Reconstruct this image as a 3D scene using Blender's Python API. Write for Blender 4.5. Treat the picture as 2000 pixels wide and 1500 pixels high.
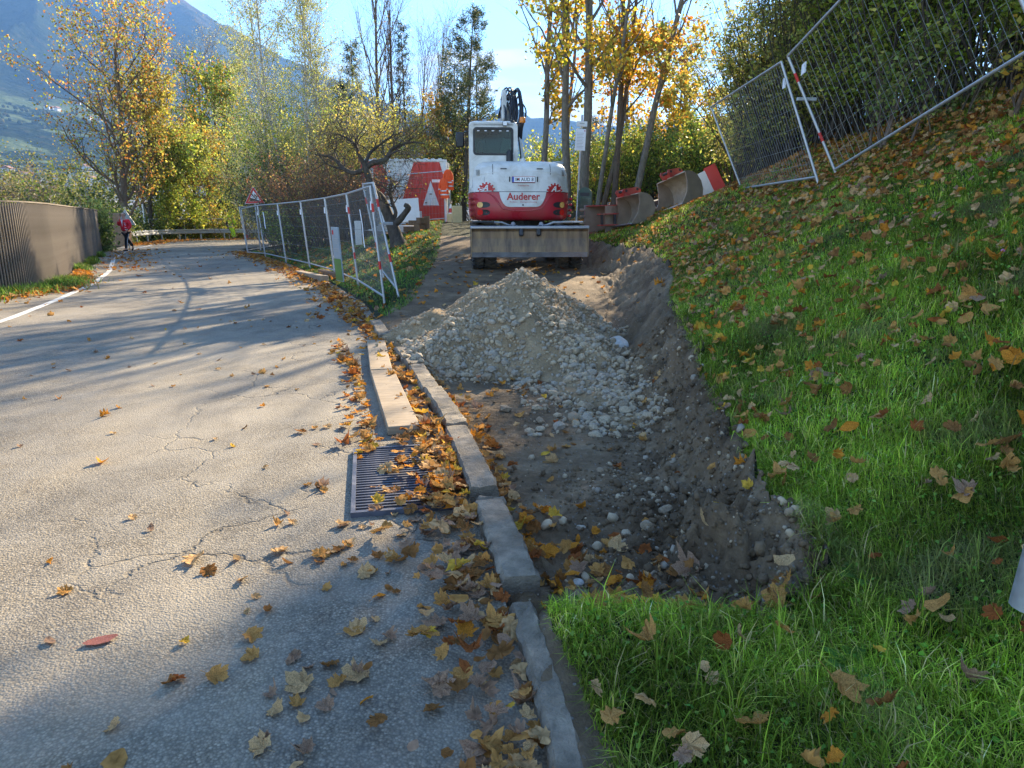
import bpy, bmesh, math, random
import numpy as np
from mathutils import Vector, Matrix, Euler
for o in list(bpy.data.objects): bpy.data.objects.remove(o)
SC = bpy.context.scene
COL = SC.collection
R = math.radians
PI = math.pi
random.seed(7)
RNG = np.random.default_rng(11)
# ---------------------------------------------------------------- camera
CAM_H = 1.55
FPX = 1387.0
PITCH = math.atan((750 - 425) / FPX)
cam = bpy.data.cameras.new('camera'); camo = bpy.data.objects.new('camera', cam); COL.objects.link(camo)
camo.location = (0, 0, CAM_H); camo.rotation_euler = (PI / 2 - PITCH, 0, 0)
cam.sensor_width = 36; cam.lens = 36 * FPX / 2000; cam.clip_start = 0.05; cam.clip_end = 40000
SC.camera = camo
# ---------------------------------------------------------------- sun, sky, exposure
SUN_AZ, SUN_EL = R(23.0), R(24.0)       # to the right of straight ahead
SUN_DIR = Vector((math.sin(SUN_AZ) * math.cos(SUN_EL), math.cos(SUN_AZ) * math.cos(SUN_EL), math.sin(SUN_EL)))
sun = bpy.data.lights.new('sun', 'SUN'); suno = bpy.data.objects.new('sun', sun); COL.objects.link(suno)
sun.energy = 5.0; sun.angle = R(0.55); sun.color = (1.0, 0.83, 0.58)
suno.rotation_euler = SUN_DIR.to_track_quat('Z', 'Y').to_euler(); suno.location = (30, 80, 60)
SC.view_settings.view_transform = 'Standard'; SC.view_settings.look = 'None'
SC.view_settings.exposure = 2.45; SC.view_settings.gamma = 1.0; SC.view_settings.use_curve_mapping = False
W = bpy.data.worlds.new('World'); SC.world = W; W.use_nodes = True
nt = W.node_tree; nt.nodes.clear(); N = nt.nodes.new; L = nt.links.new
out = N('ShaderNodeOutputWorld'); bg = N('ShaderNodeBackground'); bg.inputs['Strength'].default_value = 0.086
sky = N('ShaderNodeTexSky'); sky.sky_type = 'NISHITA'; sky.sun_disc = False
sky.sun_elevation = SUN_EL; sky.sun_rotation = SUN_AZ; sky.altitude = 600
sky.air_density = 1.0; sky.dust_density = 0.05; sky.ozone_density = 3.0
tc = N('ShaderNodeTexCoord'); sep = N('ShaderNodeSeparateXYZ'); L(tc.outputs['Generated'], sep.inputs[0])
# clouds lie on a flat layer: direction / (z + c)
add = N('ShaderNodeMath'); add.operation = 'ADD'; add.inputs[1].default_value = 0.10; L(sep.outputs['Z'], add.inputs[0])
mxz = N('ShaderNodeMath'); mxz.operation = 'MAXIMUM'; mxz.inputs[1].default_value = 0.03; L(add.outputs[0], mxz.inputs[0])
dx = N('ShaderNodeMath'); dx.operation = 'DIVIDE'; L(sep.outputs['X'], dx.inputs[0]); L(mxz.outputs[0], dx.inputs[1])
dy = N('ShaderNodeMath'); dy.operation = 'DIVIDE'; L(sep.outputs['Y'], dy.inputs[0]); L(mxz.outputs[0], dy.inputs[1])
cmb = N('ShaderNodeCombineXYZ'); L(dx.outputs[0], cmb.inputs[0]); L(dy.outputs[0], cmb.inputs[1])
mp = N('ShaderNodeMapping'); mp.inputs['Scale'].default_value = (0.75, 1.1, 1); mp.inputs['Location'].default_value = (7.3, 1.9, 0); L(cmb.outputs[0], mp.inputs[0])
cn = N('ShaderNodeTexNoise'); cn.inputs['Scale'].default_value = 1.5; cn.inputs['Detail'].default_value = 9; cn.inputs['Roughness'].default_value = 0.52; L(mp.outputs[0], cn.inputs['Vector'])
# cloud cover grows towards the horizon
cov = N('ShaderNodeMapRange'); cov.inputs['From Min'].default_value = 0.12; cov.inputs['From Max'].default_value = 0.26
cov.inputs['To Min'].default_value = 0.09; cov.inputs['To Max'].default_value = -0.015; L(sep.outputs['Z'], cov.inputs['Value'])
sm = N('ShaderNodeMath'); sm.operation = 'ADD'; L(cn.outputs['Fac'], sm.inputs[0]); L(cov.outputs[0], sm.inputs[1])
cr = N('ShaderNodeValToRGB'); cr.color_ramp.elements[0].position = 0.53; cr.color_ramp.elements[1].position = 0.66; L(sm.outputs[0], cr.inputs[0])
cr.color_ramp.interpolation = 'EASE'
mix = N('ShaderNodeMix'); mix.data_type = 'RGBA'; L(cr.outputs[0], mix.inputs['Factor'])
tint = N('ShaderNodeMix'); tint.data_type = 'RGBA'; tint.blend_type = 'MULTIPLY'; tint.inputs['Factor'].default_value = 1.0
tint.inputs['B'].default_value = (0.77, 0.88, 0.94, 1); L(sky.outputs[0], tint.inputs['A'])
L(tint.outputs['Result'], mix.inputs['A']); mix.inputs['B'].default_value = (3.6, 3.8, 4.1, 1)
L(mix.outputs['Result'], bg.inputs[0]); L(bg.outputs[0], out.inputs[0])

# ---------------------------------------------------------------- helpers
def at(px, py, d):
    """photo pixel + distance along the view axis -> point in the place"""
    c, s = math.cos(PITCH), math.sin(PITCH); a = (px - 1000) / FPX; b = (750 - py) / FPX
    return Vector((a * d, d * (c + b * s), CAM_H + d * (-s + b * c)))
def tag(o, label=None, cat=None, group=None, kind=None):
    if label: o['label'] = label
    if cat: o['category'] = cat
    if group: o['group'] = group
    if kind: o['kind'] = kind
    return o
def empty(name, loc=(0, 0, 0), rot=(0, 0, 0), label=None, cat=None, group=None):
    o = bpy.data.objects.new(name, None); COL.objects.link(o); o.location = loc; o.rotation_euler = rot
    o.empty_display_size = 0.1
    return tag(o, label, cat, group)
def link(name, me, parent=None, loc=None, rot=None, scale=None):
    o = bpy.data.objects.new(name, me); COL.objects.link(o)
    if parent: o.parent = parent
    if loc is not None: o.location = loc
    if rot is not None: o.rotation_euler = rot
    if scale is not None: o.scale = scale
    return o
def np_mesh(name, V, F, mats=None, smooth=False, col=None, mi=None):
    """V (n,3); F (m,k) array of equal-size faces or list of such arrays"""
    me = bpy.data.meshes.new(name)
    V = np.asarray(V, dtype=np.float32).reshape(-1, 3)
    Fs = F if isinstance(F, list) else [F]
    Fs = [np.asarray(f, dtype=np.int32) for f in Fs if len(f)]
    idx = np.concatenate([f.ravel() for f in Fs]) if Fs else np.zeros(0, np.int32)
    cnt = np.concatenate([np.full(len(f), f.shape[1], np.int32) for f in Fs]) if Fs else np.zeros(0, np.int32)
    st = np.concatenate([[0], np.cumsum(cnt)[:-1]]).astype(np.int32)
    me.vertices.add(len(V)); me.vertices.foreach_set('co', V.ravel())
    me.loops.add(len(idx)); me.loops.foreach_set('vertex_index', idx)
    me.polygons.add(len(cnt)); me.polygons.foreach_set('loop_start', st); me.polygons.foreach_set('loop_total', cnt)
    if mi is not None: me.polygons.foreach_set('material_index', np.asarray(mi, np.int32))
    me.update(calc_edges=True)
    if smooth: me.polygons.foreach_set('use_smooth', np.ones(len(cnt), bool))
    if col is not None:
        ca = me.color_attributes.new('col', 'FLOAT_COLOR', 'POINT')
        c4 = np.ones((len(V), 4), np.float32); c4[:, :3] = col
        ca.data.foreach_set('color', c4.ravel())
    if mats:
        for m in (mats if isinstance(mats, (list, tuple)) else [mats]): me.materials.append(m)
    return me

class MB:
    """collects shapes of one part"""
    def __init__(s): s.v = []; s.f = []
    def add(s, V, F, M=None):
        n = len(s.v)
        for p in V: s.v.append(tuple(M @ Vector(p)) if M is not None else tuple(p))
        for f in F: s.f.append(tuple(i + n for i in f))
        return s
    def box(s, c, size, rot=(0, 0, 0), bev=0.0):
        M = Matrix.Translation(c) @ Euler(rot).to_matrix().to_4x4()
        x, y, z = [q / 2 for q in size]
        if bev <= 0:
            V = [(-x, -y, -z), (x, -y, -z), (x, y, -z), (-x, y, -z), (-x, -y, z), (x, -y, z), (x, y, z), (-x, y, z)]
            return s.add(V, [(0, 3, 2, 1), (4, 5, 6, 7), (0, 1, 5, 4), (1, 2, 6, 5), (2, 3, 7, 6), (3, 0, 4, 7)], M)
        b = min(bev, x * .9, y * .9, z * .9); V = []; 
        for sz in (-1, 1):
            for (k, zz) in ((0, z) if sz > 0 else (1, z),):
                pass
        # chamfered box: 24 verts
        idx = {}
        for ix in (-1, 1):
            for iy in (-1, 1):
                for iz in (-1, 1):
                    for a in range(3):
                        p = [ix * (x - b), iy * (y - b), iz * (z - b)]
                        p[a] = (ix * x, iy * y, iz * z)[a]
                        idx[(ix, iy, iz, a)] = len(V); V.append(tuple(p))
        F = []
        for sg in (-1, 1):
            q = [idx[(sg, a, c2, 0)] for a, c2 in ((-1, -1), (1, -1), (1, 1), (-1, 1))]; F.append(q if sg > 0 else q[::-1])
            q = [idx[(a, sg, c2, 1)] for a, c2 in ((-1, -1), (1, -1), (1, 1), (-1, 1))]; F.append(q[::-1] if sg > 0 else q)
            q = [idx[(a, c2, sg, 2)] for a, c2 in ((-1, -1), (1, -1), (1, 1), (-1, 1))]; F.append(q if sg > 0 else q[::-1])
        for a in (-1, 1):
            for c2 in (-1, 1):
                F.append([idx[(a, c2, -1, 0)], idx[(a, c2, 1, 0)], idx[(a, c2, 1, 1)], idx[(a, c2, -1, 1)]])
                F.append([idx[(a, -1, c2, 0)], idx[(a, 1, c2, 0)], idx[(a, 1, c2, 2)], idx[(a, -1, c2, 2)]])
                F.append([idx[(-1, a, c2, 1)], idx[(1, a, c2, 1)], idx[(1, a, c2, 2)], idx[(-1, a, c2, 2)]])
                for e in (-1, 1): F.append([idx[(a, c2, e, k)] for k in range(3)])
        return s.add(V, F, M)
    def tube(s, pts, r, n=8, cap=True):
        pts = [Vector(p) for p in pts]; rs = r if isinstance(r, (list, tuple)) else [r] * len(pts)
        V = []; F = []; up = None
        for i, p in enumerate(pts):
            t = (pts[min(i + 1, len(pts) - 1)] - pts[max(i - 1, 0)])
            if t.length < 1e-9: t = Vector((0, 0, 1))
            t.normalize()
            if up is None:
                up = Vector((0, 0, 1)) if abs(t.z) < .9 else Vector((1, 0, 0))
            a = up - t * up.dot(t)
            if a.length < 1e-6: a = Vector((1, 0, 0)) - t * t.x
            a.normalize(); up = a; b = t.cross(a)
            for k in range(n):
                th = 2 * PI * k / n
                V.append(p + (a * math.cos(th) + b * math.sin(th)) * rs[i])
        for i in range(len(pts) - 1):
            for k in range(n):
                k2 = (k + 1) % n
                F.append((i * n + k, i * n + k2, (i + 1) * n + k2, (i + 1) * n + k))
        if cap:
            F.append(tuple(range(n))[::-1]); m = (len(pts) - 1) * n; F.append(tuple(range(m, m + n)))
        return s.add(V, F)
    def cyl(s, p0, p1, r, n=12): return s.tube([p0, p1], r, n)
    def lathe(s, prof, n=16, M=None):
        """prof: (r,z) pairs, axis z"""
        V = []; F = []
        for (r, z) in prof:
            for k in range(n):
                th = 2 * PI * k / n; V.append((r * math.cos(th), r * math.sin(th), z))
        for i in range(len(prof) - 1):
            for k in range(n):
                k2 = (k + 1) % n; F.append((i * n + k, i * n + k2, (i + 1) * n + k2, (i + 1) * n + k))
        F.append(tuple(range(n))[::-1]); m = (len(prof) - 1) * n; F.append(tuple(range(m, m + n)))
        return s.add(V, F, M)
    def prism(s, poly, h, M=None):
        """polygon in xy, extruded 0..h in z"""
        n = len(poly); V = [(x, y, 0) for x, y in poly] + [(x, y, h) for x, y in poly]
        F = [tuple(range(n))[::-1], tuple(range(n, 2 * n))] + [(i, (i + 1) % n, (i + 1) % n + n, i + n) for i in range(n)]
        return s.add(V, F, M)
    def loft(s, rings, cap=True, M=None):
        n = len(rings[0]); V = [p for r in rings for p in r]; F = []
        for i in range(len(rings) - 1):
            for k in range(n):
                k2 = (k + 1) % n; F.append((i * n + k, i * n + k2, (i + 1) * n + k2, (i + 1) * n + k))
        if cap:
            F.append(tuple(range(n))[::-1]); m = (len(rings) - 1) * n; F.append(tuple(range(m, m + n)))
        return s.add(V, F, M)
    def mesh(s, name, mat, smooth=False):
        me = bpy.data.meshes.new(name); me.from_pydata([tuple(p) for p in s.v], [], s.f); me.update()
        bm = bmesh.new(); bm.from_mesh(me); bmesh.ops.recalc_face_normals(bm, faces=bm.faces); bm.to_mesh(me); bm.free()
        if smooth:
            me.polygons.foreach_set('use_smooth', np.ones(len(me.polygons), bool))
            me.set_sharp_from_angle(angle=R(38))
        if mat: me.materials.append(mat)
        return me
    def build(s, name, mat, parent=None, smooth=False, loc=None, rot=None):
        return link(name, s.mesh(name, mat, smooth), parent, loc, rot)
def sweep_box(pts, w, h, z0=0):
    """strip of rectangular section following pts"""
    mb = MB(); rings = []
    for i, p in enumerate(pts):
        p = Vector(p); t = Vector(pts[min(i + 1, len(pts) - 1)]) - Vector(pts[max(i - 1, 0)]); t.z = 0; t.normalize(); nrm = Vector((-t.y, t.x, 0))
        rings.append([p + nrm * w / 2 + Vector((0, 0, z0)), p - nrm * w / 2 + Vector((0, 0, z0)), p - nrm * w / 2 + Vector((0, 0, z0 + h)), p + nrm * w / 2 + Vector((0, 0, z0 + h))])
    return mb.loft(rings)
def copy_tree(o, parent=None):
    c = o.copy(); COL.objects.link(c)
    if parent: c.parent = parent
    for ch in list(o.children): copy_tree(ch, c)
    return c
def text_mesh(body, size=1.0, bold=0.0, extrude=0.0):
    cu = bpy.data.curves.new('lettering', 'FONT'); cu.body = body; cu.size = size; cu.align_x = 'CENTER'; cu.align_y = 'CENTER'
    cu.offset = bold; cu.extrude = extrude; cu.resolution_u = 3
    o = bpy.data.objects.new('lettering', cu); COL.objects.link(o)
    dg = bpy.context.evaluated_depsgraph_get(); me = bpy.data.meshes.new_from_object(o.evaluated_get(dg))
    bpy.data.objects.remove(o); bpy.data.curves.remove(cu)
    return me
# numpy noise
_T = np.random.default_rng(5).random((256, 256))
def vnoise(x, y, s=1.0, off=0):
    x = np.asarray(x, float) / s + 31.7 + off * 13.1; y = np.asarray(y, float) / s + 57.3 + off * 7.7
    xi = np.floor(x).astype(int); yi = np.floor(y).astype(int); fx = x - xi; fy = y - yi
    fx = fx * fx * (3 - 2 * fx); fy = fy * fy * (3 - 2 * fy)
    a = _T[xi % 256, yi % 256]; b = _T[(xi + 1) % 256, yi % 256]; c = _T[xi % 256, (yi + 1) % 256]; d = _T[(xi + 1) % 256, (yi + 1) % 256]
    return (a * (1 - fx) + b * fx) * (1 - fy) + (c * (1 - fx) + d * fx) * fy - 0.5
def fbm(x, y, s=1.0, o=4, g=.5, off=0):
    r = 0; a = 1
    for k in range(o): r = r + a * vnoise(x, y, s / 2 ** k, off + k); a *= g
    return r
def sstep(a, b, x):
    t = np.clip((np.asarray(x, float) - a) / (b - a), 0, 1); return t * t * (3 - 2 * t)
# ---------------------------------------------------------------- materials
def newmat(name):
    m = bpy.data.materials.new(name); m.use_nodes = True; n = m.node_tree; n.nodes.clear()
    o = n.nodes.new('ShaderNodeOutputMaterial'); b = n.nodes.new('ShaderNodeBsdfPrincipled'); n.links.new(b.outputs[0], o.inputs[0])
    return m, n, b, o
def c4(c): return (c[0], c[1], c[2], 1)
def noise_node(n, scale, detail=4, vec=None, rough=.55, dist=0):
    t = n.nodes.new('ShaderNodeTexNoise'); t.inputs['Scale'].default_value = scale; t.inputs['Detail'].default_value = detail
    t.inputs['Roughness'].default_value = rough; t.inputs['Distortion'].default_value = dist
    if vec is not None: n.links.new(vec, t.inputs['Vector'])
    return t
def ramp(n, src, stops, interp='LINEAR'):
    r = n.nodes.new('ShaderNodeValToRGB'); e = r.color_ramp.elements; r.color_ramp.interpolation = interp
    while len(e) < len(stops): e.new(0.5)
    for k, (p, c) in enumerate(stops): e[k].position = p; e[k].color = c4(c) if len(c) == 3 else c
    n.links.new(src, r.inputs[0]); return r
def mixc(n, fac, a, b, mode='MIX'):
    m = n.nodes.new('ShaderNodeMix'); m.data_type = 'RGBA'; m.blend_type = mode
    for k, v in (('Factor', fac), ('A', a), ('B', b)):
        s = m.inputs[k]
        if hasattr(v, 'links'): n.links.new(v, s)
        elif isinstance(v, (int, float)): s.default_value = v
        else: s.default_value = c4(v)
    return m.outputs['Result']
def math_(n, op, a, b=None, c=None):
    m = n.nodes.new('ShaderNodeMath'); m.operation = op
    for k, v in enumerate((a, b, c)):
        if v is None: continue
        if hasattr(v, 'links'): n.links.new(v, m.inputs[k])
        else: m.inputs[k].default_value = v
    return m.outputs[0]
def bump(n, b, h, strength=.3, dist=.01):
    t = n.nodes.new('ShaderNodeBump'); t.inputs['Strength'].default_value = strength; t.inputs['Distance'].default_value = dist
    n.links.new(h, t.inputs['Height']); n.links.new(t.outputs[0], b.inputs['Normal']); return t
def coord(n, kind='Object', scale=None):
    t = n.nodes.new('ShaderNodeTexCoord').outputs[kind]
    if scale:
        m = n.nodes.new('ShaderNodeMapping'); m.inputs['Scale'].default_value = scale; n.links.new(t, m.inputs[0]); return m.outputs[0]
    return t
def pmat(name, col, rough=.6, metal=0, var=.25, scale=6, bmp=.15, bdist=.004, dirt=None, dirt_amt=.4, dirt_scale=3, spec=.5, coat=0, stretch=None):
    """painted / plain surface with mottling, optional dirt patches, fine relief"""
    m, n, b, o = newmat(name); v = coord(n, 'Object', stretch)
    t = noise_node(n, scale, 6, v)
    lo = tuple(x * (1 - var) for x in col); hi = tuple(min(1, x * (1 + var)) for x in col)
    c = ramp(n, t.outputs['Fac'], [(.3, lo), (.7, hi)]).outputs[0]
    if dirt:
        t2 = noise_node(n, dirt_scale, 8, v, .65, .4)
        f = ramp(n, t2.outputs['Fac'], [(.5 - .15 * dirt_amt, (0, 0, 0)), (.72, (1, 1, 1))]).outputs[0]
        f2 = math_(n, 'MULTIPLY', f, min(1, dirt_amt * 1.6)); c = mixc(n, f2, c, dirt)
    n.links.new(c, b.inputs['Base Color']); b.inputs['Metallic'].default_value = metal
    b.inputs['Specular IOR Level'].default_value = spec; b.inputs['Coat Weight'].default_value = coat
    rr = ramp(n, t.outputs['Fac'], [(.3, (max(.05, rough - .1),) * 3), (.7, (min(1, rough + .12),) * 3)]); n.links.new(rr.outputs[0], b.inputs['Roughness'])
    if bmp > 0:
        t3 = noise_node(n, scale * 8, 3, v); bump(n, b, t3.outputs['Fac'], bmp, bdist)
    return m
def leafmat(name, col=None, trans=.45, rough=.55, spec=.3):
    """leaf with light passing through; colour from the 'col' attribute if col is None"""
    m, n, b, o = newmat(name)
    if col is None:
        a = n.nodes.new('ShaderNodeAttribute'); a.attribute_name = 'col'; c = a.outputs['Color']
    else:
        v = coord(n, 'Object'); t = noise_node(n, 22, 4, v)
        c = ramp(n, t.outputs['Fac'], [(.3, tuple(x * .55 for x in col)), (.52, col), (.75, tuple(min(1, x * 1.35) for x in col))]).outputs[0]
    n.links.new(c, b.inputs['Base Color']); b.inputs['Roughness'].default_value = rough; b.inputs['Specular IOR Level'].default_value = spec
    tr = n.nodes.new('ShaderNodeBsdfTranslucent'); n.links.new(c, tr.inputs['Color'])
    mx = n.nodes.new('ShaderNodeMixShader'); mx.inputs[0].default_value = trans
    n.links.new(b.outputs[0], mx.inputs[1]); n.links.new(tr.outputs[0], mx.inputs[2]); n.links.new(mx.outputs[0], o.inputs[0])
    return m
def glassmat(name, col=(.75, .85, .82), clear=.6):
    m, n, b, o = newmat(name)
    tr = n.nodes.new('ShaderNodeBsdfTransparent'); tr.inputs[0].default_value = c4(col)
    gl = n.nodes.new('ShaderNodeBsdfGlossy'); gl.inputs['Roughness'].default_value = .04
    fr = n.nodes.new('ShaderNodeFresnel'); fr.inputs[0].default_value = 1.5
    f = math_(n, 'MULTIPLY', fr.outputs[0], .8)
    mx = n.nodes.new('ShaderNodeMixShader'); n.links.new(f, mx.inputs[0]); n.links.new(tr.outputs[0], mx.inputs[1]); n.links.new(gl.outputs[0], mx.inputs[2])
    n.links.new(mx.outputs[0], o.inputs[0]); n.nodes.remove(b); return m
def emat(name, col, strength): 
    m, n, b, o = newmat(name); b.inputs['Base Color'].default_value = c4(col); b.inputs['Emission Color'].default_value = c4(col); b.inputs['Emission Strength'].default_value = strength; return m

# asphalt
def asphalt():
    m, n, b, o = newmat('asphalt'); v = coord(n, 'Object')
    big = noise_node(n, .45, 5, v); med = noise_node(n, 3.2, 6, v, .65)
    vo = n.nodes.new('ShaderNodeTexVoronoi'); vo.inputs['Scale'].default_value = 105; vo.inputs['Randomness'].default_value = 1; n.links.new(v, vo.inputs['Vector'])
    stone = n.nodes.new('ShaderNodeSeparateColor'); n.links.new(vo.outputs['Color'], stone.inputs[0])
    agg = ramp(n, stone.outputs[0], [(0, (.15, .128, .098)), (.55, (.22, .186, .137)), (.86, (.28, .238, .175)), (1, (.36, .31, .235))]).outputs[0]
    gap = ramp(n, vo.outputs['Distance'], [(.30, (1.08, 1.08, 1.08)), (.70, (.34, .33, .32))]).outputs[0]
    c = mixc(n, .8, agg, gap, 'MULTIPLY')
    c = mixc(n, ramp(n, med.outputs['Fac'], [(.38, (0, 0, 0)), (.68, (.42, .42, .42))]).outputs[0], c, (.29, .265, .22))
    # sandy tracks left by the lorries
    c = mixc(n, ramp(n, big.outputs['Fac'], [(.42, (0, 0, 0)), (.66, (.6, .6, .6))]).outputs[0], c, (.35, .30, .225))
    # cracks, only in the worn strip near the grate
    nd = noise_node(n, 2.2, 5, v); vm = n.nodes.new('ShaderNodeVectorMath'); vm.operation = 'MULTIPLY_ADD'
    n.links.new(nd.outputs['Color'], vm.inputs[0]); vm.inputs[1].default_value = (.55, .55, 0); n.links.new(v, vm.inputs[2])
    ve = n.nodes.new('ShaderNodeTexVoronoi'); ve.feature = 'DISTANCE_TO_EDGE'; ve.inputs['Scale'].default_value = 1.15; n.links.new(vm.outputs[0], ve.inputs['Vector'])
    sp = n.nodes.new('ShaderNodeSeparateXYZ'); n.links.new(v, sp.inputs[0])
    # worn zone x between -2.6 and -0.3, y 2..9
    mx_ = n.nodes.new('ShaderNodeMapRange'); mx_.interpolation_type = 'SMOOTHSTEP'; mx_.inputs['From Min'].default_value = -2.9; mx_.inputs['From Max'].default_value = -1.7; n.links.new(math_(n, 'ADD', sp.outputs['X'], math_(n, 'MULTIPLY', math_(n, 'SUBTRACT', sp.outputs['Y'], 4), .15)), mx_.inputs['Value'])
    ms = noise_node(n, 1.1, 2, v); mask = math_(n, 'MULTIPLY', mx_.outputs[0], ramp(n, ms.outputs['Fac'], [(.42, (0, 0, 0)), (.55, (1, 1, 1))]).outputs[0])
    my_ = n.nodes.new('ShaderNodeMapRange'); my_.inputs['From Min'].default_value = 2.3; my_.inputs['From Max'].default_value = 3.0; n.links.new(sp.outputs['Y'], my_.inputs['Value'])
    mask = math_(n, 'MULTIPLY', mask, my_.outputs[0])
    ck = ramp(n, ve.outputs['Distance'], [(.002, (1, 1, 1)), (.012, (0, 0, 0))]).outputs[0]
    ckm = math_(n, 'MULTIPLY', ck, mask)
    c = mixc(n, math_(n, 'MULTIPLY', ckm, .55), c, (.05, .042, .034))
    st = noise_node(n, .9, 7, coord(n, 'Object', (1.6, .55, 1)), .62, .8); c = mixc(n, 1.0, c, ramp(n, st.outputs['Fac'], [(.30, (.70, .70, .71)), (.50, (1, 1, 1)), (.72, (1.12, 1.08, 1.0))]).outputs[0], 'MULTIPLY')
    n.links.new(c, b.inputs['Base Color']); b.inputs['Roughness'].default_value = .82; b.inputs['Specular IOR Level'].default_value = .35
    h = math_(n, 'MULTIPLY_ADD', vo.outputs['Distance'], -.6, math_(n, 'MULTIPLY', ckm, -2.2))
    bump(n, b, h, .7, .009); return m
def soil(name, c1, c2, c3, sc=1.0, bs=.7):
    m, n, b, o = newmat(name); v = coord(n, 'Object')
    a = noise_node(n, 2.0 * sc, 8, v, .65); d = noise_node(n, 26 * sc, 6, v, .6); e = noise_node(n, 120 * sc, 3, v)
    c = ramp(n, a.outputs['Fac'], [(.3, c1), (.52, c2), (.72, c3)]).outputs[0]
    c = mixc(n, .55, c, ramp(n, d.outputs['Fac'], [(.3, (.42,) * 3), (.7, (1.0,) * 3)]).outputs[0], 'MULTIPLY')
    vo = n.nodes.new('ShaderNodeTexVoronoi'); vo.inputs['Scale'].default_value = 48 * sc; n.links.new(v, vo.inputs['Vector'])
    sc_ = n.nodes.new('ShaderNodeSeparateColor'); n.links.new(vo.outputs['Color'], sc_.inputs[0])
    peb = math_(n, 'MULTIPLY', ramp(n, sc_.outputs[0], [(.82, (0, 0, 0)), (.88, (1, 1, 1))]).outputs[0], ramp(n, vo.outputs['Distance'], [(.25, (1, 1, 1)), (.42, (0, 0, 0))]).outputs[0])
    c = mixc(n, math_(n, 'MULTIPLY', peb, .7), c, (.24, .22, .19))
    n.links.new(c, b.inputs['Base Color']); b.inputs['Roughness'].default_value = .93; b.inputs['Specular IOR Level'].default_value = .2
    h = math_(n, 'ADD', math_(n, 'MULTIPLY', d.outputs['Fac'], 1.0), math_(n, 'ADD', math_(n, 'MULTIPLY', e.outputs['Fac'], .35), math_(n, 'MULTIPLY', peb, .5)))
    bump(n, b, h, bs, .03); return m
def woodmat(name, col, ax=(1, 1, 14), var=.35):
    m, n, b, o = newmat(name); v = coord(n, 'Object', ax)
    t = noise_node(n, 6, 6, v, .6, .6); t2 = noise_node(n, 1.2, 4, coord(n, 'Object'))
    c = ramp(n, t.outputs['Fac'], [(.3, tuple(x * (1 - var) for x in col)), (.7, tuple(x * (1 + var * .7) for x in col))]).outputs[0]
    c = mixc(n, .6, c, ramp(n, t2.outputs['Fac'], [(.35, (.6, .58, .55)), (.65, (1, 1, 1))]).outputs[0], 'MULTIPLY')
    n.links.new(c, b.inputs['Base Color']); b.inputs['Roughness'].default_value = .85; b.inputs['Specular IOR Level'].default_value = .25
    bump(n, b, t.outputs['Fac'], .35, .004); return m
def barkmat(name, col):
    m, n, b, o = newmat(name); v = coord(n, 'Object', (1, 1, .3)); t = noise_node(n, 16, 6, v, .7, .5); t2 = noise_node(n, 1.5, 3, coord(n, 'Object'))
    c = ramp(n, t.outputs['Fac'], [(.32, tuple(x * .5 for x in col)), (.66, tuple(x * 1.3 for x in col))]).outputs[0]
    c = mixc(n, ramp(n, t2.outputs['Fac'], [(.52, (0, 0, 0)), (.68, (.5, .5, .5))]).outputs[0], c, (.12, .12, .07))
    n.links.new(c, b.inputs['Base Color']); b.inputs['Roughness'].default_value = .9; b.inputs['Specular IOR Level'].default_value = .2
    bump(n, b, t.outputs['Fac'], .6, .02); return m

M = {}
M['asphalt'] = asphalt()
M['earth'] = soil('dug_earth', (.085, .056, .032), (.195, .135, .08), (.34, .25, .155))
M['turf'] = soil('shaded_turf_soil', (.018, .02, .008), (.03, .036, .012), (.055, .05, .022), 1.4)  # soil colour darkened to stand for shade between the grass blades
M['sand'] = soil('heap_sand', (.25, .17, .092), (.37, .26, .145), (.48, .345, .20), 1.6)
M['stone'] = pmat('gravel_stone', (.38, .295, .19), .85, var=.35, scale=9, bmp=.3, bdist=.01)
M['stone2'] = pmat('grey_gravel_stone', (.33, .275, .205), .85, var=.3, scale=9, bmp=.3, bdist=.01)
M['stone3'] = pmat('brown_gravel_stone', (.27, .20, .125), .88, var=.35, scale=9, bmp=.3, bdist=.01)
M['boulder'] = pmat('pale_boulder', (.44, .42, .38), .8, var=.25, scale=7, bmp=.4, bdist=.01, dirt=(.25, .21, .16), dirt_amt=.3)
M['concrete'] = pmat('weathered_concrete', (.27, .255, .225), .88, var=.3, scale=7, bmp=.5, bdist=.006, dirt=(.10, .085, .06), dirt_amt=.55, dirt_scale=3.5)
M['kerbtop'] = pmat('kerb_concrete', (.25, .205, .15), .93, var=.48, scale=11, bmp=1.0, bdist=.012, dirt=(.105, .082, .055), dirt_amt=.8, dirt_scale=5)
M['plank'] = woodmat('pale_plank_wood', (.37, .285, .195), (14, 1, 14))
M['oldwood'] = woodmat('old_brown_wood', (.22, .14, .085), (4, 4, 4))
M['battens'] = woodmat('grey_batten_wood', (.20, .17, .14), (4, 4, .6), .3)
M['galv'] = pmat('galvanised_steel', (.43, .44, .45), .48, .6, var=.15, scale=14, bmp=.05)
M['wire'] = pmat('fence_wire', (.26, .28, .28), .5, .5, var=.12, scale=10, bmp=0)
M['iron'] = pmat('dark_grate_iron', (.10, .105, .13), .5, .6, var=.3, scale=12, bmp=.2)
M['dark'] = pmat('pit_shade_black', (.012, .011, .010), .9, var=.2, bmp=0)  # near-black tone standing in for the darkness of the drain hole
M['white_paint'] = pmat('road_white_paint', (.66, .65, .60), .75, var=.12, scale=18, bmp=.3, dirt=(.26, .24, .21), dirt_amt=.55, dirt_scale=9)
M['exc_white'] = pmat('machine_white', (.68, .67, .63), .42, var=.05, scale=2, bmp=0, dirt=(.40, .36, .29), dirt_amt=.5, dirt_scale=2.6, coat=.0, spec=.3)
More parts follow.
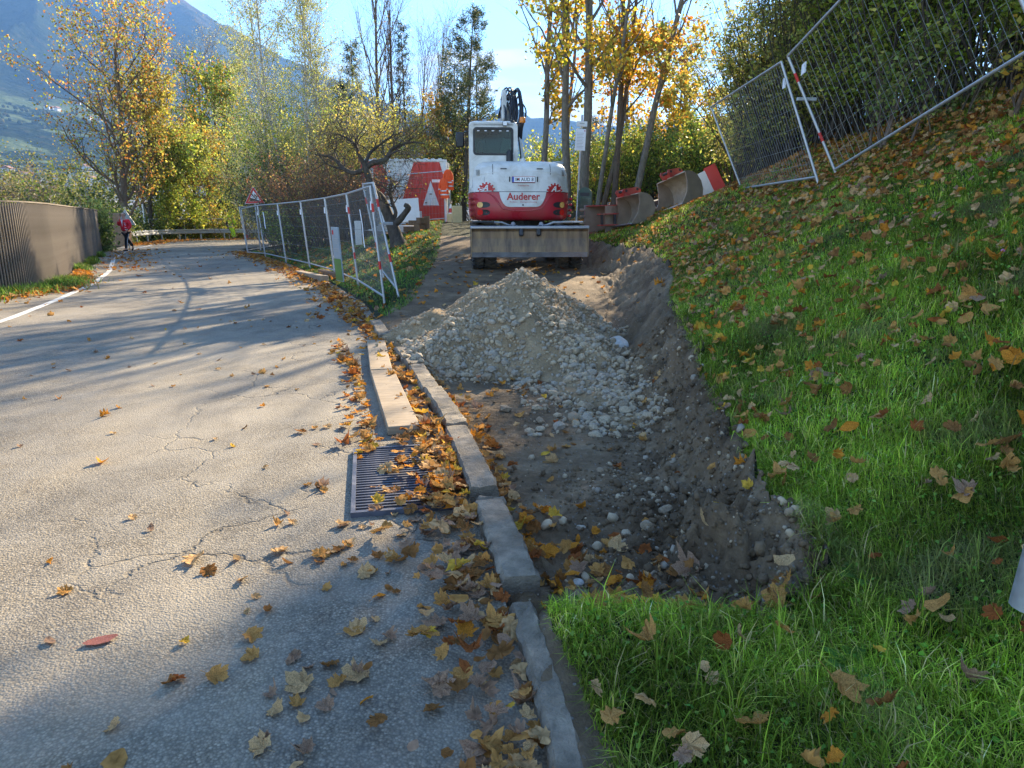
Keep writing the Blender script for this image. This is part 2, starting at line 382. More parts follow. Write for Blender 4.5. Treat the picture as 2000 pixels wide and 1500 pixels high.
M['exc_red'] = pmat('machine_red', (.42, .018, .03), .34, var=.06, scale=2, bmp=0, dirt=(.27, .09, .065), dirt_amt=.35, dirt_scale=2.5, coat=.05)
M['letter_red'] = pmat('lettering_red', (.45, .022, .02), .45, var=.05, bmp=0)
M['exc_dark'] = pmat('machine_dark_steel', (.035, .037, .042), .55, .2, var=.3, scale=5, bmp=.1, dirt=(.14, .12, .095), dirt_amt=.4)
M['exc_grey'] = pmat('machine_grey', (.36, .37, .38), .45, .2, var=.12, scale=4, bmp=0, dirt=(.2, .18, .15), dirt_amt=.4)
M['rubber'] = pmat('muddy_tyre_rubber', (.035, .036, .04), .8, var=.3, scale=7, bmp=.2, dirt=(.16, .125, .085), dirt_amt=.7, dirt_scale=4)
M['sky_sheen_rubber'] = pmat('tyre_side_sky_sheen', (.04, .05, .085), .6, var=.2, scale=7, bmp=.1, dirt=(.10, .09, .08), dirt_amt=.25)  # bluish sky sheen on dark tyres put into the rubber colour
M['hose'] = pmat('black_hose', (.012, .012, .016), .35, var=.1, bmp=0)
M['blade'] = pmat('worn_blade_steel', (.15, .10, .065), .5, .4, var=.6, scale=6, bmp=.25, dirt=(.33, .22, .11), dirt_amt=.6, dirt_scale=5, stretch=(1.6, 1, .22))
M['blade_edge'] = pmat('polished_blade_edge', (.28, .29, .32), .35, .7, var=.25, scale=6, bmp=.1)
M['black'] = pmat('black_plastic', (.02, .02, .022), .5, var=.1, bmp=0)
M['chrome'] = pmat('chrome_rod', (.75, .76, .78), .12, 1, var=.04, bmp=0)
M['orange_lens'] = pmat('orange_lens', (.75, .22, .02), .2, var=.1, bmp=0)
M['amber_lens'] = pmat('amber_lens', (.75, .42, .12), .15, var=.15, scale=30, bmp=0)
M['red_lens'] = pmat('red_lens', (.60, .015, .015), .15, var=.15, scale=30, bmp=0)
M['plate_white'] = pmat('plate_white', (.78, .79, .80), .4, var=.03, bmp=0)
M['plate_blue'] = pmat('plate_blue', (.02, .07, .45), .4, var=.03, bmp=0)
M['glass'] = glassmat('tinted_cab_glass', (.30, .41, .37))
M['red_paint'] = pmat('sign_red', (.50, .02, .015), .5, var=.06, bmp=0)
M['cont_red'] = pmat('container_red', (.55, .035, .018), .5, var=.08, scale=3, bmp=.05, dirt=(.35, .04, .03), dirt_amt=.3)
M['cont_white'] = pmat('container_white', (.66, .66, .63), .5, var=.06, scale=3, bmp=.05, dirt=(.5, .48, .43), dirt_amt=.35)
M['sign_white'] = pmat('sign_white', (.72, .72, .70), .5, var=.05, bmp=0)
M['sign_back'] = pmat('sign_back_grey', (.42, .42, .40), .5, .3, var=.1, bmp=0)
M['paper'] = pmat('white_paper', (.80, .81, .84), .7, var=.03, bmp=0)
M['board_green'] = pmat('notice_green', (.10, .22, .05), .5, var=.25, scale=4, bmp=0)
M['board_blue'] = pmat('notice_pale_blue', (.30, .35, .38), .5, var=.1, bmp=0)
M['bin_green'] = pmat('bin_dark_green', (.012, .055, .04), .3, var=.15, scale=3, bmp=0, coat=.3)
M['bucket'] = pmat('bucket_worn_steel', (.30, .23, .165), .6, .15, var=.3, scale=5, bmp=.2, dirt=(.27, .20, .14), dirt_amt=.6, dirt_scale=3)
M['bucket_red'] = pmat('bucket_faded_red', (.42, .035, .03), .5, var=.2, scale=4, bmp=.1, dirt=(.26, .18, .12), dirt_amt=.5, dirt_scale=4)
M['bucket_pale'] = pmat('bucket_pale_steel', (.42, .37, .30), .55, .15, var=.25, scale=5, bmp=.2, dirt=(.26, .19, .12), dirt_amt=.5)
M['hivis_orange'] = pmat('hivis_orange_cloth', (.85, .10, .02), .85, var=.1, scale=20, bmp=.2)
M['hivis_yellow'] = pmat('hivis_yellow_cloth', (.50, .78, .03), .85, var=.1, scale=20, bmp=.2)
M['reflect'] = pmat('reflective_tape', (.55, .56, .55), .4, .3, var=.05, bmp=0)
M['red_jacket'] = pmat('red_jacket_cloth', (.72, .015, .03), .8, var=.15, scale=14, bmp=.4, bdist=.01)
M['black_cloth'] = pmat('black_cloth', (.014, .014, .018), .9, var=.2, bmp=.2)
M['navy_cloth'] = pmat('dark_blue_cloth', (.03, .035, .07), .9, var=.2, bmp=.2)
M['white_cloth'] = pmat('white_cloth', (.68, .69, .72), .85, var=.05, bmp=.1)
M['skin'] = pmat('skin', (.50, .27, .19), .55, var=.08, scale=12, bmp=.05)
M['hair'] = pmat('grey_hair', (.15, .14, .135), .8, var=.3, scale=40, bmp=.4)
M['yellow_block'] = pmat('pale_yellow_block', (.58, .46, .24), .75, var=.12, bmp=.1)
M['crate'] = pmat('black_blue_crate', (.02, .022, .045), .5, var=.2, bmp=0)
M['bark_grey'] = barkmat('grey_maple_bark', (.17, .145, .115))
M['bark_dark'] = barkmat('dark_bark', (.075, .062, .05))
M['bark_brown'] = barkmat('brown_bark', (.13, .095, .07))
M['bark_birch'] = barkmat('pale_birch_bark', (.42, .39, .34))
M['leaves'] = leafmat('tree_leaves', None, .5)
M['needles'] = leafmat('conifer_needles', None, .25)
M['grass'] = leafmat('grass_blades', None, .35, .6, .12)
LEAFC = {'tan': (.54, .28, .085), 'brown': (.29, .135, .045), 'orange': (.62, .25, .035), 'yellow': (.68, .42, .06), 'pale': (.60, .38, .18), 'rust': (.31, .10, .03), 'mauve': (.37, .23, .145)}
for k_, c_ in LEAFC.items(): M['leaf_' + k_] = leafmat('dry_leaf_' + k_, c_, .3, .85, .04)
# ---------------------------------------------------------------- the lie of the land
def curve(ys, xs, smooth=.8):
    Y = np.arange(-8, 80, .1); X = np.interp(Y, ys, xs); n = int(smooth / .1)
    if n > 1:
        k = np.ones(2 * n + 1) / (2 * n + 1); Xp = np.pad(X, n, mode='edge'); X = np.convolve(Xp, k, 'valid')
    return lambda y: np.interp(y, Y, X)
KERB = curve([-8, -3, 1.75, 2.64, 3.05, 3.51, 4.97, 6.84, 9.2, 12.6, 16.44, 23.5, 29.9, 34.5, 37, 40, 46, 52, 60], [.5, .35, .12, -.02, -.10, -.19, -.49, -.98, -1.72, -2.75, -4.25, -7.37, -10.6, -12.98, -13.8, -13.5, -9, -3, 4], .4)
LEFT = curve([-8, 5, 10, 13, 15.6, 17.6, 22.5, 29, 33.5, 43, 50, 56, 80], [-12.5, -12.0, -11.4, -10.9, -10.45, -11.2, -13.6, -16.7, -19, -22.7, -24.5, -25, -25], .5)
LINE = curve([-8, 4, 7.5, 10.7, 13.4, 17.1, 21.2, 28, 36, 44], [-7.0, -7.0, -7.2, -7.77, -8.68, -10.04, -11.9, -15.48, -19, -21.5], .8)
EDGE = curve([-8, 0, 2.5, 2.8, 3.5, 4.12, 4.86, 5.67, 6.59, 8.06, 10.96, 14.48, 16.5, 18.4, 22, 40], [1.5, 1.2, 1.2, 1.30, 1.34, 1.37, 1.45, 1.55, 1.66, 1.83, 2.5, 2.75, 2.2, 1.9, 1.9, 1.9], .25)
EH = curve([-8, 0, 2.5, 2.8, 3.5, 4.12, 4.86, 5.67, 6.59, 8.06, 10.96, 14.48, 18.4, 22, 28, 40], [.06, .08, .07, .09, .15, .2, .27, .33, .42, .5, .75, .9, 1.02, 1.35, 1.7, 1.7], .3)
SLOPE = curve([-8, 0, 3, 6, 11, 15, 17.5, 20, 26, 40], [.42, .42, .46, .54, .60, .58, .40, .27, .08, 0], .5)
FLOOR = curve([-8, 2.4, 3.2, 7, 8.5, 10, 13, 14.5, 15.8, 18.2, 21, 26, 40], [.02, -.04, -.13, -.13, -.10, .02, .30, .42, .46, .50, .90, 1.35, 1.4], .4)
LBANK = curve([-8, 10.4, 11.2, 12, 15, 20, 26, 34, 60], [-9, -2.1, -1.85, -1.75, -1.85, -2.1, -2.6, -3, -3], .3)
def bankw(y): return np.interp(y, [2, 3, 5, 7, 10, 14, 18], [.22, .25, .42, .62, .95, .9, .5])
def in_trench(x, y):
    """1 where the ground has been dug open"""
    k = KERB(y); w = fbm(x, y, .5, 3, off=3) * .16
    a = sstep(2.42, 2.56, y + w) * (x > k + .02) * (x < EDGE(y) + fbm(x, y, .35, 3, off=5) * .13)
    a = a * (x > LBANK(y) + w * 1.5) * (y < 22 + w * 4)
    return a
def gh(x, y, detail=True):
    x = np.asarray(x, float); y = np.asarray(y, float)
    k = KERB(y); E = EDGE(y); eh = EH(y); m = SLOPE(y); T = FLOOR(y); bw = bankw(y)
    up = x - E
    S = eh + m * np.where(up > 0, up - .35 * (1 - np.exp(-up / .35)) * .3, 0) - sstep(6.5, 12, x) * m * np.maximum(x - 6.5, 0) * .55
    # flat verge before the trench starts
    verge = .055 + (eh - .055) * np.clip((x - k - .12) / np.maximum(E - k - .12, .1), 0, 1)
    t = sstep(0, 1, (x - (E - bw)) / bw)
    trench = T + (eh - T) * t
    tm = sstep(2.38, 2.62, y + fbm(x, y, .5, 3, off=3) * .16) if detail else sstep(2.38, 2.62, y)
    low = verge * (1 - tm) + trench * tm
    z = np.where(up > 0, S, low)
    # grassy bank between road and path further on
    lb = LBANK(y); far = sstep(10.2, 11.4, y)
    bank = .03 + (T - .03) * sstep(0, 1, np.clip((x - k - .25) / np.maximum(lb - k - .25, .15), 0, 1))
    z = np.where((x < lb) & (y > 10.2), bank * far + z * (1 - far), z)
    # the hillside drops away behind
    y0 = np.where(x > 0, 29.0, 36.0 - 0 * x) - np.clip(-x - 9, 0, 3) * 0
    z = z - np.maximum(y - y0, 0) ** 1.0 * .42 * sstep(0, 6, y - y0) * (x > k)
    # under and beyond the road
    z = np.where(x < k + .02, -.07, z)
    xl = LEFT(y); z = np.where(x < xl, -.02 - np.maximum(xl - .6 - x, 0) * .30, z)
    z = np.where((y > 55) & (x < k), -.07 - (y - 55) * .4, z)
    if detail:
        tr = in_trench(x, y)
        d1 = fbm(x, y, .24, 4, .62) * .085 + np.abs(fbm(x, y, .12, 4, .62, 9)) * .08
        onbank = np.clip((x - (E - bw * 1.3)) / (bw * .5), 0, 1)
        near = np.where(y < 8, 1, .8)
        # parallel scrape marks of the bucket teeth on the floor
        scr = np.sin((y * 1.0 + .18 * x + fbm(x, y, .8, 2, off=4) * .35) * 2 * PI / .105) * .008 * sstep(3.9, 4.4, y) * (1 - sstep(6.8, 7.5, y)) * (1 - sstep(.55, .9, x))
        flat = sstep(3.6, 4.4, y) * (1 - onbank)
        z = z + tr * (d1 * (.16 + 1.0 * onbank + .8 * (1 - flat)) * near + scr)
        # heap of loose clods at the near end
        z = z + tr * .13 * np.exp(-(((x - 1.0) / .30) ** 2 + ((y - 3.25) / .55) ** 2)) * (1 + 2.6 * fbm(x, y, .15, 4, .65, 6))
        z = z + (1 - tr) * (fbm(x, y, .9, 3) * .05 + fbm(x, y, .2, 2, off=2) * .015) * (x > k + .1) * np.where(x > xl, 1, 0)
    return z
def growing(first, last, small, rate, lo, hi):
    """grid lines, dense between first and last"""
    a = list(np.arange(first, last + 1e-6, small)); s = small
    while a[-1] < hi: s *= rate; a.append(a[-1] + s)
    s = small; b = [a[0]]
    while b[0] > lo: s *= rate; b.insert(0, b[0] - s)
    return np.array(b[:-1] + a)
gx = growing(-1.0, 2.6, .028, 1.045, -60, 45)
gy = growing(1.9, 6.5, .028, 1.022, -6, 78)
GX, GY = np.meshgrid(gx, gy); GZ = gh(GX, GY)
nx, ny = len(gx), len(gy)
V = np.stack([GX.ravel(), GY.ravel(), GZ.ravel()], 1)
I = np.arange(nx * ny).reshape(ny, nx)
Q = np.stack([I[:-1, :-1].ravel(), I[:-1, 1:].ravel(), I[1:, 1:].ravel(), I[1:, :-1].ravel()], 1)
qc = V[Q].mean(1); tr = in_trench(qc[:, 0], qc[:, 1]) > .5
tr |= (qc[:, 1] < 2.8) & (qc[:, 0] > KERB(qc[:, 1]) - .05) & (qc[:, 0] < KERB(qc[:, 1]) + .17 + .1 * fbm(qc[:, 0], qc[:, 1], .3, 3))
def submesh(name, sel, mat):
    q = Q[sel]; u, inv = np.unique(q.ravel(), return_inverse=True)
    return np_mesh(name, V[u], inv.reshape(-1, 4), mat, True)
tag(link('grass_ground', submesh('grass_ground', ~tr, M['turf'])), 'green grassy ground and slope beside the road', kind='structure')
tag(link('dug_earth', submesh('dug_earth', tr, M['earth'])), 'dug up brown earth floor and bank of the excavated path', kind='structure')
# road sheet
ry = np.concatenate([np.arange(-5, 14, .35), np.arange(14, 56, .7)]); cols = np.linspace(0, 1, 15)
RX = LEFT(ry)[:, None] * (1 - cols) + (KERB(ry) + .0)[:, None] * cols
RZ = np.zeros_like(RX); RY = np.repeat(ry[:, None], 15, 1)
I = np.arange(RX.size).reshape(RX.shape)
tag(link('road', np_mesh('road', np.stack([RX.ravel(), RY.ravel(), RZ.ravel()], 1), np.stack([I[:-1, :-1].ravel(), I[:-1, 1:].ravel(), I[1:, 1:].ravel(), I[1:, :-1].ravel()], 1), M['asphalt'], True)), 'worn grey asphalt road curving left', kind='structure')
ly = np.arange(2, 43, .3); lx = LINE(ly); t = np.gradient(lx, ly); nl = np.sqrt(1 + t * t)
LV = np.concatenate([np.stack([lx - .065 / 1 * nl, ly, np.full_like(ly, .004)], 1), np.stack([lx + .065 * nl, ly, np.full_like(ly, .004)], 1)])
n_ = len(ly); a = np.arange(n_ - 1)
tag(link('edge_line', np_mesh('edge_line', LV, np.stack([a, a + n_, a + n_ + 1, a + 1], 1), M['white_paint'])), 'white painted edge line along the left of the road', kind='structure')

# ---------------------------------------------------------------- kerb stones
def kerb_stone(name, pts, w, h, seed, parent, z0=-.10):
    rng = np.random.default_rng(seed); mb = MB(); rings = []
    n = max(4, int((Vector(pts[-1]) - Vector(pts[0])).length / .045))
    P = [Vector(pts[0]).lerp(Vector(pts[-1]), i / n) for i in range(n + 1)]
    if len(pts) > 2:
        tt = np.linspace(0, 1, len(pts)); P = [Vector([np.interp(i / n, tt, [p[c] for p in pts]) for c in range(3)]) for i in range(n + 1)]
    for i, p in enumerate(P):
        t = P[min(i + 1, n)] - P[max(i - 1, 0)]; t.z = 0; t.normalize(); nr = Vector((t.y, -t.x, 0))
        j = lambda s=.008: float(rng.normal(0, s * .55))
        e = .35 if i in (0, n) else 1
        top = h * (1 - (.12 if i in (0, n) else 0)); b = .022
        prof = [(0, z0), (j(.006), top * .4), (j(.007), top - b * 1.0 + j(.005)), (b * .6 + j(.005), top + j(.005)), (w * .35, top + j(.006)), (w * .7, top + j(.006)), (w - b * .7 + j(.005), top + j(.006)), (w + j(.008), top - b + j(.007)), (w + j(.006), top * .4), (w, z0)]
        rings.append([p + nr * q + Vector((0, 0, z)) for q, z in prof])
    return mb.loft(rings).build(name, M['kerbtop'], parent, False)
kr = empty('kerb', (0, 0, 0)); kr['kind'] = 'structure'; kr['label'] = 'broken weathered concrete kerb between road and dug path'
def kpt(y, off=0, z=0): return (float(KERB(y)) + off, y, z)
# near worn kerb, then the loose stones beside the trench
kerb_stone('kerb_stone', [kpt(y) for y in np.linspace(-.5, 2.56, 10)], .10, .06, 1, kr)
for i, (y0, y1, off, h, tw) in enumerate([(2.74, 3.58, .0, .085, .0), (3.62, 3.70, .02, .06, .02), (3.74, 4.93, .0, .10, .0), (5.02, 6.15, .02, .10, -.01), (6.19, 7.2, .0, .09, .02), (7.24, 8.2, .02, .09, 0), (9.0, 9.75, -.05, .11, .02), (9.8, 10.4, -.02, .10, .0)]):
    kerb_stone('kerb_stone', [kpt(y0, off), kpt((y0 + y1) / 2, off), kpt(y1, off + tw)], .165, h * .9, 20 + i, kr)
y = 10.6; i = 0
while y < 34:
    kerb_stone('kerb_stone', [kpt(y, .0), kpt(y + .5, 0), kpt(y + .97, 0)], .14, .055, 60 + i, kr); y += 1.0; i += 1

# ---------------------------------------------------------------- grate
gr = empty('drain_grate', (-.835, 3.53, 0), (0, 0, R(11.5)), 'dark steel bar drain grate half covered with brown leaves beside the kerb', 'grate')
GWd, GLn = .50, 1.06
mb = MB()
for (c, s) in (((GWd / 2, -.012, .004), (GWd + .05, .024, .05)), ((GWd / 2, GLn + .012, .004), (GWd + .05, .024, .05)), ((-.012, GLn / 2, .004), (.024, GLn, .05)), ((GWd + .012, GLn / 2, .004), (.024, GLn, .05))): mb.box(c, s)
mb.build('frame', M['iron'], gr)
bar = MB().box((GWd / 2, 0, -.006), (GWd - .002, .013, .045)).mesh('bar', M['iron'])
for i in range(26): link('bar', bar, gr, (0, .02 + (GLn - .04) * i / 25, .004))
MB().box((GWd / 2, GLn / 2, .0125), (GWd - .004, GLn - .004, .006)).build('pit_shade', M['dark'], gr)  # thin black sheet under the bars, painted shade instead of a real hole
bpy.data.objects['pit_shade'].location.z = -.011

# ---------------------------------------------------------------- planks beside the kerb
def plank(p0, p1, w, h, label, seed):
    p0 = Vector(p0); p1 = Vector(p1); d = p1 - p0
    o = MB().box((d.length / 2, 0, h / 2), (d.length, w, h), bev=.006).build('wooden_plank', M['plank'], None)
    o.location = p0; o.rotation_euler = (0, 0, math.atan2(d.y, d.x)); tag(o, label, 'plank', 'planks laid along the kerb'); return o
plank((-.79, 4.98, .004), (-1.30, 6.95, .004), .235, .065, 'long pale plank on the asphalt, near one with its sawn end by the grate', 1)
plank((-1.315, 6.98, .004), (-1.70, 8.75, .004), .22, .065, 'pale plank beside the gravel heap, far one of the two in line', 2)

# ---------------------------------------------------------------- stones
def stone_mesh(name, seed, mat, sub=2):
    rng = np.random.default_rng(seed); bm = bmesh.new(); bmesh.ops.create_icosphere(bm, subdivisions=sub, radius=.5)
    sc = np.array([1, rng.uniform(.7, .95), rng.uniform(.5, .75)]); pl = rng.normal(size=(7, 3)); pl /= np.linalg.norm(pl, axis=1)[:, None]; cut = rng.uniform(.30, .42, 7)
    for v in bm.verts:
        p = np.array(v.co)
        for q, c in zip(pl, cut):
            d = p @ q
            if d > c: p = p - q * (d - c) * .85
        p *= sc; v.co = p
    me = bpy.data.meshes.new(name); bm.to_mesh(me); bm.free(); me.materials.append(mat); return me
STONES = [stone_mesh('stone', 100 + i, [M['stone'], M['stone'], M['stone2'], M['stone'], M['stone3'], M['stone2']][i % 6], 1 if i % 3 else 2) for i in range(12)]
def mesh_arrays(me):
    n = len(me.vertices); v = np.zeros(n * 3, np.float32); me.vertices.foreach_get('co', v); me.calc_loop_triangles()
    t = np.zeros(len(me.loop_triangles) * 3, np.int32); me.loop_triangles.foreach_get('vertices', t); return v.reshape(-1, 3), t.reshape(-1, 3)
def rotmats(rng, n, tilt=PI):
    q = rng.normal(size=(n, 4)); q /= np.linalg.norm(q, axis=1)[:, None]; w, x, y, z = q.T
    return np.stack([np.stack([1 - 2 * (y * y + z * z), 2 * (x * y - z * w), 2 * (x * z + y * w)], 1), np.stack([2 * (x * y + z * w), 1 - 2 * (x * x + z * z), 2 * (y * z - x * w)], 1), np.stack([2 * (x * z - y * w), 2 * (y * z + x * w), 1 - 2 * (x * x + y * y)], 1)], 1)
def scatter(name, protos, pos, size, rots, which, parent=None, mats=None):
    """one mesh of many small pieces"""
    VV = []; FF = []; MI = []; off = 0; ml = []
    for k, me in enumerate(protos):
        v, t = mesh_arrays(me); s = which == k
        if not s.any(): continue
        m = me.materials[0]
        if m not in ml: ml.append(m)
        P = np.einsum('nij,kj->nki', rots[s], v) * size[s][:, None, None] + pos[s][:, None, :]
        cnt = s.sum(); F = t[None] + (np.arange(cnt) * len(v))[:, None, None] + off
        VV.append(P.reshape(-1, 3)); FF.append(F.reshape(-1, 3)); MI.append(np.full(cnt * len(t), ml.index(m))); off += cnt * len(v)
    me = np_mesh(name, np.concatenate(VV), np.concatenate(FF), ml, False, mi=np.concatenate(MI))
    return link(name, me, parent)
# gravel heap
def heap_h(x, y):
    def cone(cx, cy, h, rx, ry, rot=0):
        u = (x - cx) * math.cos(rot) + (y - cy) * math.sin(rot); v = -(x - cx) * math.sin(rot) + (y - cy) * math.cos(rot)
        r = np.sqrt((u / rx) ** 2 + (v / ry) ** 2 + .006); return h * (1 - r)
    w = fbm(x, y, 1.0, 3, off=2) * .22
    h = np.maximum(cone(.12, 8.95, 1.10, 1.42, 1.65), cone(-.30, 9.3, .80, 1.25, 1.2))
    h = np.maximum(h, cone(-1.02, 9.15, .50, .85, .80)); h = np.maximum(h, cone(-.55, 8.2, .52, 1.0, .9)); h = np.maximum(h, cone(.65, 8.2, .55, .95, 1.05))
    h = np.maximum(h, cone(1.05, 6.9, .10, .6, 1.35, .15))
    return h + w * np.clip(h + .3, 0, .6) + fbm(x, y, .3, 4, .6) * .085 + 0 * x
hx = np.arange(-2.0, 2.3, .035); hy = np.arange(5.4, 11.0, .035); HX, HY = np.meshgrid(hx, hy)
base = gh(HX, HY); HZ = np.where(HX < KERB(HY) + .2, .06, base - .03); hh = heap_h(HX, HY)
HZ = np.where(hh > -.1, FLOOR(HY) + hh, base - .2)
keep = (HZ > np.where(HX < KERB(HY) + .2, .0, base - .05))
kf = keep[:-1, :-1] | keep[1:, 1:] | keep[:-1, 1:] | keep[1:, :-1]
I = np.arange(HX.size).reshape(HX.shape); q = np.stack([I[:-1, :-1], I[:-1, 1:], I[1:, 1:], I[1:, :-1]], -1)[kf]
u, inv = np.unique(q.ravel(), return_inverse=True); HV = np.stack([HX.ravel(), HY.ravel(), HZ.ravel()], 1)[u]
heap = empty('gravel_heap', (.05, 8.6, float(FLOOR(8.6))), label='pointed heap of grey gravel and sand in front of the excavator', cat='gravel heap')
HV_l = HV - np.array(heap.location)
link('sand_mound', np_mesh('sand_mound', HV_l, inv.reshape(-1, 4), M['sand'], True), heap)
def heap_top(x, y):
    b = gh(x, y); h = heap_h(x, y); z = np.where(h > -.1, FLOOR(y) + h, -9)
    return np.maximum(z, np.where(x < KERB(y) + .2, .08, b))
rng = np.random.default_rng(3); n = 30000
sx = rng.uniform(-1.9, 2.1, n); sy = rng.uniform(5.3, 10.6, n); hhs = heap_h(sx, sy)
dens = np.where(hhs > .02, .9, np.clip(.75 + hhs * 8, 0, 1) * .7)
# sandy streaks with few stones run down the left of the crest
streak = np.exp(-(((sx + .18 - (8.95 - sy) * .35) / .16) ** 2)) * (sy < 9) + np.exp(-(((sx + .95 - (9.0 - sy) * .1) / .35) ** 2)) * (sy > 8.3)
dens = dens * (gh(sx, sy, False) < FLOOR(sy) + .16) * (1 - .85 * np.clip(streak, 0, 1)) * np.where(sy > 9.4, .35, 1) * np.where(sx > KERB(sy) + .12, 1, .05)
ok = rng.random(n) < dens; sx, sy = sx[ok], sy[ok]; n = len(sx)
low = np.clip((9.2 - sy) / 2.0, 0, 1)
ss = np.clip(rng.lognormal(math.log(.027), .58, n) * (.7 + .75 * low), .013, .14)
sz = heap_top(sx, sy) + ss * .12
order = np.argsort(-ss * (1 + .3 * (9 - sy)))
SP = np.stack([sx, sy, sz], 1); which = rng.integers(0, 12, n)
for i in order[:290]:
    link('stone', STONES[which[i]], heap, SP[i] - np.array(heap.location), (rng.uniform(-.5, .5), rng.uniform(-.5, .5), rng.uniform(0, 6.28)), (ss[i],) * 3)
rest = order[290:13000]
o = scatter('small_stones', STONES, SP[rest] - np.array(heap.location), ss[rest], rotmats(rng, len(rest)), which[rest], heap); o['kind'] = 'stuff'
# the pale block at the right foot of the heap
bm_ = stone_mesh('boulder', 77, M['boulder'], 3); o = link('boulder', bm_, None, (1.26, 8.25, float(gh(1.26, 8.25)) + .13), (.2, .1, .6), (.36, .33, .42)); tag(o, 'pale angular boulder at the right foot of the gravel heap', 'boulder')
# loose stones and clods in the trench
rng = np.random.default_rng(8); n = 22000
sx = rng.uniform(-.2, 1.7, n); sy = rng.uniform(2.5, 7.5, n); k = in_trench(sx, sy) > .5
w = np.where(sy < 4.6, np.clip((sx - .15) / .6, .12, 1), np.clip((sx - .55) / .5, .05, 1)); ok = k & (rng.random(n) < w * np.where(sy < 4.6, .9, .5)); sx, sy = sx[ok], sy[ok]; n = len(sx)
ss = np.clip(rng.lognormal(math.log(.018), .65, n), .007, .085); sz = gh(sx, sy) + ss * .1
CLODS = [stone_mesh('clod', 300 + i, M['earth'], 1) for i in range(5)] + STONES[:6]
which = np.where(rng.random(n) < .86, rng.integers(0, 5, n), rng.integers(5, 11, n))
o = scatter('loose_stones', CLODS, np.stack([sx, sy, sz], 1), ss, rotmats(rng, n), which); tag(o, 'loose clods and pebbles scattered over the dug earth', kind='stuff')
for i, (x, y, s, mt, lb) in enumerate([(.72, 3.50, .085, 'stone3', 'round brown stone in the trench, the one nearest the grass edge clods'), (.62, 3.56, .075, 'stone', 'grey rounded stone in the trench beside the brown one'), (.38, 3.62, .06, 'stone2', 'small flat grey stone on the trench floor by the kerb'), (.86, 3.72, .10, 'stone3', 'largest brown stone among the clods of the trench'), (.60, 4.55, .07, 'stone3', 'single brown stone at the foot of the trench bank'), (.30, 2.95, .065, 'boulder', 'small pale stone in the dark earth at the near end of the trench')]):
    o = link('loose_stone', stone_mesh('loose_stone', 500 + i, M[mt], 2), None, (x, y, float(gh(x, y)) + s * .18), (.2, .1, i * 1.3), (s, s, s)); tag(o, lb, 'stone', 'single stones in the trench')
# ---------------------------------------------------------------- mesh site fences
def mesh_panel(p0, p1, q0, q1, label, group, tags=True, nv=26, rr=.021, wire=.0022, red=False):
    """panel between foot points p0, p1 and top points q0, q1"""
    p0, p1, q0, q1 = map(Vector, (p0, p1, q0, q1)); root = empty('fence_panel', p0, label=label, cat='fence panel', group=group)
    o = p0.copy(); P = lambda u, v: (p0.lerp(p1, u)).lerp(q0.lerp(q1, u), v) - o
    for u in (0, 1): MB().tube([P(u, -.02), P(u, .99)], rr, 10).build('post', M['galv'], root, True)
    MB().tube([P(0, .99), P(1, .99)], rr * .95, 8).build('top_rail', M['galv'], root, True)
    MB().tube([P(0, .07), P(1, .07)], rr * .95, 8).build('bottom_rail', M['galv'], root, True)
    nrm = (p1 - p0).cross(q0 - p0).normalized() * wire
    for v in (.07 + .92 * np.array([.12, .28, .44, .60, .76, .90])): MB().tube([P(0, v) + nrm * 1.6, P(1, v) + nrm * 1.6], wire * 1.25, 4, False).build('cross_wire', M['wire'], root)
    a = P(1. / (nv + 1), .07); b = P(1. / (nv + 1), .99)
    wm = MB().tube([(0, 0, 0), b - a], wire, 4, False).mesh('upright_wire', M['wire'])
    for i in range(nv):
        u = (i + 1) / (nv + 1); d1 = P(u, .99) - P(u, .07)
        if ((q1 - p1) - (q0 - p0)).length > .08:
            link('upright_wire', MB().tube([(0, 0, 0), d1], wire, 4, False).mesh('upright_wire', M['wire']), root, P(u, .07))
        else: link('upright_wire', wm, root, P(u, .07))
    if red:
        for u in (0, 1):
            for v in (.30, .78): MB().tube([P(u, v), P(u, v + .07)], rr * 1.06, 10, False).build('red_band', M['red_paint'], root)
    if tags:
        tgm = P(.035, .80)
        nn = (p1 - p0).cross(q0 - p0).normalized(); uu = (p1 - p0).normalized()
        for s in (1,):
            MB().add([tgm + nn * .012, tgm + nn * .012 + uu * .11, tgm + nn * .012 + uu * .11 + Vector((0, 0, .15)), tgm + nn * .012 + Vector((0, 0, .15)), tgm - nn * .012, tgm - nn * .012 + uu * .11, tgm - nn * .012 + uu * .11 + Vector((0, 0, .15)), tgm - nn * .012 + Vector((0, 0, .15))], [(0, 1, 2, 3), (7, 6, 5, 4), (0, 4, 5, 1), (1, 5, 6, 2), (2, 6, 7, 3), (3, 7, 4, 0)]).build('name_tag', M['paper'], root)
    return root
FB = [(-2.18, 12.18), (-3.36, 15.62), (-4.62, 18.72), (-6.15, 21.85), (-7.85, 25.0), (-9.65, 28.2), (-11.45, 31.3)]
G1 = 'mesh fence panels along the road'
names = ['nearest road fence panel, next to the leaning end panel', 'road fence panel with a white green notice board, second from the near end', 'road fence panel standing over two pale timbers', 'road fence panel with bare mesh, fourth from the near end', 'road fence panel with a white strip near the warning triangle', 'farthest road fence panel below the warning triangle']
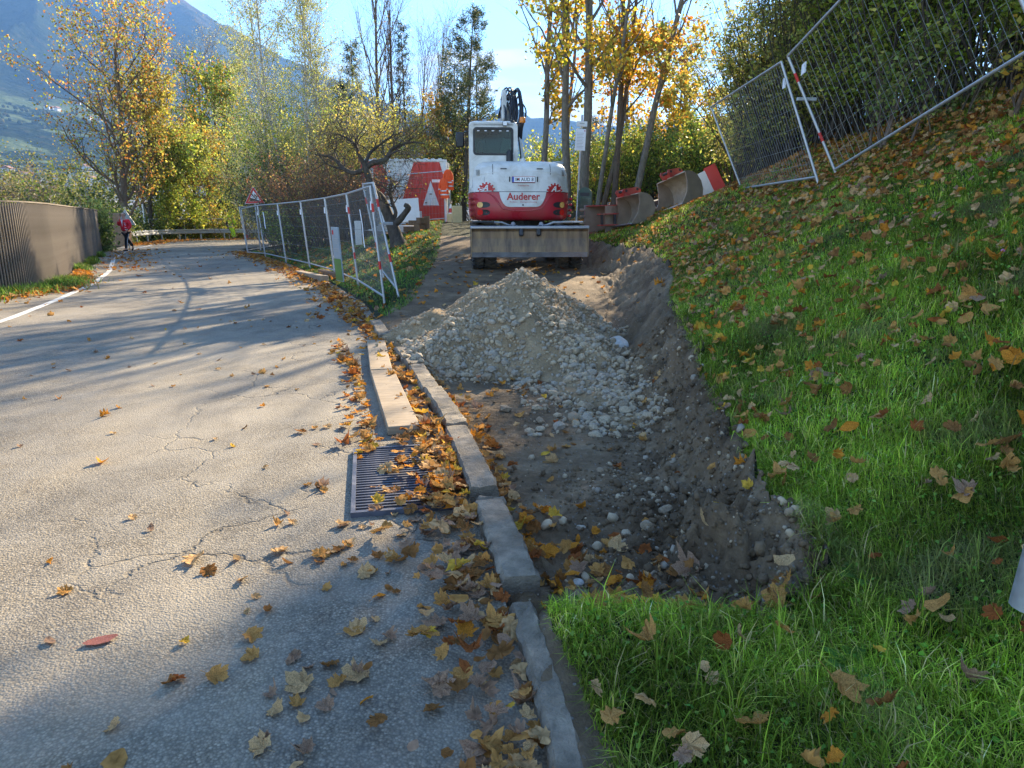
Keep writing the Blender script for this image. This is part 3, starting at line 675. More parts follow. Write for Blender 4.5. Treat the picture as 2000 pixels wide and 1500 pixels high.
for i in range(6):
    a, b = FB[i], FB[i + 1]; za, zb = float(gh(*a, False)), float(gh(*b, False))
    lean = lambda p: (p[0] - .22, p[1] + .45 - .36)
    t = Vector((b[0] - a[0], b[1] - a[1])); t.normalize(); g = t * .04
    mesh_panel((a[0] + g.x, a[1] + g.y, za + .02), (b[0] - g.x, b[1] - g.y, zb + .02), (a[0] + g.x - .17, a[1] + g.y + .04, za + 2.0), (b[0] - g.x - .17, b[1] - g.y + .04, zb + 2.0), names[i], G1, nv=30 if i < 3 else 22, wire=.0022 if i < 4 else .0026, red=(i == 0))
a = FB[6]; mesh_panel((a[0] - .04, a[1] + .05, .04), (a[0] + 1.0, a[1] + 2.6, .25), (a[0] - .24, a[1] + .05, 2.0), (a[0] + .8, a[1] + 2.6, 2.2), 'end panel of the road fence turning away below the warning triangle', G1, False, 20)
# the loose panel leaning against the near end
z1 = float(gh(-1.98, 12.35, False)); z2 = float(gh(-2.55, 15.4, False))
mesh_panel((-1.98, 12.42, z1 + .02), (-2.75, 15.3, z2 + .02), (-2.42, 12.85, z1 + 1.97), (-3.15, 15.55, z2 + 1.95), 'tilted fence panel with red bands at the near end of the road fence', G1, nv=30, red=True)
# clamps
for i, (p, lb) in enumerate([((-2.16, 12.60, 1.45), 'steel clamp joining the two nearest road fence posts')]):
    o = MB().box((0, 0, 0), (.20, .05, .05), (0, 0, .6), bev=.006).build('clamp', M['galv'], None, loc=p); tag(o, lb, 'clamp')
# papers and notice
def strip(a, i, u, v0, v1, label, w=.10):
    p0 = Vector((*FB[i], 0)); p1 = Vector((*FB[i + 1], 0)); t = (p1 - p0).normalized(); n = Vector((t.y, -t.x, 0)) if False else Vector((-t.y, t.x, 0)) * -1
    n = Vector((-t.y, t.x, 0)); n = n if n.y < 0 or n.x < 0 else -n
    n = -Vector((t.y, -t.x, 0)); 
    if n.x > 0: n = -n
    c = p0.lerp(p1, u); mb = MB(); rings = []
    for k in range(7):
        v = v0 + (v1 - v0) * k / 6; off = n * (.018 + .006 * math.sin(k * 1.3)) + Vector((-.085 * v, .02 * v, 0))
        rings.append([c + off + t * w / 2 + Vector((0, 0, v)), c + off - t * w / 2 + Vector((0, 0, v)), c + off - t * w / 2 + n * .002 + Vector((0, 0, v)), c + off + t * w / 2 + n * .002 + Vector((0, 0, v))])
    o = mb.loft(rings).build('paper_strip', M['paper'], None); tag(o, label, 'paper strip', 'white strips hung on the fence'); return o
strip('', 4, .72, 1.15, 1.75, 'white paper strip on the fence nearest the warning triangle', .16)
strip('', 0, .95, .95, 1.60, 'white paper strip hanging on the fence above the notice board', .12)
strip('', 0, .42, 1.0, 1.7, 'long white strip on the nearest panel, behind the leaning panel', .12)
# notice board
nb = empty('notice_board', (-4.02, 16.75, .10), (R(-3), 0, R(122)), 'tall notice board, white above and green below, leaning on the road fence', 'notice board')
MB().box((0, 0, .62), (.50, .03, 1.24), bev=.006).build('board', M['board_blue'], nb)
for sy_ in (1,):
    MB().box((0, .018, .27), (.47, .004, .50)).build('green_field', M['board_green'], nb); MB().box((0, .018, .88), (.47, .004, .66)).build('pale_field', M['board_blue'], nb)
    for z, w in ((.98, .26), (.93, .3), (.88, .22), (.75, .32), (.70, .28)): MB().box((-.02, .0215, z), (w, .003, .018)).build('text_line', M['sign_back'], nb)
    MB().box((.13, .0215, 1.12), (.10, .003, .10)).build('logo', M['red_paint'], nb)
# timbers lying at the fence foot
for (p0, p1, w, h, lb) in [((-4.5, 17.2), (-6.05, 20.3), .20, .16, 'long pale timber lying under the road fence'), ((-4.12, 17.6), (-5.3, 19.9), .16, .12, 'shorter brown timber lying behind the pale one at the fence')]:
    zz = [float(gh(*p, False)) for p in (p0, p1)]
    d = Vector((p1[0] - p0[0], p1[1] - p0[1], zz[1] - zz[0])); o = MB().box((d.length / 2, 0, h / 2), (d.length, w, h), bev=.01).build('timber', M['plank'] if 'pale timber' in lb else M['oldwood'], None)
    o.location = (*p0, zz[0]); o.rotation_euler = (0, -math.asin(d.z / d.length), math.atan2(d.y, d.x)); tag(o, lb, 'timber', 'timbers under the road fence')
# slope fence: two panels standing square to the slope
G2 = 'mesh fence panels on the grass slope'
def on(x, y, dz=.0): return Vector((x, y, float(gh(x, y, False)) + dz))
a = Vector((4.65, 11.16, 2.02)); b = Vector((4.89, 15.5, 2.02))
mesh_panel(a, b, a + Vector((-.58, .42, 1.84)), b + Vector((-.70, .42, 1.82)), 'slope fence panel beside the buckets, farther of the two', G2, nv=34)
a = Vector((4.88, 11.05, 2.12)); b = Vector((5.02, 7.2, 3.02))
mesh_panel(a, b, a + Vector((-.76, .42, 1.80)), b + Vector((-.70, .55, 1.80)), 'slope fence panel in front of the dark hedge, nearer of the two', G2, nv=25, red=True)
o = MB().box((4.42, 11.35, 3.28), (.30, .05, .05), (0, 0, .1), bev=.006).build('clamp', M['galv'], None); tag(o, 'steel clamp joining the two slope fence posts', 'clamp')
# steel foot at the right edge of the picture
o = MB().tube([(1.615, 2.00, .36), (1.635, 2.0, .52), (1.665, 2.02, .75), (1.72, 2.05, 1.0)], [.055, .06, .055, .05], 12).build('steel_post', M['galv'], None, True); tag(o, 'pale galvanised steel post cut off by the right edge above the grass', 'post')
# ---------------------------------------------------------------- excavator
ex = empty('excavator', (.23, 17.0, .47), (0, 0, R(4)), 'white and red wheeled excavator seen from behind with its blade down', 'excavator')
def sup(a, b, p, n, cx, cy, z, back=1.0):
    """superellipse ring"""
    r = []
    for k in range(n):
        t = 2 * PI * k / n; c, s = math.cos(t), math.sin(t)
        r.append(Vector((cx + a * math.copysign(abs(c) ** (2 / p), c), cy + b * math.copysign(abs(s) ** (2 / p), s), z)))
    return r
UX = -.10                     # centre of the upper carriage
BY0 = .20                     # its middle, front to back
def body_b(z):                # half depth, half width by height
    hw = np.interp(z, [1.02, 1.06, 1.12, 1.30, 1.62, 1.80, 2.02, 2.14, 2.22, 2.27], [1.03, 1.09, 1.115, 1.135, 1.135, 1.115, 1.09, 1.06, 1.00, .90])
    hd = np.interp(z, [1.02, 1.06, 1.12, 1.30, 1.62, 1.80, 2.02, 2.14, 2.22, 2.27], [1.30, 1.36, 1.40, 1.42, 1.40, 1.39, 1.36, 1.31, 1.22, 1.08]); return float(hw), float(hd)
PW = 3.6
def rear(x, z, off=.004):     # point on the rear face
    hw, hd = body_b(z); u = min(abs(x - UX) / hw, .999)
    return Vector((x, BY0 - hd * (1 - u ** PW) ** (1 / PW) - off, z))
ZR = [1.02, 1.06, 1.12, 1.22, 1.32, 1.45, 1.62]; ZW = [1.622, 1.70, 1.80, 1.90, 2.02, 2.09, 2.14, 2.18, 2.22, 2.25, 2.27]
def ring(z): hw, hd = body_b(z); return sup(hw, hd, PW, 72, UX, BY0, z)
cwt = MB().loft([ring(z) for z in ZR]).build('counterweight', M['exc_red'], ex, True)
hood = MB().loft([ring(z) for z in ZW]).build('engine_hood', M['exc_white'], ex, True)
def patch(poly_rows, name, mat, parent, off=.006):
    """rows: (z, x0, x1) laid on the rear face"""
    V = []; F = []; n = 24
    for (z, x0, x1) in poly_rows:
        for k in range(n + 1): V.append(rear(x0 + (x1 - x0) * k / n, z, off))
    for i in range(len(poly_rows) - 1):
        for k in range(n): a = i * (n + 1) + k; F.append((a, a + 1, a + n + 2, a + n + 1))
    m = len(V); V += [p + Vector((0, off + .012, 0)) for p in V]; F += [tuple(j + m for j in f[::-1]) for f in F]
    return MB().add(V, F).build(name, mat, parent, True)
# white bib let into the red counterweight
rows = [(1.30 + .005, -.30, .27), (1.315, -.36, .33), (1.34, -.40, .375), (1.38, -.435, .41), (1.44, -.47, .445), (1.50, -.495, .47), (1.56, -.51, .487), (1.615, -.52, .497)]
rows = [(z, UX + .03 + x0, UX + .03 + x1) for z, x0, x1 in rows]
patch(rows, 'white_panel', M['exc_white'], cwt, .012)
# raised red arch that frames the bib
for s in (-1, 1):
    pts = [rear(UX + s * 1.02, 1.60, -.005), rear(UX + s * .72, 1.60, -.004), rear(UX + s * .60, 1.52, -.004), rear(UX + s * .52, 1.40, -.004), rear(UX + s * .42, 1.27, -.004), rear(UX + s * .2, 1.235, -.004), rear(UX, 1.23, -.004)]
    MB().tube(pts, .02, 8).build('moulding', M['exc_red'], cwt, True)
# rear lamps in dark recesses
def oval(cx, cz, rx, rz, off, name, mat, parent, sink=.03):
    V = []; n = 24
    for k in range(n): t = 2 * PI * k / n; x = cx + rx * math.copysign(abs(math.cos(t)) ** .8, math.cos(t)); V.append(rear(x, cz + rz * math.sin(t), off))
    c = rear(cx, cz, off - (.0 if off > .01 else 0)); V.append(c); F = [(k, (k + 1) % n, n) for k in range(n)]
    V2 = [p + Vector((0, sink, 0)) for p in V]; m = len(V); F2 = [f[::-1] for f in [tuple(j + m for j in f) for f in F]]; Fs = [(k, k + m, (k + 1) % n + m, (k + 1) % n) for k in range(n)]
    return MB().add(V + V2, F + F2 + Fs).build(name, mat, parent, False)
for s in (-1, 1):
    for z, lens in ((1.35, 'amber_lens'), (1.19, 'red_lens')):
        h = oval(UX + s * .83, z, .145, .062, .006, 'lamp_recess', M['black'], cwt)
        oval(UX + s * .90, z, .062, .06, .014, 'tail_lamp', M[lens], h, .02)
# corner steps on the counterweight
for s in (-1, 1):
    for z in (1.12, 1.24, 1.36, 1.48):
        hw, hd = body_b(z); MB().box((UX + s * (hw - .02), BY0 - hd * .70, z), (.05, .34, .055), bev=.02).build('ridge', M['exc_red'], cwt, True)
    p = rear(UX + s * 1.035, 1.80); 
    hw, hd = body_b(1.8)
    V = [rear(UX + s * 1.06, 1.72, .006), rear(UX + s * .95, 1.72, .006), rear(UX + s * 1.05, 1.90, .006)]
    V2 = [q + Vector((-s * .004, .02, 0)) for q in V]; MB().add(V + V2, [(0, 1, 2), (5, 4, 3), (0, 3, 4, 1), (1, 4, 5, 2), (2, 5, 3, 0)]).build('vent', M['black'], hood)
# gear shaped emblems with an A
def mapped(poly_list, name, mat, parent, off=.008, thick=.008):
    mb = MB()
    for poly in poly_list:
        n = len(poly); V = [rear(x, z, off) for x, z in poly]; c = [rear(x, z, off - thick) for x, z in poly]
        mb.add(V + c, [tuple(range(n)), tuple(range(n, 2 * n))[::-1]] + [(i, i + n, (i + 1) % n + n, (i + 1) % n) for i in range(n)])
    return mb.build(name, mat, parent)
def emblem(cx, cz, s):
    n = 7; fan = []
    arc = []
    for k in range(n):
        t0 = PI * k / n; t1 = PI * (k + 1) / n; arc += [(t0, .80), (t0 + .22 * (t1 - t0), .80), (t0 + .28 * (t1 - t0), 1.0), (t0 + .72 * (t1 - t0), 1.0), (t0 + .78 * (t1 - t0), .80)]
    arc.append((PI, .80)); P = [(cx + .185 * r * math.cos(t), cz + .18 * r * math.sin(t)) for t, r in arc]
    for i in range(len(P) - 1): fan.append([P[i], P[i + 1], (cx, cz - .0)])
    fan.append([(cx - .15, cz + .004), (cx - .15, cz - .02), (cx + .15, cz - .02), (cx + .15, cz + .004)])
    mapped(fan, 'emblem', M['letter_red'], hood, .010)
    A = [[(cx - .085 * s, cz), (cx - .055 * s, cz), (cx + .022 * s, cz + .115), (cx + .0 * s, cz + .115)], [(cx + .0 * s, cz + .118), (cx + .035 * s, cz + .118), (cx + .035 * s, cz), (cx + .008 * s, cz)], [(cx - .04 * s, cz + .035), (cx + .01 * s, cz + .035), (cx + .01 * s, cz + .055), (cx - .025 * s, cz + .055)]]
    mapped(A, 'emblem_letter', M['exc_white'], hood, .018)
emblem(UX - .76, 1.645, 1); emblem(UX + .72, 1.625, 1)
def lettering(body, cx, cz, w, h, mat, name, parent, bold=0, off=.012, slab=False):
    me = text_mesh(body, 1.0, bold); n = len(me.vertices); co = np.zeros(n * 3); me.vertices.foreach_get('co', co); co = co.reshape(-1, 3)
    mn, mx = co.min(0), co.max(0); sx = w / (mx[0] - mn[0]); sz = h / (mx[1] - mn[1])
    for i, v in enumerate(me.vertices):
        x = cx + (co[i, 0] - (mn[0] + mx[0]) / 2) * sx; z = cz + (co[i, 1] - (mn[1] + mx[1]) / 2) * sz
        v.co = rear(x, z, off)
    me.materials.append(mat); return link(name, me, parent)
lettering('Auderer', UX + .03, 1.525, .72, .155, M['letter_red'], 'lettering', cwt, .022, .022)
lettering('Erdbau - Steingewinnung', UX + .03, 1.405, .58, .034, M['letter_red'], 'lettering', cwt, .002, .022)
lettering('Transporte', UX + .03, 1.745, .25, .036, M['letter_red'], 'lettering', hood, .004, .010)
MB().cyl(rear(UX + .02, 1.345, .02), rear(UX + .02, 1.345, -.02), .018, 10).build('lock', M['black'], cwt)
# number plate
c = rear(UX + .035, 1.87, .012); pl = MB().box(c, (.50, .012, .135), bev=.004).build('plate_holder', M['black'], hood)
MB().box(c + Vector((0, -.008, .006)), (.485, .006, .112)).build('number_plate', M['plate_white'], pl)
MB().box(c + Vector((-.225, -.0125, .006)), (.035, .004, .112)).build('plate_band', M['plate_blue'], pl)
for z in (-.052, .064): MB().box(c + Vector((0, -.0125, z)), (.485, .003, .006)).build('plate_stripe', M['red_paint'], pl)
me = text_mesh('IM AUD 8', 1, .006); co = np.array([v.co[:] for v in me.vertices]); mn, mx = co.min(0), co.max(0)
for i, v in enumerate(me.vertices): v.co = c + Vector(((co[i, 0] - (mn[0] + mx[0]) / 2) * .385 / (mx[0] - mn[0]) + .02, -.0125, .006 + (co[i, 1] - (mn[1] + mx[1]) / 2) * .072 / (mx[1] - mn[1])))
me.materials.append(M['black']); link('plate_text', me, pl)
sh = [(0, .018), (.014, .018), (.014, -.004), (0, -.02), (-.014, -.004), (-.014, .018)]
mb = MB(); mb.add([c + Vector((-.105 + x, -.0135, .012 + z)) for x, z in sh], [tuple(range(6))]); mb.build('plate_crest', M['red_paint'], pl)
for s in (-1, 1):
    MB().box(rear(UX + .035 + s * .30, 1.88, .008), (.025, .02, .11), bev=.006).build('latch', M['black'], hood)
    # shallow side grooves
    for z in (1.83, 1.93): MB().tube([rear(UX + s * .37, z, -.003), rear(UX + s * .80, z, -.003)], .006, 6).build('groove', M['exc_grey'], hood)
    MB().tube([rear(UX + s * .80, 1.83, -.003), rear(UX + s * .80, 1.93, -.003)], .006, 6).build('groove', M['exc_grey'], hood)
MB().tube([rear(UX + s_, 1.62, -.004) for s_ in np.linspace(-1.1, 1.1, 40)], .009, 6).build('seam', M['black'], hood)
MB().tube([rear(UX + q, 2.06 - .10 * (abs(q) / 1.0) ** 2, -.006) for q in np.linspace(-1.0, 1.0, 30)], .012, 6).build('crease', M['exc_white'], hood, True)
for s in (-1, 1):
    MB().tube([rear(UX + s * .62, z, -.003) for z in np.linspace(1.98, 2.20, 8)], .007, 6).build('panel_gap', M['black'], hood)
    for k in range(5): MB().box(rear(UX + s * .90, 1.98 + .025 * k, .002), (.16, .014, .010)).build('grille_slot', M['black'], hood)
    MB().tube([rear(UX + s * .45, 2.10, .0), rear(UX + s * .45, 2.10, .03), rear(UX + s * .33, 2.10, .03), rear(UX + s * .33, 2.10, .0)], .010, 6).build('grab_handle', M['black'], hood)
MB().lathe([(.05, 0), (.065, .03), (.06, .08), (.03, .10)], 12, Matrix.Translation((UX + .06, -.72, 2.25))).build('filler_cap', M['exc_white'], hood, True)
MB().lathe([(.075, 0), (.078, .16), (.06, .23), (.045, .26)], 14, Matrix.Translation((UX - .23, -.70, 2.25))).build('exhaust', M['black'], hood, True)
MB().lathe([(.04, 0), (.045, .03), (.02, .05)], 12, Matrix.Translation((UX + .52, -.55, 2.26))).build('side_marker', M['orange_lens'], hood, True)
MB().box((UX + .95, .35, 2.30), (.26, .5, .10), bev=.03).build('side_box', M['exc_grey'], hood, True)
MB().box((UX, .45, 1.30), (2.0, 2.6, .56), bev=.06).build('deck', M['exc_dark'], ex)
# cab
cab = empty('cab', (0, 0, 0)); cab.parent = ex
CX0, CX1, CY0, CY1, CZ0, CZ1 = UX - 1.11, UX - .05, -.62, .98, 1.66, 3.09
def post(p, q, r=.05, nm='cab_post'): return MB().tube([p, q], r, 8).build(nm, M['exc_white'], cab, True)
rail = [(CX0, CY0), (CX1, CY0), (CX1, CY1 - .25), (CX0, CY1 - .25)]
# rear wall: frame with rounded window opening
def rrect(x0, x1, z0, z1, r, n=5):
    P = []
    for (cx, cz, a0) in ((x1 - r, z1 - r, 0), (x0 + r, z1 - r, 90), (x0 + r, z0 + r, 180), (x1 - r, z0 + r, 270)):
        for k in range(n + 1): t = R(a0 + 90 * k / n); P.append((cx + r * math.cos(t), cz + r * math.sin(t)))
    return P
def frame_wall(outer, inner, y0, y1, name, mat, parent):
    n = len(outer); V = [(x, y0, z) for x, z in outer] + [(x, y0, z) for x, z in inner] + [(x, y1, z) for x, z in outer] + [(x, y1, z) for x, z in inner]; F = []
    for k in range(n):
        j = (k + 1) % n; F += [(k, j, n + j, n + k), (2 * n + k, 3 * n + k, 3 * n + j, 2 * n + j), (k, 2 * n + k, 2 * n + j, j), (n + k, n + j, 3 * n + j, 3 * n + k)]
    return MB().add(V, F).build(name, mat, parent, True)
fr = frame_wall(rrect(CX0, CX1, CZ0, CZ1, .09), rrect(CX0 + .09, CX1 - .10, 2.42, CZ1 - .10, .08), CY0, CY0 + .10, 'rear_frame', M['exc_white'], cab)
frame_wall(rrect(CX0 + .082, CX1 - .092, 2.412, CZ1 - .092, .08), rrect(CX0 + .125, CX1 - .135, 2.455, CZ1 - .135, .05), CY0 - .006, CY0 + .02, 'window_seal', M['black'], fr)
MB().box(((CX0 + CX1) / 2, CY0 + .03, (2.42 + CZ1 - .10) / 2), (CX1 - CX0 - .2, .008, CZ1 - .10 - 2.43)).build('rear_window', M['glass'], fr)
for k in range(5): MB().box((CX0 + .20 + k * .16, CY0 + .012, CZ1 - .165), (.05, .006, .02)).build('label_text', M['paper'], fr)
for p in [(CX0 + .05, CY1 - .30), (CX1 - .05, CY1 - .30), (CX0 + .05, .25), (CX1 - .05, .25)]: post((p[0], p[1], CZ0), (p[0], p[1], CZ1 - .05), .045)
rf = MB(); rf.loft([[Vector((x, y, z)) for x, y in rrect(CX0 + i, CX1 - i, CY0 + i, CY1 - .2 - i, .10)] for z, i in ((CZ1 - .06, .0), (CZ1 - .02, 0), (CZ1 + .02, .02), (CZ1 + .045, .08))]).build('roof', M['exc_white'], cab, True)
MB().box((CX0 + .03, .15, 2.0), (.05, 1.4, .70), bev=.02).build('door_panel', M['exc_white'], cab, True)
MB().box((CX1 - .03, .15, 2.0), (.05, 1.4, .70), bev=.02).build('side_panel', M['exc_white'], cab, True)
MB().box((CX0 + .03, .12, 2.68), (.008, 1.2, .66)).build('door_window', M['glass'], cab); MB().box((CX1 - .03, .12, 2.68), (.008, 1.2, .66)).build('side_window', M['glass'], cab)
MB().box(((CX0 + CX1) / 2, CY1 - .28, 2.5), (CX1 - CX0 - .15, .008, 1.05)).build('front_window', M['glass'], cab)
MB().box(((CX0 + CX1) / 2, .1, 1.72), (CX1 - CX0 - .1, 1.4, .05)).build('cab_floor', M['black'], cab)
seat = MB().box((-.66, .05, 2.30), (.46, .46, .16), bev=.05).box((-.66, -.20, 2.58), (.46, .14, .54), (R(8), 0, 0), bev=.06).box((-.66, -.24, 2.90), (.26, .09, .15), bev=.04).build('driver_seat', M['black'], cab, True)
MB().box((-.42, -.28, 2.60), (.16, .03, .40), (0, R(12), 0), bev=.01).build('paper_on_seat', M['sign_white'], cab)
MB().box((-.95, .30, 2.62), (.14, .16, .34), (0, 0, .3), bev=.05).build('hung_vest', M['hivis_orange'], cab, True)
MB().tube([(-.66, .62, 1.8), (-.66, .55, 2.45)], .03, 8).build('steering_column', M['black'], cab)
# mirror, lights, beacon
mm = MB().box((CX0 - .20, .55, 2.85), (.20, .07, .34), bev=.03).build('mirror', M['black'], cab, True); MB().tube([(CX0, .62, 3.05), (CX0 - .14, .58, 3.0)], .014, 6).build('mirror_arm', M['black'], mm)
wl = MB().box((UX - .33, CY0 - .03, CZ1 - .02), (.10, .10, .11), bev=.02).build('work_lamp', M['black'], cab, True); MB().box((UX - .33, CY0 - .084, CZ1 - .02), (.085, .006, .085)).build('lamp_lens', M['plate_white'], wl)
MB().box((UX - .17, CY0 + .05, CZ1 + .02), (.08, .08, .08), bev=.015).build('work_lamp', M['black'], cab, True)
MB().tube([(UX - .08, CY0 + .06, CZ1 - .01), (UX + .02, CY0 + .04, CZ1), (UX + .03, CY0 + .04, CZ1 + .02)], .016, 8).build('beacon_arm', M['black'], cab)
MB().lathe([(.06, 0), (.066, .02), (.062, .10), (.05, .115)], 14, Matrix.Translation((UX + .06, CY0 + .04, CZ1 + .01))).build('beacon', M['orange_lens'], cab, True)
# boom: two-piece arm rising ahead of the cab, hoses over the top
bm = empty('boom', (0, 0, -.56)); bm.parent = ex
def beam(path, w, h, name, mat, parent):
    P = [Vector(p) for p in path]; rings = []
    for i, p in enumerate(P):
        t = (P[min(i + 1, len(P) - 1)] - P[max(i - 1, 0)]).normalized(); s = Vector((1, 0, 0)); u = s.cross(t).normalized()
        ww = w[i] if isinstance(w, (list, tuple)) else w; hh_ = h[i] if isinstance(h, (list, tuple)) else h
        rings.append([p + s * ww / 2 + u * hh_ / 2, p - s * ww / 2 + u * hh_ / 2, p - s * ww / 2 - u * hh_ / 2, p + s * ww / 2 - u * hh_ / 2])
    return MB().loft(rings).build(name, mat, parent)
BX = -.22
beam([(BX, .95, 1.9), (BX, 1.2, 2.6), (BX, 1.45, 3.4), (BX, 1.75, 4.05)], [.24, .28, .26, .22], [.3, .42, .38, .26], 'lower_boom', M['exc_white'], bm)
beam([(BX - .02, 1.75, 4.12), (BX - .02, 2.15, 4.30), (BX - .02, 2.9, 3.9), (BX - .02, 3.5, 3.2)], [.24, .24, .22, .2], [.26, .34, .30, .2], 'upper_boom', M['exc_white'], bm)
beam([(BX - .02, 3.25, 3.75), (BX - .02, 3.55, 3.0), (BX - .02, 3.7, 2.3), (BX - .02, 3.75, 1.7)], [.2, .2, .18, .16], [.22, .32, .24, .18], 'dipper_arm', M['exc_white'], bm)
for s in (-1, 1):
    MB().cyl((BX + s * .20, 1.05, 1.9), (BX + s * .20, 1.36, 2.9), .05, 10).build('cylinder', M['exc_grey'], bm, True); MB().cyl((BX + s * .20, 1.36, 2.9), (BX + s * .20, 1.55, 3.6), .03, 10).build('piston_rod', M['chrome'], bm, True)
MB().cyl((BX - .1, 1.55, 3.75), (BX - .1, 2.2, 4.55), .06, 10).build('cylinder', M['exc_grey'], bm, True)
MB().box((BX - .09, 1.62, 4.32), (.12, .20, .75), (R(-18), 0, 0), bev=.02).build('pivot_plate', M['exc_white'], bm)
MB().box((BX + .12, 1.62, 4.25), (.05, .18, .55), (R(-18), 0, 0), bev=.02).build('pivot_plate', M['exc_grey'], bm)
for (p, q) in (((BX - .15, 1.6, 3.9), (BX + .2, 1.6, 3.9)), ((BX - .16, 1.72, 4.5), (BX + .15, 1.72, 4.5))): MB().cyl(p, q, .045, 10).build('pin', M['exc_dark'], bm)
rh = random.Random(4)
for k in range(16):
    x0 = BX - .12 + k * .028; top = 4.30 + rh.uniform(-.15, .38); sp = rh.uniform(.04, .26)
    P = [(x0, 1.30, 3.35 + rh.uniform(0, .3)), (x0 + .02, 1.22 - sp * .3, 3.75), (x0 + sp * .5, 1.25 - sp * .4, 4.1), (x0 + sp * .35, 1.45, top), (x0, 1.75, top + .10), (x0 - .06, 2.1, top - .05), (x0 - .08, 2.5, 4.15)]
    P2 = []
    for i in range(len(P) - 1):
        a0, a1, a2, a3 = [Vector(P[max(0, min(len(P) - 1, i + j))]) for j in (-1, 0, 1, 2)]
        for t in (0, .25, .5, .75): P2.append(.5 * ((2 * a1) + (a2 - a0) * t + (2 * a0 - 5 * a1 + 4 * a2 - a3) * t * t + (3 * a1 - a0 - 3 * a2 + a3) * t ** 3))
    P2.append(Vector(P[-1])); MB().tube(P2, .021, 6).build('hose', M['hose'], bm, True)
for k in range(5):
    x0 = BX - .10 + k * .05; MB().tube([(x0, .98 - .02 * k, 1.9), (x0 + .01, 1.0, 2.6), (x0, 1.2, 3.4)], .014, 6).build('hydraulic_pipe', M['exc_white'] if k % 2 else M['chrome'], bm)
for k in range(3):
    x0 = BX + .30 + k * .03; MB().tube([(x0 - .15, .95, 1.9), (x0, .9, 2.4), (x0 - .02, 1.1, 3.1), (x0 - .08, 1.3, 3.7), (x0 - .2, 1.5, 4.0)], .018, 6).build('hose', M['hose'] if k == 0 else M['exc_white'], bm)
# undercarriage
uc = MB().box((0, 0, .72), (1.0, 2.9, .34), bev=.05).box((0, -1.15, .50), (1.8, .26, .26), bev=.06).box((0, 1.15, .50), (1.8, .26, .26), bev=.06).build('chassis', M['exc_dark'], ex)
MB().lathe([(.52, .86), (.52, 1.03)], 24).build('slew_ring', M['exc_dark'], ex)
for s in (-1, 1):
    MB().tube([(s * .98, -1.42, .98), (s * .55, -1.50, .98), (s * .40, -1.46, .92), (s * .22, -1.46, .90)], .022, 8).build('brace_pipe', M['exc_grey'], uc, True)
    MB().box((s * .95, -1.2, .99), (.46, .80, .035), bev=.01).build('fender', M['exc_grey'] if s > 0 else M['exc_dark'], uc)
    MB().box((s * .18, -1.7, .72), (.09, .75, .16), (R(-12), 0, 0), bev=.02).build('blade_arm', M['exc_dark'], uc)
    MB().cyl((s * .30, -1.35, .95), (s * .34, -1.75, .72), .05, 10).build('blade_cylinder', M['exc_grey'], uc)
    MB().box((s * .35, -1.42, .86), (.26, .2, .14), bev=.03).build('valve_block', M['exc_dark'], uc)
def tyre_mesh():
    n = 40; w = .24; prof = [(.26, -w / 2), (.36, -w / 2 - .01), (.44, -w / 2 + .01), (.465, -w / 2 + .03), (.47, 0), (.465, w / 2 - .03), (.44, w / 2 - .01), (.36, w / 2 + .01), (.26, w / 2)]
    mb = MB().lathe(prof, n, Matrix.Rotation(PI / 2, 4, 'Y'))
    for k in range(22):
        for s in (-1, 1):
            t = 2 * PI * (k + (.5 if s > 0 else 0)) / 22
            Mx = Matrix.Rotation(t, 4, 'X') @ Matrix.Translation((s * .06, 0, .475)) @ Matrix.Rotation(s * R(32), 4, 'Z'); x, y, z = .075, .022, .016
            mb.add([(-x, -y, -z), (x, -y, -z), (x, y, -z), (-x, y, -z), (-x, -y, z), (x, -y, z), (x, y, z), (-x, y, z)], [(0, 3, 2, 1), (4, 5, 6, 7), (0, 1, 5, 4), (1, 2, 6, 5), (2, 3, 7, 6), (3, 0, 4, 7)], Mx)
    return mb.mesh('tyre', M['rubber'], True)
TY = tyre_mesh(); RIM = MB().lathe([(.05, -.09), (.24, -.09), (.27, -.12), (.28, .12), (.25, .09), (.05, .09)], 24, Matrix.Rotation(PI / 2, 4, 'Y')).mesh('rim', M['exc_grey'], True)
for y in (-1.15, 1.15):
    for s in (-1, 1):
        for k, x in enumerate((.79, 1.06)):
            t = link('tyre', TY, ex, (s * x, y, .482), (random.uniform(0, 6), 0, 0)); link('rim', RIM, t)
# dozer blade, curved plate
prof = [(-2.02, .30), (-2.06, .36), (-2.04, .50), (-1.99, .66), (-1.99, .80), (-2.04, .865)]
V = []; 
rings = []
for x in (-1.20, 1.20): rings.append([Vector((x, y, z)) for y, z in prof] + [Vector((x, y + .04, z)) for y, z in prof[::-1]])
bl = MB().loft(rings).build('dozer_blade', M['blade'], ex)
MB().box((0, -2.035, .335), (2.40, .05, .10), (R(12), 0, 0)).build('cutting_edge', M['blade_edge'], bl)
for s in (-1, 1): MB().add([(s * 1.2, -2.08, .29), (s * 1.2, -1.92, .29), (s * 1.2, -1.90, .88), (s * 1.2, -2.07, .88), (s * 1.222, -2.08, .29), (s * 1.222, -1.92, .29), (s * 1.222, -1.90, .88), (s * 1.222, -2.07, .88)], [(0, 1, 2, 3), (7, 6, 5, 4), (0, 4, 5, 1), (1, 5, 6, 2), (2, 6, 7, 3), (3, 7, 4, 0)]).build('end_plate', M['blade'], bl)
MB().box((0, -2.02, .885), (2.46, .12, .06), bev=.012).build('top_flange', M['blade_edge'], bl)
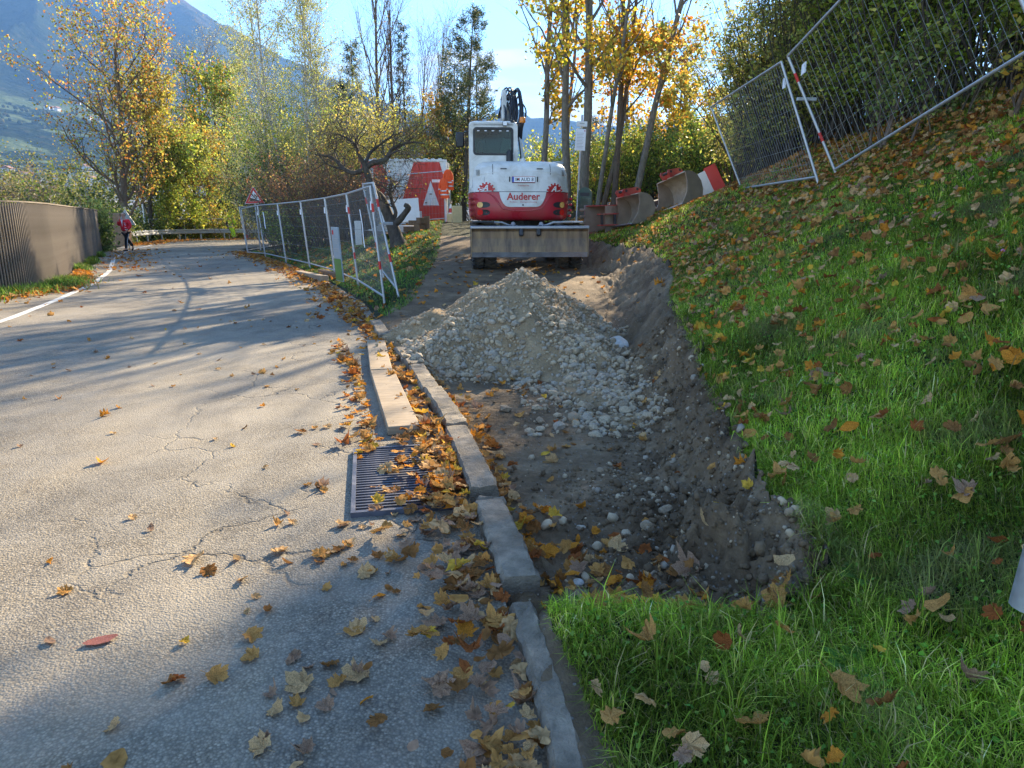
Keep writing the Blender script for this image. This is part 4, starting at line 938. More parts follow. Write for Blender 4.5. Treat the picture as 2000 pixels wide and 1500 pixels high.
# ---------------------------------------------------------------- spare buckets and site gear on the right
def bucket(name, loc, rot, w, r, shell, side, label, teeth=0, ears=True, span=(-75, 165), eared=None):
    b = empty(name, loc, rot, label, 'bucket', 'spare excavator buckets on the grass'); a0, a1 = span; n = 16
    prof = [(y * r, z * r) for y, z in ((-.98, -.99), (-.4, -1.0), (.05, -.98), (.5, -.86), (.83, -.54), (.98, -.08), (.92, .40), (.68, .76), (.32, .96), (-.08, 1.0), (-.34, .96))]
    pin = [(y * .93 if y > 0 else y, z * .93) for i, (y, z) in enumerate(prof)]
    rings = [[Vector((x, y, z)) for y, z in prof] + [Vector((x, y, z)) for y, z in pin[::-1]] for x in (-w / 2, w / 2)]
    sh = MB().loft(rings).build('shell', shell, b, True)
    for s in (-1, 1):
        P = [Vector((s * w / 2, y * .985, z * .985)) for y, z in prof] + [Vector((s * w / 2, -.28 * r, .35 * r)), Vector((s * w / 2, -.45 * r, -.30 * r))] ; c = len(P)
        Q = [p + Vector((s * .025, 0, 0)) for p in P]
        MB().add(P + Q, [tuple(range(c)), tuple(range(2 * c - 1, c - 1, -1))] + [(i, i + c, (i + 1) % c + c, (i + 1) % c) for i in range(c)]).build('side_plate', side, b)
    MB().box((0, prof[0][0] + .03, prof[0][1]), (w + .06, .10, .035), bev=.008).build('lip', M['blade_edge'], sh)
    for k in range(teeth):
        x = -w / 2 + w * (k + .5) / teeth; MB().box((x, prof[0][0] - .06, prof[0][1]), (.07, .16, .06), bev=.015).build('tooth', shell, sh)
    if ears:
        em = eared or side
        for s in (-1, 1):
            E = [(-.05, r * .95), (.16, r * .98), (.20, r * 1.28), (.08, r * 1.45), (-.10, r * 1.38), (-.34, r * 1.30), (-.38, r * 1.12), (-.30, r * .85)]
            P = [Vector((s * .12, y, z)) for y, z in E]; Q = [p + Vector((s * .03, 0, 0)) for p in P]; c = len(P)
            MB().add(P + Q, [tuple(range(c)), tuple(range(2 * c - 1, c - 1, -1))] + [(i, i + c, (i + 1) % c + c, (i + 1) % c) for i in range(c)]).build('hitch_ear', em, b)
        for (y, z) in ((.08, r * 1.30), (-.26, r * 1.18)): MB().cyl((-.16, y, z), (.16, y, z), .035, 10).build('hitch_pin', M['exc_dark'], b)
    return b
def gz(x, y): return float(gh(x, y, False))
bucket('toothed_bucket', (2.35, 18.75, gz(2.35, 18.75) + .33), (R(90), R(88), R(20)), .66, .36, M['bucket'], M['bucket_red'], 'brown toothed excavator bucket lying on its side, nearest the blade', 4, True)
bucket('ditch_bucket', (3.0, 18.35, gz(3.0, 18.35) + .36), (R(0), R(-6), R(-62)), .9, .38, M['bucket_pale'], M['bucket'], 'grey curved ditch bucket with a red hitch, second from the blade', 0, True, eared=M['bucket_red'])
bucket('wide_bucket', (4.35, 19.4, gz(4.35, 19.4) + .36), (R(0), R(-16), R(-56)), 1.0, .44, M['bucket_pale'], M['bucket'], 'wide pale grey ditch bucket with a red rim up the slope', 0, True, eared=M['bucket_red'])
# white and red bucket, upper right
wb = empty('tilt_bucket', (5.35, 20.6, gz(5.35, 20.6) + .06), (0, R(-27), R(-8)), 'white bucket with one red side and a red emblem, highest on the slope', 'bucket', 'spare excavator buckets on the grass')
MB().loft([[Vector((x, -.30, 0)), Vector((x, .30, 0)), Vector((x, .26, .55)), Vector((x, -.22, .62))] for x in (-.48, .30)]).build('shell', M['cont_white'], wb)
MB().loft([[Vector((x, -.32, -.02)), Vector((x, .32, -.02)), Vector((x, .28, .60)), Vector((x, -.24, .68))] for x in (.302, .62)]).build('red_side', M['cont_red'], wb)
MB().tube([(-.42 + .0, .05, .60), (-.42, .05, .78), (-.28, .05, .86), (-.14, .05, .78), (-.12, .05, .60)], .03, 8).build('lifting_eye', M['exc_dark'], wb, True)
MB().add([(-.16 + .12 * math.cos(t) * (1 if k % 2 else .75), -.30 + .05 - .006 + 0, .22 + .12 * math.sin(t) * (1 if k % 2 else .75)) for k, t in enumerate(np.linspace(0, 2 * PI, 14, endpoint=False))], [tuple(range(14))]).build('emblem', M['letter_red'], wb)
for k in range(7): MB().box((-.42 + .1 * k, -.282, .06), (.03, .012, .05)).build('bolt', M['exc_dark'], wb)
# crate with a grid lid, pipe
cr_ = empty('crate', (3.95, 20.3, gz(3.95, 20.3) + .02), (0, R(-14), R(8)), 'dark blue-black slatted crate between the buckets', 'crate')
MB().box((0, 0, .14), (.62, .5, .28)).build('crate_body', M['crate'], cr_)
for k in range(9): MB().box((-.28 + .07 * k, -.256, .14), (.02, .012, .27)).build('slat', M['exc_dark'], cr_)
for k in range(3): MB().box((0, -.262, .04 + .1 * k), (.62, .012, .02)).build('slat', M['exc_dark'], cr_)
o = MB().tube([(3.25, 18.9, gz(3.25, 18.9) + .10), (3.65, 19.1, gz(3.25, 18.9) + .26), (3.75, 19.15, gz(3.25, 18.9) + .30)], [.055, .055, .075], 12).build('steel_pipe', M['bucket'], None, True); tag(o, 'short brown steel pipe leaning up between the two ditch buckets', 'pipe')
# stop post with timetable
sp = empty('timetable_post', (1.88, 21.3, gz(1.88, 21.3)), (R(0), R(2), R(4)), 'thin grey post with a white timetable board right of the excavator', 'sign post')
MB().cyl((0, 0, 0), (0, 0, 3.1), .028, 10).build('pole', M['galv'], sp, True)
MB().box((.0, -.05, 2.85), (.30, .03, .14), bev=.005).build('header_plate', M['sign_white'], sp)
bd = MB().box((-.02, -.05, 2.42), (.29, .03, .58), bev=.005).build('board', M['paper'], sp)
for k in range(11): MB().box((-.03 - (k % 3) * .01, -.0665, 2.60 - .04 * k), (.20 - (k % 3) * .02, .003, .010)).build('text_line', M['sign_back'], bd)
MB().box((.09, -.0665, 2.665), (.03, .003, .03)).build('logo', M['red_paint'], bd)
MB().box((0, -.0665, 2.86), (.14, .003, .03)).build('text_line', M['sign_back'], sp)
# green bin with rounded hood
gb = empty('litter_bin', (2.13, 21.4, gz(2.13, 21.4) + .25), (0, 0, R(-10)), 'dark green litter bin with a domed top beside the timetable post', 'litter bin')
prof = [(-.20, 0), (.20, 0), (.20, .62)] + [(.20 * math.cos(R(a)), .62 + .20 * math.sin(R(a))) for a in range(15, 180, 15)] + [(-.20, .62)]
P = [Vector((x, -.16, z)) for x, z in prof]; Q = [Vector((x, .16, z)) for x, z in prof]; c = len(P)
body = MB().add(P + Q, [tuple(range(c)), tuple(range(2 * c - 1, c - 1, -1))] + [(i, i + c, (i + 1) % c + c, (i + 1) % c) for i in range(c)]).build('bin_body', M['bin_green'], gb, True)
MB().box((0, -.163, .62), (.26, .012, .10), bev=.004).build('slot', M['black'], body); MB().cyl((0, .02, -.25), (0, .02, .05), .03, 10).build('stand', M['bin_green'], gb)
# ---------------------------------------------------------------- container
ct = empty('site_container', (-6.6, 32.4, gz(-4.8, 32.4)), (0, 0, R(0)), 'white site container with large red lettering behind the bare tree', 'container')
CW, CH, CD = 3.72, 2.80, 2.2
def red_at(u, v):
    A = (v > .02) & (v < 2.70) & (u > 1.62 + (v - .7) / 2.1 * .72) & (u > 1.62 - .0) & (u < 3.62 - np.maximum(v - 2.05, 0) * .30 + np.maximum(.0 - v, 0))
    A &= ~((v > .86) & (v < 1.90) & (np.abs(u - 3.02) < .36 * (1.90 - v) / 1.04)); A &= (u > 2.6) | (v > .62)
    D = ((u - .42) / .72) ** 2 + ((v - 1.95) / .86) ** 2 < 1
    D &= ~((u > .28) & (u < .52) & (v > 1.2) & (v < 2.45)); return A | D
nu, nv_ = 186, 140; uu = np.linspace(0, CW, nu + 1); vv = np.linspace(.06, CH - .06, nv_ + 1); UU, VV_ = np.meshgrid(uu, vv)
ph = (UU % .30) / .30; dep = np.where(ph < .5, 0, .035); dep = np.clip(np.interp(ph, [0, .08, .42, .5, .92, 1], [.0175, 0, 0, .0175, .035, .0175]) + 0, 0, .035)
I = np.arange(UU.size).reshape(UU.shape); q = np.stack([I[:-1, :-1], I[:-1, 1:], I[1:, 1:], I[1:, :-1]], -1).reshape(-1, 4)
VC = np.stack([UU.ravel(), dep.ravel(), VV_.ravel()], 1); qc = VC[q].mean(1)
link('front_wall', np_mesh('front_wall', VC, q, [M['cont_white'], M['cont_red']], False, mi=red_at(qc[:, 0], qc[:, 2]).astype(int)), ct)
MB().box((CW / 2, CD / 2 + .05, CH / 2), (CW - .02, CD - .02, CH - .1)).build('container_body', M['cont_white'], ct)
for x in (0.02, CW - .02): MB().box((x, .03, CH / 2), (.09, .10, CH), bev=.01).build('corner_post', M['cont_white'] if x > 1 else M['cont_red'], ct)
for z in (.04, CH - .03): MB().box((CW / 2, .025, z), (CW - .14, .09, .08), bev=.01).build('frame_rail', M['cont_white'], ct)
for k in range(11): MB().box((.25 + k * .32, CD / 2, CH + .03), (.16, CD, .05), bev=.02).build('roof_rib', M['cont_white'], ct)
for (u, v) in ((1.45, .95), (2.80, .98), (3.02, 1.35)): MB().box((u, -.012, v), (.10, .02, .045), bev=.006).build('lashing_hook', M['oldwood'], ct)
# fence panel in front of the container, with jackets hung on its end
a = Vector((-6.1, 30.1, gz(-5, 30))); b = Vector((-2.72, 29.6, gz(-2.7, 29.6)))
mesh_panel(a + Vector((0, 0, .02)), b + Vector((0, 0, .02)), a + Vector((0, 0, 2.05)), b + Vector((0, 0, 2.02)), 'mesh fence panel standing in front of the red and white container', 'mesh fence panels along the road', False, 26)
o = MB().box((-3.0, 29.60, b.z + 1.62), (.42, .01, .11)).build('name_plate', M['cont_white'], None); tag(o, 'small white name plate on the fence before the container', 'name plate')
o = MB().cyl((-2.66, 29.5, b.z - .05), (-2.66, 29.5, b.z + 1.95), .06, 12).build('wooden_post', M['cont_white'], None, True); tag(o, 'pale round post under the hung orange jackets', 'post')
def jacket(p, rz, label, sd):
    rng = np.random.default_rng(sd); j = empty('hung_jacket', p, (0, 0, rz), label, 'jacket', 'orange jackets hung on the fence'); j.scale = (.66, .8, .8)
    rings = []; n = 20
    for (z, w, d, sh) in ((0, .07, .05, 0), (-.06, .17, .08, .0), (-.25, .22, .10, .02), (-.50, .24, .10, .04), (-.80, .27, .11, .05), (-.98, .28, .10, .06)):
        rings.append([Vector((w * math.cos(t) * (1 + .10 * math.sin(5 * t + sd)) + sh, d * math.sin(t) * (1 + .2 * math.sin(4 * t + z * 3)), z)) for t in np.linspace(0, 2 * PI, n, endpoint=False)])
    MB().loft(rings).build('jacket_body', M['hivis_orange'], j, True)
    for z in (-.62, -.80):
        w, d, sh = np.interp(-z, [.5, .8, .98], [.24, .27, .28]) * 1.03, .115, .045
        MB().loft([[Vector((w * math.cos(t) * (1 + .10 * math.sin(5 * t + sd)) + sh, d * math.sin(t) * (1 + .2 * math.sin(4 * t + z * 3)), zz)) for t in np.linspace(0, 2 * PI, n, endpoint=False)] for zz in (z - .03, z + .03)], False).build('reflective_band', M['reflect'], j, True)
    for s in (-1, 1):
        MB().tube([(s * .14, 0, -.08), (s * .24, -.02, -.30), (s * .27, -.04, -.55), (s * .25, -.05, -.78)], [.06, .075, .065, .055], 10).build('sleeve', M['hivis_orange'], j, True)
        MB().tube([(s * .272, -.042, -.52), (s * .27, -.044, -.57)], .071, 10, False).build('sleeve_band', M['reflect'], j)
    return j
jacket((-2.55, 29.42, b.z + 2.05), R(10), 'bright orange work jacket hung on the fence post, right one of two', 3)
jacket((-2.72, 29.36, b.z + 1.72), R(-20), 'orange work jacket hung lower on the fence post, left one of two', 8)
# small things at the container's foot
def box_thing(nm, p, s, rot, mat, label, cat, group=None, bev=.02):
    o = MB().box((0, 0, s[2] / 2), s, bev=bev).build(nm, mat, None, loc=(p[0], p[1], gz(p[0], p[1]) + (p[2] if len(p) > 2 else 0)), rot=rot); return tag(o, label, cat, group)
box_thing('concrete_foot', (-2.05, 27.2), (.36, .30, .62), (0, 0, .2), M['yellow_block'], 'pale yellow block standing right of the hung jackets', 'block', 'pale blocks by the container')
box_thing('concrete_foot', (-2.42, 28.6), (.22, .24, .34), (0, 0, -.2), M['yellow_block'], 'small yellowish block at the foot of the pale post', 'block', 'pale blocks by the container')
cn_ = empty('traffic_cone', (-2.45, 29.2, gz(-2.45, 29.2)), label='small red and white cone at the container corner', cat='cone')
for k, (r0, r1, z0, z1, mt) in enumerate([(.17, .13, .03, .22, 'cont_red'), (.13, .10, .22, .38, 'sign_white'), (.10, .065, .38, .55, 'cont_red'), (.065, .03, .55, .70, 'sign_white')]): MB().lathe([(r0, z0), (r1, z1)], 16).build('cone_band', M[mt], cn_, True, loc=(0, 0, z0), ) if False else MB().lathe([(r0, z0), (r1, z1)], 16).build('cone_band', M[mt], cn_, True)
MB().box((0, 0, .015), (.38, .38, .03), bev=.006).build('cone_base', M['cont_red'], cn_)
# white insulation boards leaning, pallets
g = gz(-4.0, 24.8)
o = MB().box((0, 0, .42), (1.35, .05, .84), bev=.01).build('white_board', M['cont_white'], None, loc=(-3.9, 25.6, gz(-3.9, 25.6) + .25), rot=(R(-18), R(-4), R(6))); tag(o, 'tall off-white board leaning behind the apple tree', 'board', 'white boards behind the apple tree')
for k in range(4):
    o = MB().box((0, 0, .025), (1.5 - .1 * k, .7, .045), bev=.006).build('white_board', M['cont_white'], None, loc=(-4.1 + .05 * k, 24.9, gz(-4.1, 24.9) + .10 + .055 * k), rot=(0, R(2), R(4 * k))); tag(o, ['lowest', 'second', 'third', 'topmost'][k] + ' flat white board in the low stack behind the apple tree', 'board', 'white boards behind the apple tree')
pal = empty('wood_pallet', (-3.9, 24.1, gz(-3.9, 24.1)), (R(3), 0, R(5)), 'low grey wooden pallet under the white boards', 'pallet')
for k in range(5): MB().box((0, -.32 + .16 * k, .12), (1.3, .11, .022)).build('pallet_slat', M['oldwood'], pal)
for x in (-.55, 0, .55): MB().box((x, 0, .06), (.10, .75, .09)).build('pallet_block', M['oldwood'], pal)
for k, (x, y, z, rz, sz) in enumerate([(-3.35, 24.3, 0, .3, (.55, .16, .16)), (-3.2, 24.35, .165, -.2, (.5, .16, .16)), (-3.05, 24.0, 0, 1.2, (.36, .22, .20)), (-3.0, 24.2, .205, .9, (.32, .2, .2)), (-2.85, 24.35, 0, .1, (.2, .2, .42))]):
    o = box_thing('wood_block', (x, y, z), sz, (0, 0, rz), M['oldwood'], ['long brown block at the left of the wood pile', 'long brown block lying on top at the left of the wood pile', 'squat brown block in front of the wood pile', 'brown block on top in the middle of the wood pile', 'upright brown block at the right of the wood pile'][k], 'wood block', 'wood blocks before the container', .008)
o = MB().box((0, 0, .48), (.22, .07, .80), bev=.01).build('white_sheet', M['sign_white'], None, loc=(-5.2, 24.6, gz(-5.2, 24.6) - .02), rot=(R(-6), 0, R(20))); tag(o, 'pale grey upright sheet seen through the near fence panels', 'board')
# ---------------------------------------------------------------- timber noise barrier on the left
wf = empty('timber_fence', (-10.9, 13, 0), label='tall weathered timber batten fence along the left pavement', cat='fence'); wf_o = np.array([-10.9, 13, 0])
fy = np.arange(9.5, 33.6, .002); fx = LEFT(fy) - .04; sl = np.concatenate([[0], np.cumsum(np.hypot(np.diff(fx), np.diff(fy)))])
fz = lambda y: 1.88 + .03 * np.sin(y * .9)
# boards set behind, one per bay, toned dark to darken the slat gaps
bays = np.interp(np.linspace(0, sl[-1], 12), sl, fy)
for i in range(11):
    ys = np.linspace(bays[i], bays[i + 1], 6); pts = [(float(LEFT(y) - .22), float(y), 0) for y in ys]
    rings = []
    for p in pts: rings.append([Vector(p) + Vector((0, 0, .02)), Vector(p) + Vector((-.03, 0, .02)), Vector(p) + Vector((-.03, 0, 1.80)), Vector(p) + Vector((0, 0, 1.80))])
    o = MB().loft(rings).build('gap_shade_board', M['bark_dark'], wf); o.location = -Vector(wf_o)
    o = MB().box((pts[0][0] - .06, pts[0][1], .95), (.10, .10, 1.9)).build('fence_post', M['battens'], wf); o.location = -Vector(wf_o)
bat = MB().box((0, 0, .93), (.026, .032, 1.86), bev=.005).mesh('batten', M['battens'])
s0 = 1.0; cnt = 0; rests = []
for k in range(640):
    s = s0 + k * .072
    if s > sl[-1] - .05: break
    y = float(np.interp(s, sl, fy)); x = float(np.interp(s, sl, fx)); dxy = (np.interp(y + .1, fy, fx) - np.interp(y - .1, fy, fx)) / .2
    rz = -math.atan(dxy)
    dz = random.uniform(-.012, .012)
    if cnt < 298: link('batten', bat, wf, (x - wf_o[0], y - wf_o[1], dz), (0, 0, rz)); cnt += 1
    else: rests.append((x, y, dz, rz))
v, t = mesh_arrays(bat); VV = []; FF = []
for i, (x, y, dz, rz) in enumerate(rests):
    c, s = math.cos(rz), math.sin(rz); VV.append(np.stack([v[:, 0] * c - v[:, 1] * s + x, v[:, 0] * s + v[:, 1] * c + y, v[:, 2] + dz], 1) - wf_o); FF.append(t + i * len(v))
o = link('far_battens', np_mesh('far_battens', np.concatenate(VV), np.concatenate(FF), M['battens']), wf); o['kind'] = 'stuff'
ys = np.linspace(9.6, 33.5, 60); o = sweep_box([(float(LEFT(y) - .06), float(y), 1.87) for y in ys], .10, .03).build('top_cap', M['battens'], wf); o.location = -Vector(wf_o)
# stone end wall and sign backs behind the walker
ew = MB().box((0, 0, .95), (2.2, .45, 1.9), bev=.08).build('end_wall', M['oldwood'], None, loc=(-22.6, 41.0, -.1), rot=(0, 0, R(-8))); tag(ew, 'stained brown wall end behind the walking man', 'wall')
sb = empty('sign_back', (-19.38, 36.6, 0), (0, 0, R(5)), 'grey back of a triangular road sign behind the walking man', 'road sign')
MB().cyl((0, .03, 0), (0, .03, 2.05), .03, 10).build('pole', M['galv'], sb, True)
tri = lambda s, cz: [(-s / 2, cz - s * .29), (s / 2, cz - s * .29), (0, cz + s * .58)]
P = tri(.9, 1.45); MB().add([(x, 0, z) for x, z in P] + [(x, -.02, z) for x, z in P], [(0, 1, 2), (5, 4, 3), (0, 3, 4, 1), (1, 4, 5, 2), (2, 5, 3, 0)]).build('plate', M['sign_back'], sb)
MB().box((0, -.02, 2.02), (.12, .03, .10), bev=.01).build('yellow_tip', M['yellow_block'], sb)
# ---------------------------------------------------------------- guard rail round the bend
gp = [(-22.0, 40.5), (-22.9, 43.5), (-23.9, 47), (-24.2, 50.5), (-23.3, 53.2), (-21.2, 54.6), (-18.5, 55.0), (-15, 54.6), (-11, 53.6), (-6, 52)]
tt = np.linspace(0, len(gp) - 1, 70); gxs = np.interp(tt, range(len(gp)), [p[0] for p in gp]); gys = np.interp(tt, range(len(gp)), [p[1] for p in gp])
kk = np.ones(9) / 9; gxs = np.convolve(np.pad(gxs, 4, 'edge'), kk, 'valid'); gys = np.convolve(np.pad(gys, 4, 'edge'), kk, 'valid')
rl = empty('guard_rail', (-23.9, 47, 0), label='grey steel guard rail round the outside of the bend', cat='guard rail'); off = Vector((-23.9, 47, 0))
prof = [(-.0, .42), (.05, .46), (.05, .52), (.0, .56), (.0, .60), (.05, .64), (.05, .70), (0, .74)]
rings = []
for i in range(70):
    t = Vector((gxs[min(i + 1, 69)] - gxs[max(i - 1, 0)], gys[min(i + 1, 69)] - gys[max(i - 1, 0)], 0)).normalized(); nr = Vector((t.y, -t.x, 0)); c = Vector((gxs[i], gys[i], 0)) - off
    rings.append([c + nr * a + Vector((0, 0, z)) for a, z in prof] + [c + nr * (a - .012) + Vector((0, 0, z)) for a, z in prof[::-1]])
MB().loft(rings).build('rail', M['galv'], rl, False)
pm = MB().box((0, 0, .30), (.10, .07, .78)).mesh('rail_post', M['galv'])
for i in range(2, 70, 5):
    t = Vector((gxs[min(i + 1, 69)] - gxs[i - 1], gys[min(i + 1, 69)] - gys[i - 1], 0)).normalized(); link('rail_post', pm, rl, Vector((gxs[i] - t.y * .08, gys[i] + t.x * .08, 0)) - off, (0, 0, math.atan2(t.y, t.x)))
hr = empty('hand_rail', (-23.9, 49, 0), label='thin steel hand rail behind the guard rail', cat='hand rail'); off2 = Vector((-23.9, 49, 0))
P = []
for i in range(22, 62, 2):
    t = Vector((gxs[i + 1] - gxs[i - 1], gys[i + 1] - gys[i - 1], 0)).normalized(); P.append(Vector((gxs[i] - t.y * .9, gys[i] + t.x * .9, 1.45)) - off2)
MB().tube(P, .035, 8).build('top_tube', M['galv'], hr, True)
for i in range(0, len(P), 4): MB().cyl((P[i].x, P[i].y, -.4), (P[i].x, P[i].y, 1.45), .035, 8).build('rail_upright', M['galv'], hr, True)
# ---------------------------------------------------------------- 12 % warning sign
ws = empty('warning_sign', (-11.05, 31.75, .15), (R(-4), R(-3), R(12)), 'red edged triangular steep hill sign reading 12% above the fence', 'road sign')
MB().cyl((0, .04, 0), (0, .04, 2.3), .03, 10).build('pole', M['galv'], ws, True)
def tri3(s, cz, y0, y1, nm, mat, parent):
    P = tri(s, cz); return MB().add([(x, y0, z) for x, z in P] + [(x, y1, z) for x, z in P], [(0, 1, 2), (5, 4, 3), (0, 3, 4, 1), (1, 4, 5, 2), (2, 5, 3, 0)]).build(nm, mat, parent)
pt = tri3(.84, 2.25, 0, .012, 'plate_edge', M['sign_white'], ws); tri3(.80, 2.25, -.004, .006, 'red_border', M['red_paint'], pt); tri3(.52, 2.25, -.008, .004, 'white_field', M['sign_white'], pt)
P = [(-.25, 2.105), (.25, 2.105), (-.165, 2.26)]; MB().add([(x, -.011, z) for x, z in P] + [(x, -.006, z) for x, z in P], [(0, 1, 2), (5, 4, 3), (0, 3, 4, 1), (1, 4, 5, 2), (2, 5, 3, 0)]).build('slope_symbol', M['black'], pt)
me = text_mesh('12%', .17, .003); 
for v in me.vertices: x, z = v.co.x, v.co.y; c, s = math.cos(R(-22)), math.sin(R(-22)); v.co = (x * c - z * s + .02, -.0115, 2.295 + x * s + z * c)
me.materials.append(M['black']); link('lettering', me, pt)
# ---------------------------------------------------------------- street lamp
sl_ = empty('street_lamp', (-25.9, 51.5, -.6), label='tall grey street lamp with curved arm among the orange trees', cat='street lamp')
MB().tube([(0, 0, 0), (-.05, 0, 3.0), (-.12, 0, 6.6), (-.14, 0, 9.0), (.02, 0, 9.9), (.35, 0, 10.5), (.8, 0, 10.85), (1.25, 0, 10.98)], [.11, .10, .085, .07, .06, .055, .05, .045], 10).build('mast', M['galv'], sl_, True)
MB().loft([[Vector((x, w * math.cos(t), z + h * math.sin(t))) for t in np.linspace(0, 2 * PI, 10, endpoint=False)] for x, w, h, z in ((1.15, .05, .04, 11.0), (1.4, .13, .07, 11.02), (1.8, .14, .07, 11.05), (2.05, .04, .03, 11.06))]).build('lamp_head', M['galv'], sl_, True)
MB().box((.05, 0, .5), (.3, .26, 1.4), bev=.03).build('lamp_base', M['concrete'], sl_)
# ---------------------------------------------------------------- people
def skin(name, pts, edges, mat, parent, sub=2, root=0):
    me = bpy.data.meshes.new(name); me.from_pydata([p[:3] for p in pts], edges, []); o = bpy.data.objects.new(name, me); COL.objects.link(o)
    o.modifiers.new('s', 'SKIN'); sv = me.skin_vertices[0].data if me.skin_vertices else None
    if sv is None:
        bm = bmesh.new(); bm.from_mesh(me); bm.verts.layers.skin.verify(); bm.to_mesh(me); bm.free(); sv = me.skin_vertices[0].data
    for i, p in enumerate(pts): r = p[3]; sv[i].radius = (r, r) if not isinstance(r, tuple) else r; sv[i].use_root = (i == root)
    m = o.modifiers.new('u', 'SUBSURF'); m.levels = sub; m.render_levels = sub
    dg = bpy.context.evaluated_depsgraph_get(); em = bpy.data.meshes.new_from_object(o.evaluated_get(dg)); bpy.data.objects.remove(o)
    em.polygons.foreach_set('use_smooth', np.ones(len(em.polygons), bool)); em.materials.clear(); em.materials.append(mat); em.name = name
    return link(name, em, parent)
def ellipsoid(c, r, n=14, m=10, rot=(0, 0, 0)):
    mb = MB(); rings = []
    for i in range(m + 1):
        th = PI * (i + .02) / (m + .04); rings.append([Vector((r[0] * math.sin(th) * math.cos(2 * PI * k / n), r[1] * math.sin(th) * math.sin(2 * PI * k / n), -r[2] * math.cos(th))) for k in range(n)])
    return mb.loft(rings, True, Matrix.Translation(c) @ Euler(rot).to_matrix().to_4x4())
def fingers(base, dirv, up, scale=1.0):
    """palm and five curled fingers as chains"""
    d = Vector(dirv).normalized(); u = Vector(up); u = (u - d * u.dot(d)).normalized(); s = d.cross(u); b = Vector(base)
    pts = [(*b, .026), (*(b + d * .05), .030)]; ed = [(0, 1)]
    for k, (off, ln) in enumerate(((-.03, .065), (-.010, .078), (.010, .073), (.028, .058))):
        i = len(pts); p0 = b + d * .085 + s * off; p1 = p0 + d * ln * .5 - u * .015; p2 = p1 + d * ln * .3 - u * .035
        pts += [(*p0, .010), (*p1, .009), (*p2, .008)]; ed += [(1, i), (i, i + 1), (i + 1, i + 2)]
    i = len(pts); p0 = b + d * .03 - s * .036; p1 = p0 + d * .035 - s * .012 - u * .015; pts += [(*p0, .011), (*p1, .009)]; ed += [(0, i), (i, i + 1)]
    return pts, ed
def join_chain(a, b, at_):
    pts, ed = a; n = len(pts); pts = pts + b[0]; ed = ed + [(x + n, y + n) for x, y in b[1]] + [(at_, n)]; return pts, ed
# man in red, walking towards us, right hand at his ear
mn_ = empty('person', (-18.15, 34.1, 0), (0, 0, R(-12)), 'balding man in red jacket and black trousers walking with a hand at his ear', 'person')
body = ([(0, 0, .95, .11), (0, 0, 1.15, .115), (0, .01, 1.38, .115), (0, .0, 1.50, .06), (0, -.02, 1.60, .058), (0, -.035, 1.68, .088), (0, -.03, 1.77, .078),
         (-.19, 0, 1.42, .05), (-.27, -.03, 1.20, .04), (-.17, -.16, 1.43, .034), (.19, 0, 1.42, .05), (.27, .0, 1.17, .04), (.24, -.16, 1.0, .034),
         (-.09, 0, .92, .085), (-.08, .18, .52, .055), (-.07, .46, .22, .04), (.09, 0, .92, .085), (.06, -.10, .50, .055), (.03, -.12, .10, .04), (.035, -.26, .05, .034), (-.07, .40, .09, .034)],
        [(0, 1), (1, 2), (2, 3), (3, 4), (4, 5), (5, 6), (2, 7), (7, 8), (8, 9), (2, 10), (10, 11), (11, 12), (0, 13), (13, 14), (14, 15), (0, 16), (16, 17), (17, 18), (18, 19), (15, 20)])
body = join_chain(body, fingers((-.15, -.15, 1.50), (.15, .2, 1), (-1, 0, .1)), 9); body = join_chain(body, fingers((.23, -.19, .96), (-.2, -.5, -.8), (1, 0, 0)), 12)
bd_ = skin('body', *body, M['skin'], mn_)
MB().tube([(0, -.115, 1.69), (0, -.145, 1.655), (0, -.12, 1.645)], [.012, .018, .012], 6).build('nose', M['skin'], bd_, True)
for s in (-1, 1):
    ellipsoid((s * .034, -.112, 1.70), (.013, .008, .009), 8, 6).build('eye', M['black'], bd_); ellipsoid((s * .088, -.03, 1.675), (.012, .022, .032), 8, 6).build('ear', M['skin'], bd_)
ellipsoid((0, -.112, 1.612), (.026, .008, .007), 8, 5).build('mouth', M['red_jacket'], bd_)
ellipsoid((0, .012, 1.70), (.096, .092, .095), 14, 9).build('hair', M['hair'], bd_, True)
jk = skin('jacket', [(0, 0, .90, (.20, .15)), (0, 0, 1.10, (.205, .15)), (0, .01, 1.36, (.20, .14)), (0, .01, 1.47, (.10, .09)), (-.22, .0, 1.41, .082), (-.31, -.03, 1.19, .075), (-.19, -.15, 1.40, .060), (.22, 0, 1.41, .082), (.31, .0, 1.16, .075), (.25, -.15, 1.01, .062)], [(0, 1), (1, 2), (2, 3), (2, 4), (4, 5), (5, 6), (2, 7), (7, 8), (8, 9)], M['red_jacket'], mn_)
MB().add([(-.07, -.158, 1.46), (.055, -.158, 1.46), (.03, -.175, 1.30), (.015, -.178, 1.12), (-.01, -.175, 1.30)], [(0, 1, 2, 4), (4, 2, 3)]).build('shirt_front', M['white_cloth'], jk)
for (x, z) in ((.14, 1.30), (.15, 1.22), (.16, 1.10), (.17, 1.0)): MB().box((x, -.162, z), (.09, .012, .02), (0, .3, 0)).build('white_stripe', M['white_cloth'], jk)
skin('trousers', [(0, 0, .93, (.165, .12)), (-.09, .0, .84, .095), (-.08, .18, .52, .075), (-.07, .46, .22, .062), (.09, 0, .84, .095), (.06, -.10, .50, .075), (.03, -.12, .12, .065)], [(0, 1), (1, 2), (2, 3), (0, 4), (4, 5), (5, 6)], M['black_cloth'], mn_)
MB().tube([(.165, -.01, .80), (.13, -.10, .50), (.09, -.12, .15)], .012, 6).build('side_stripe', M['white_cloth'], mn_)
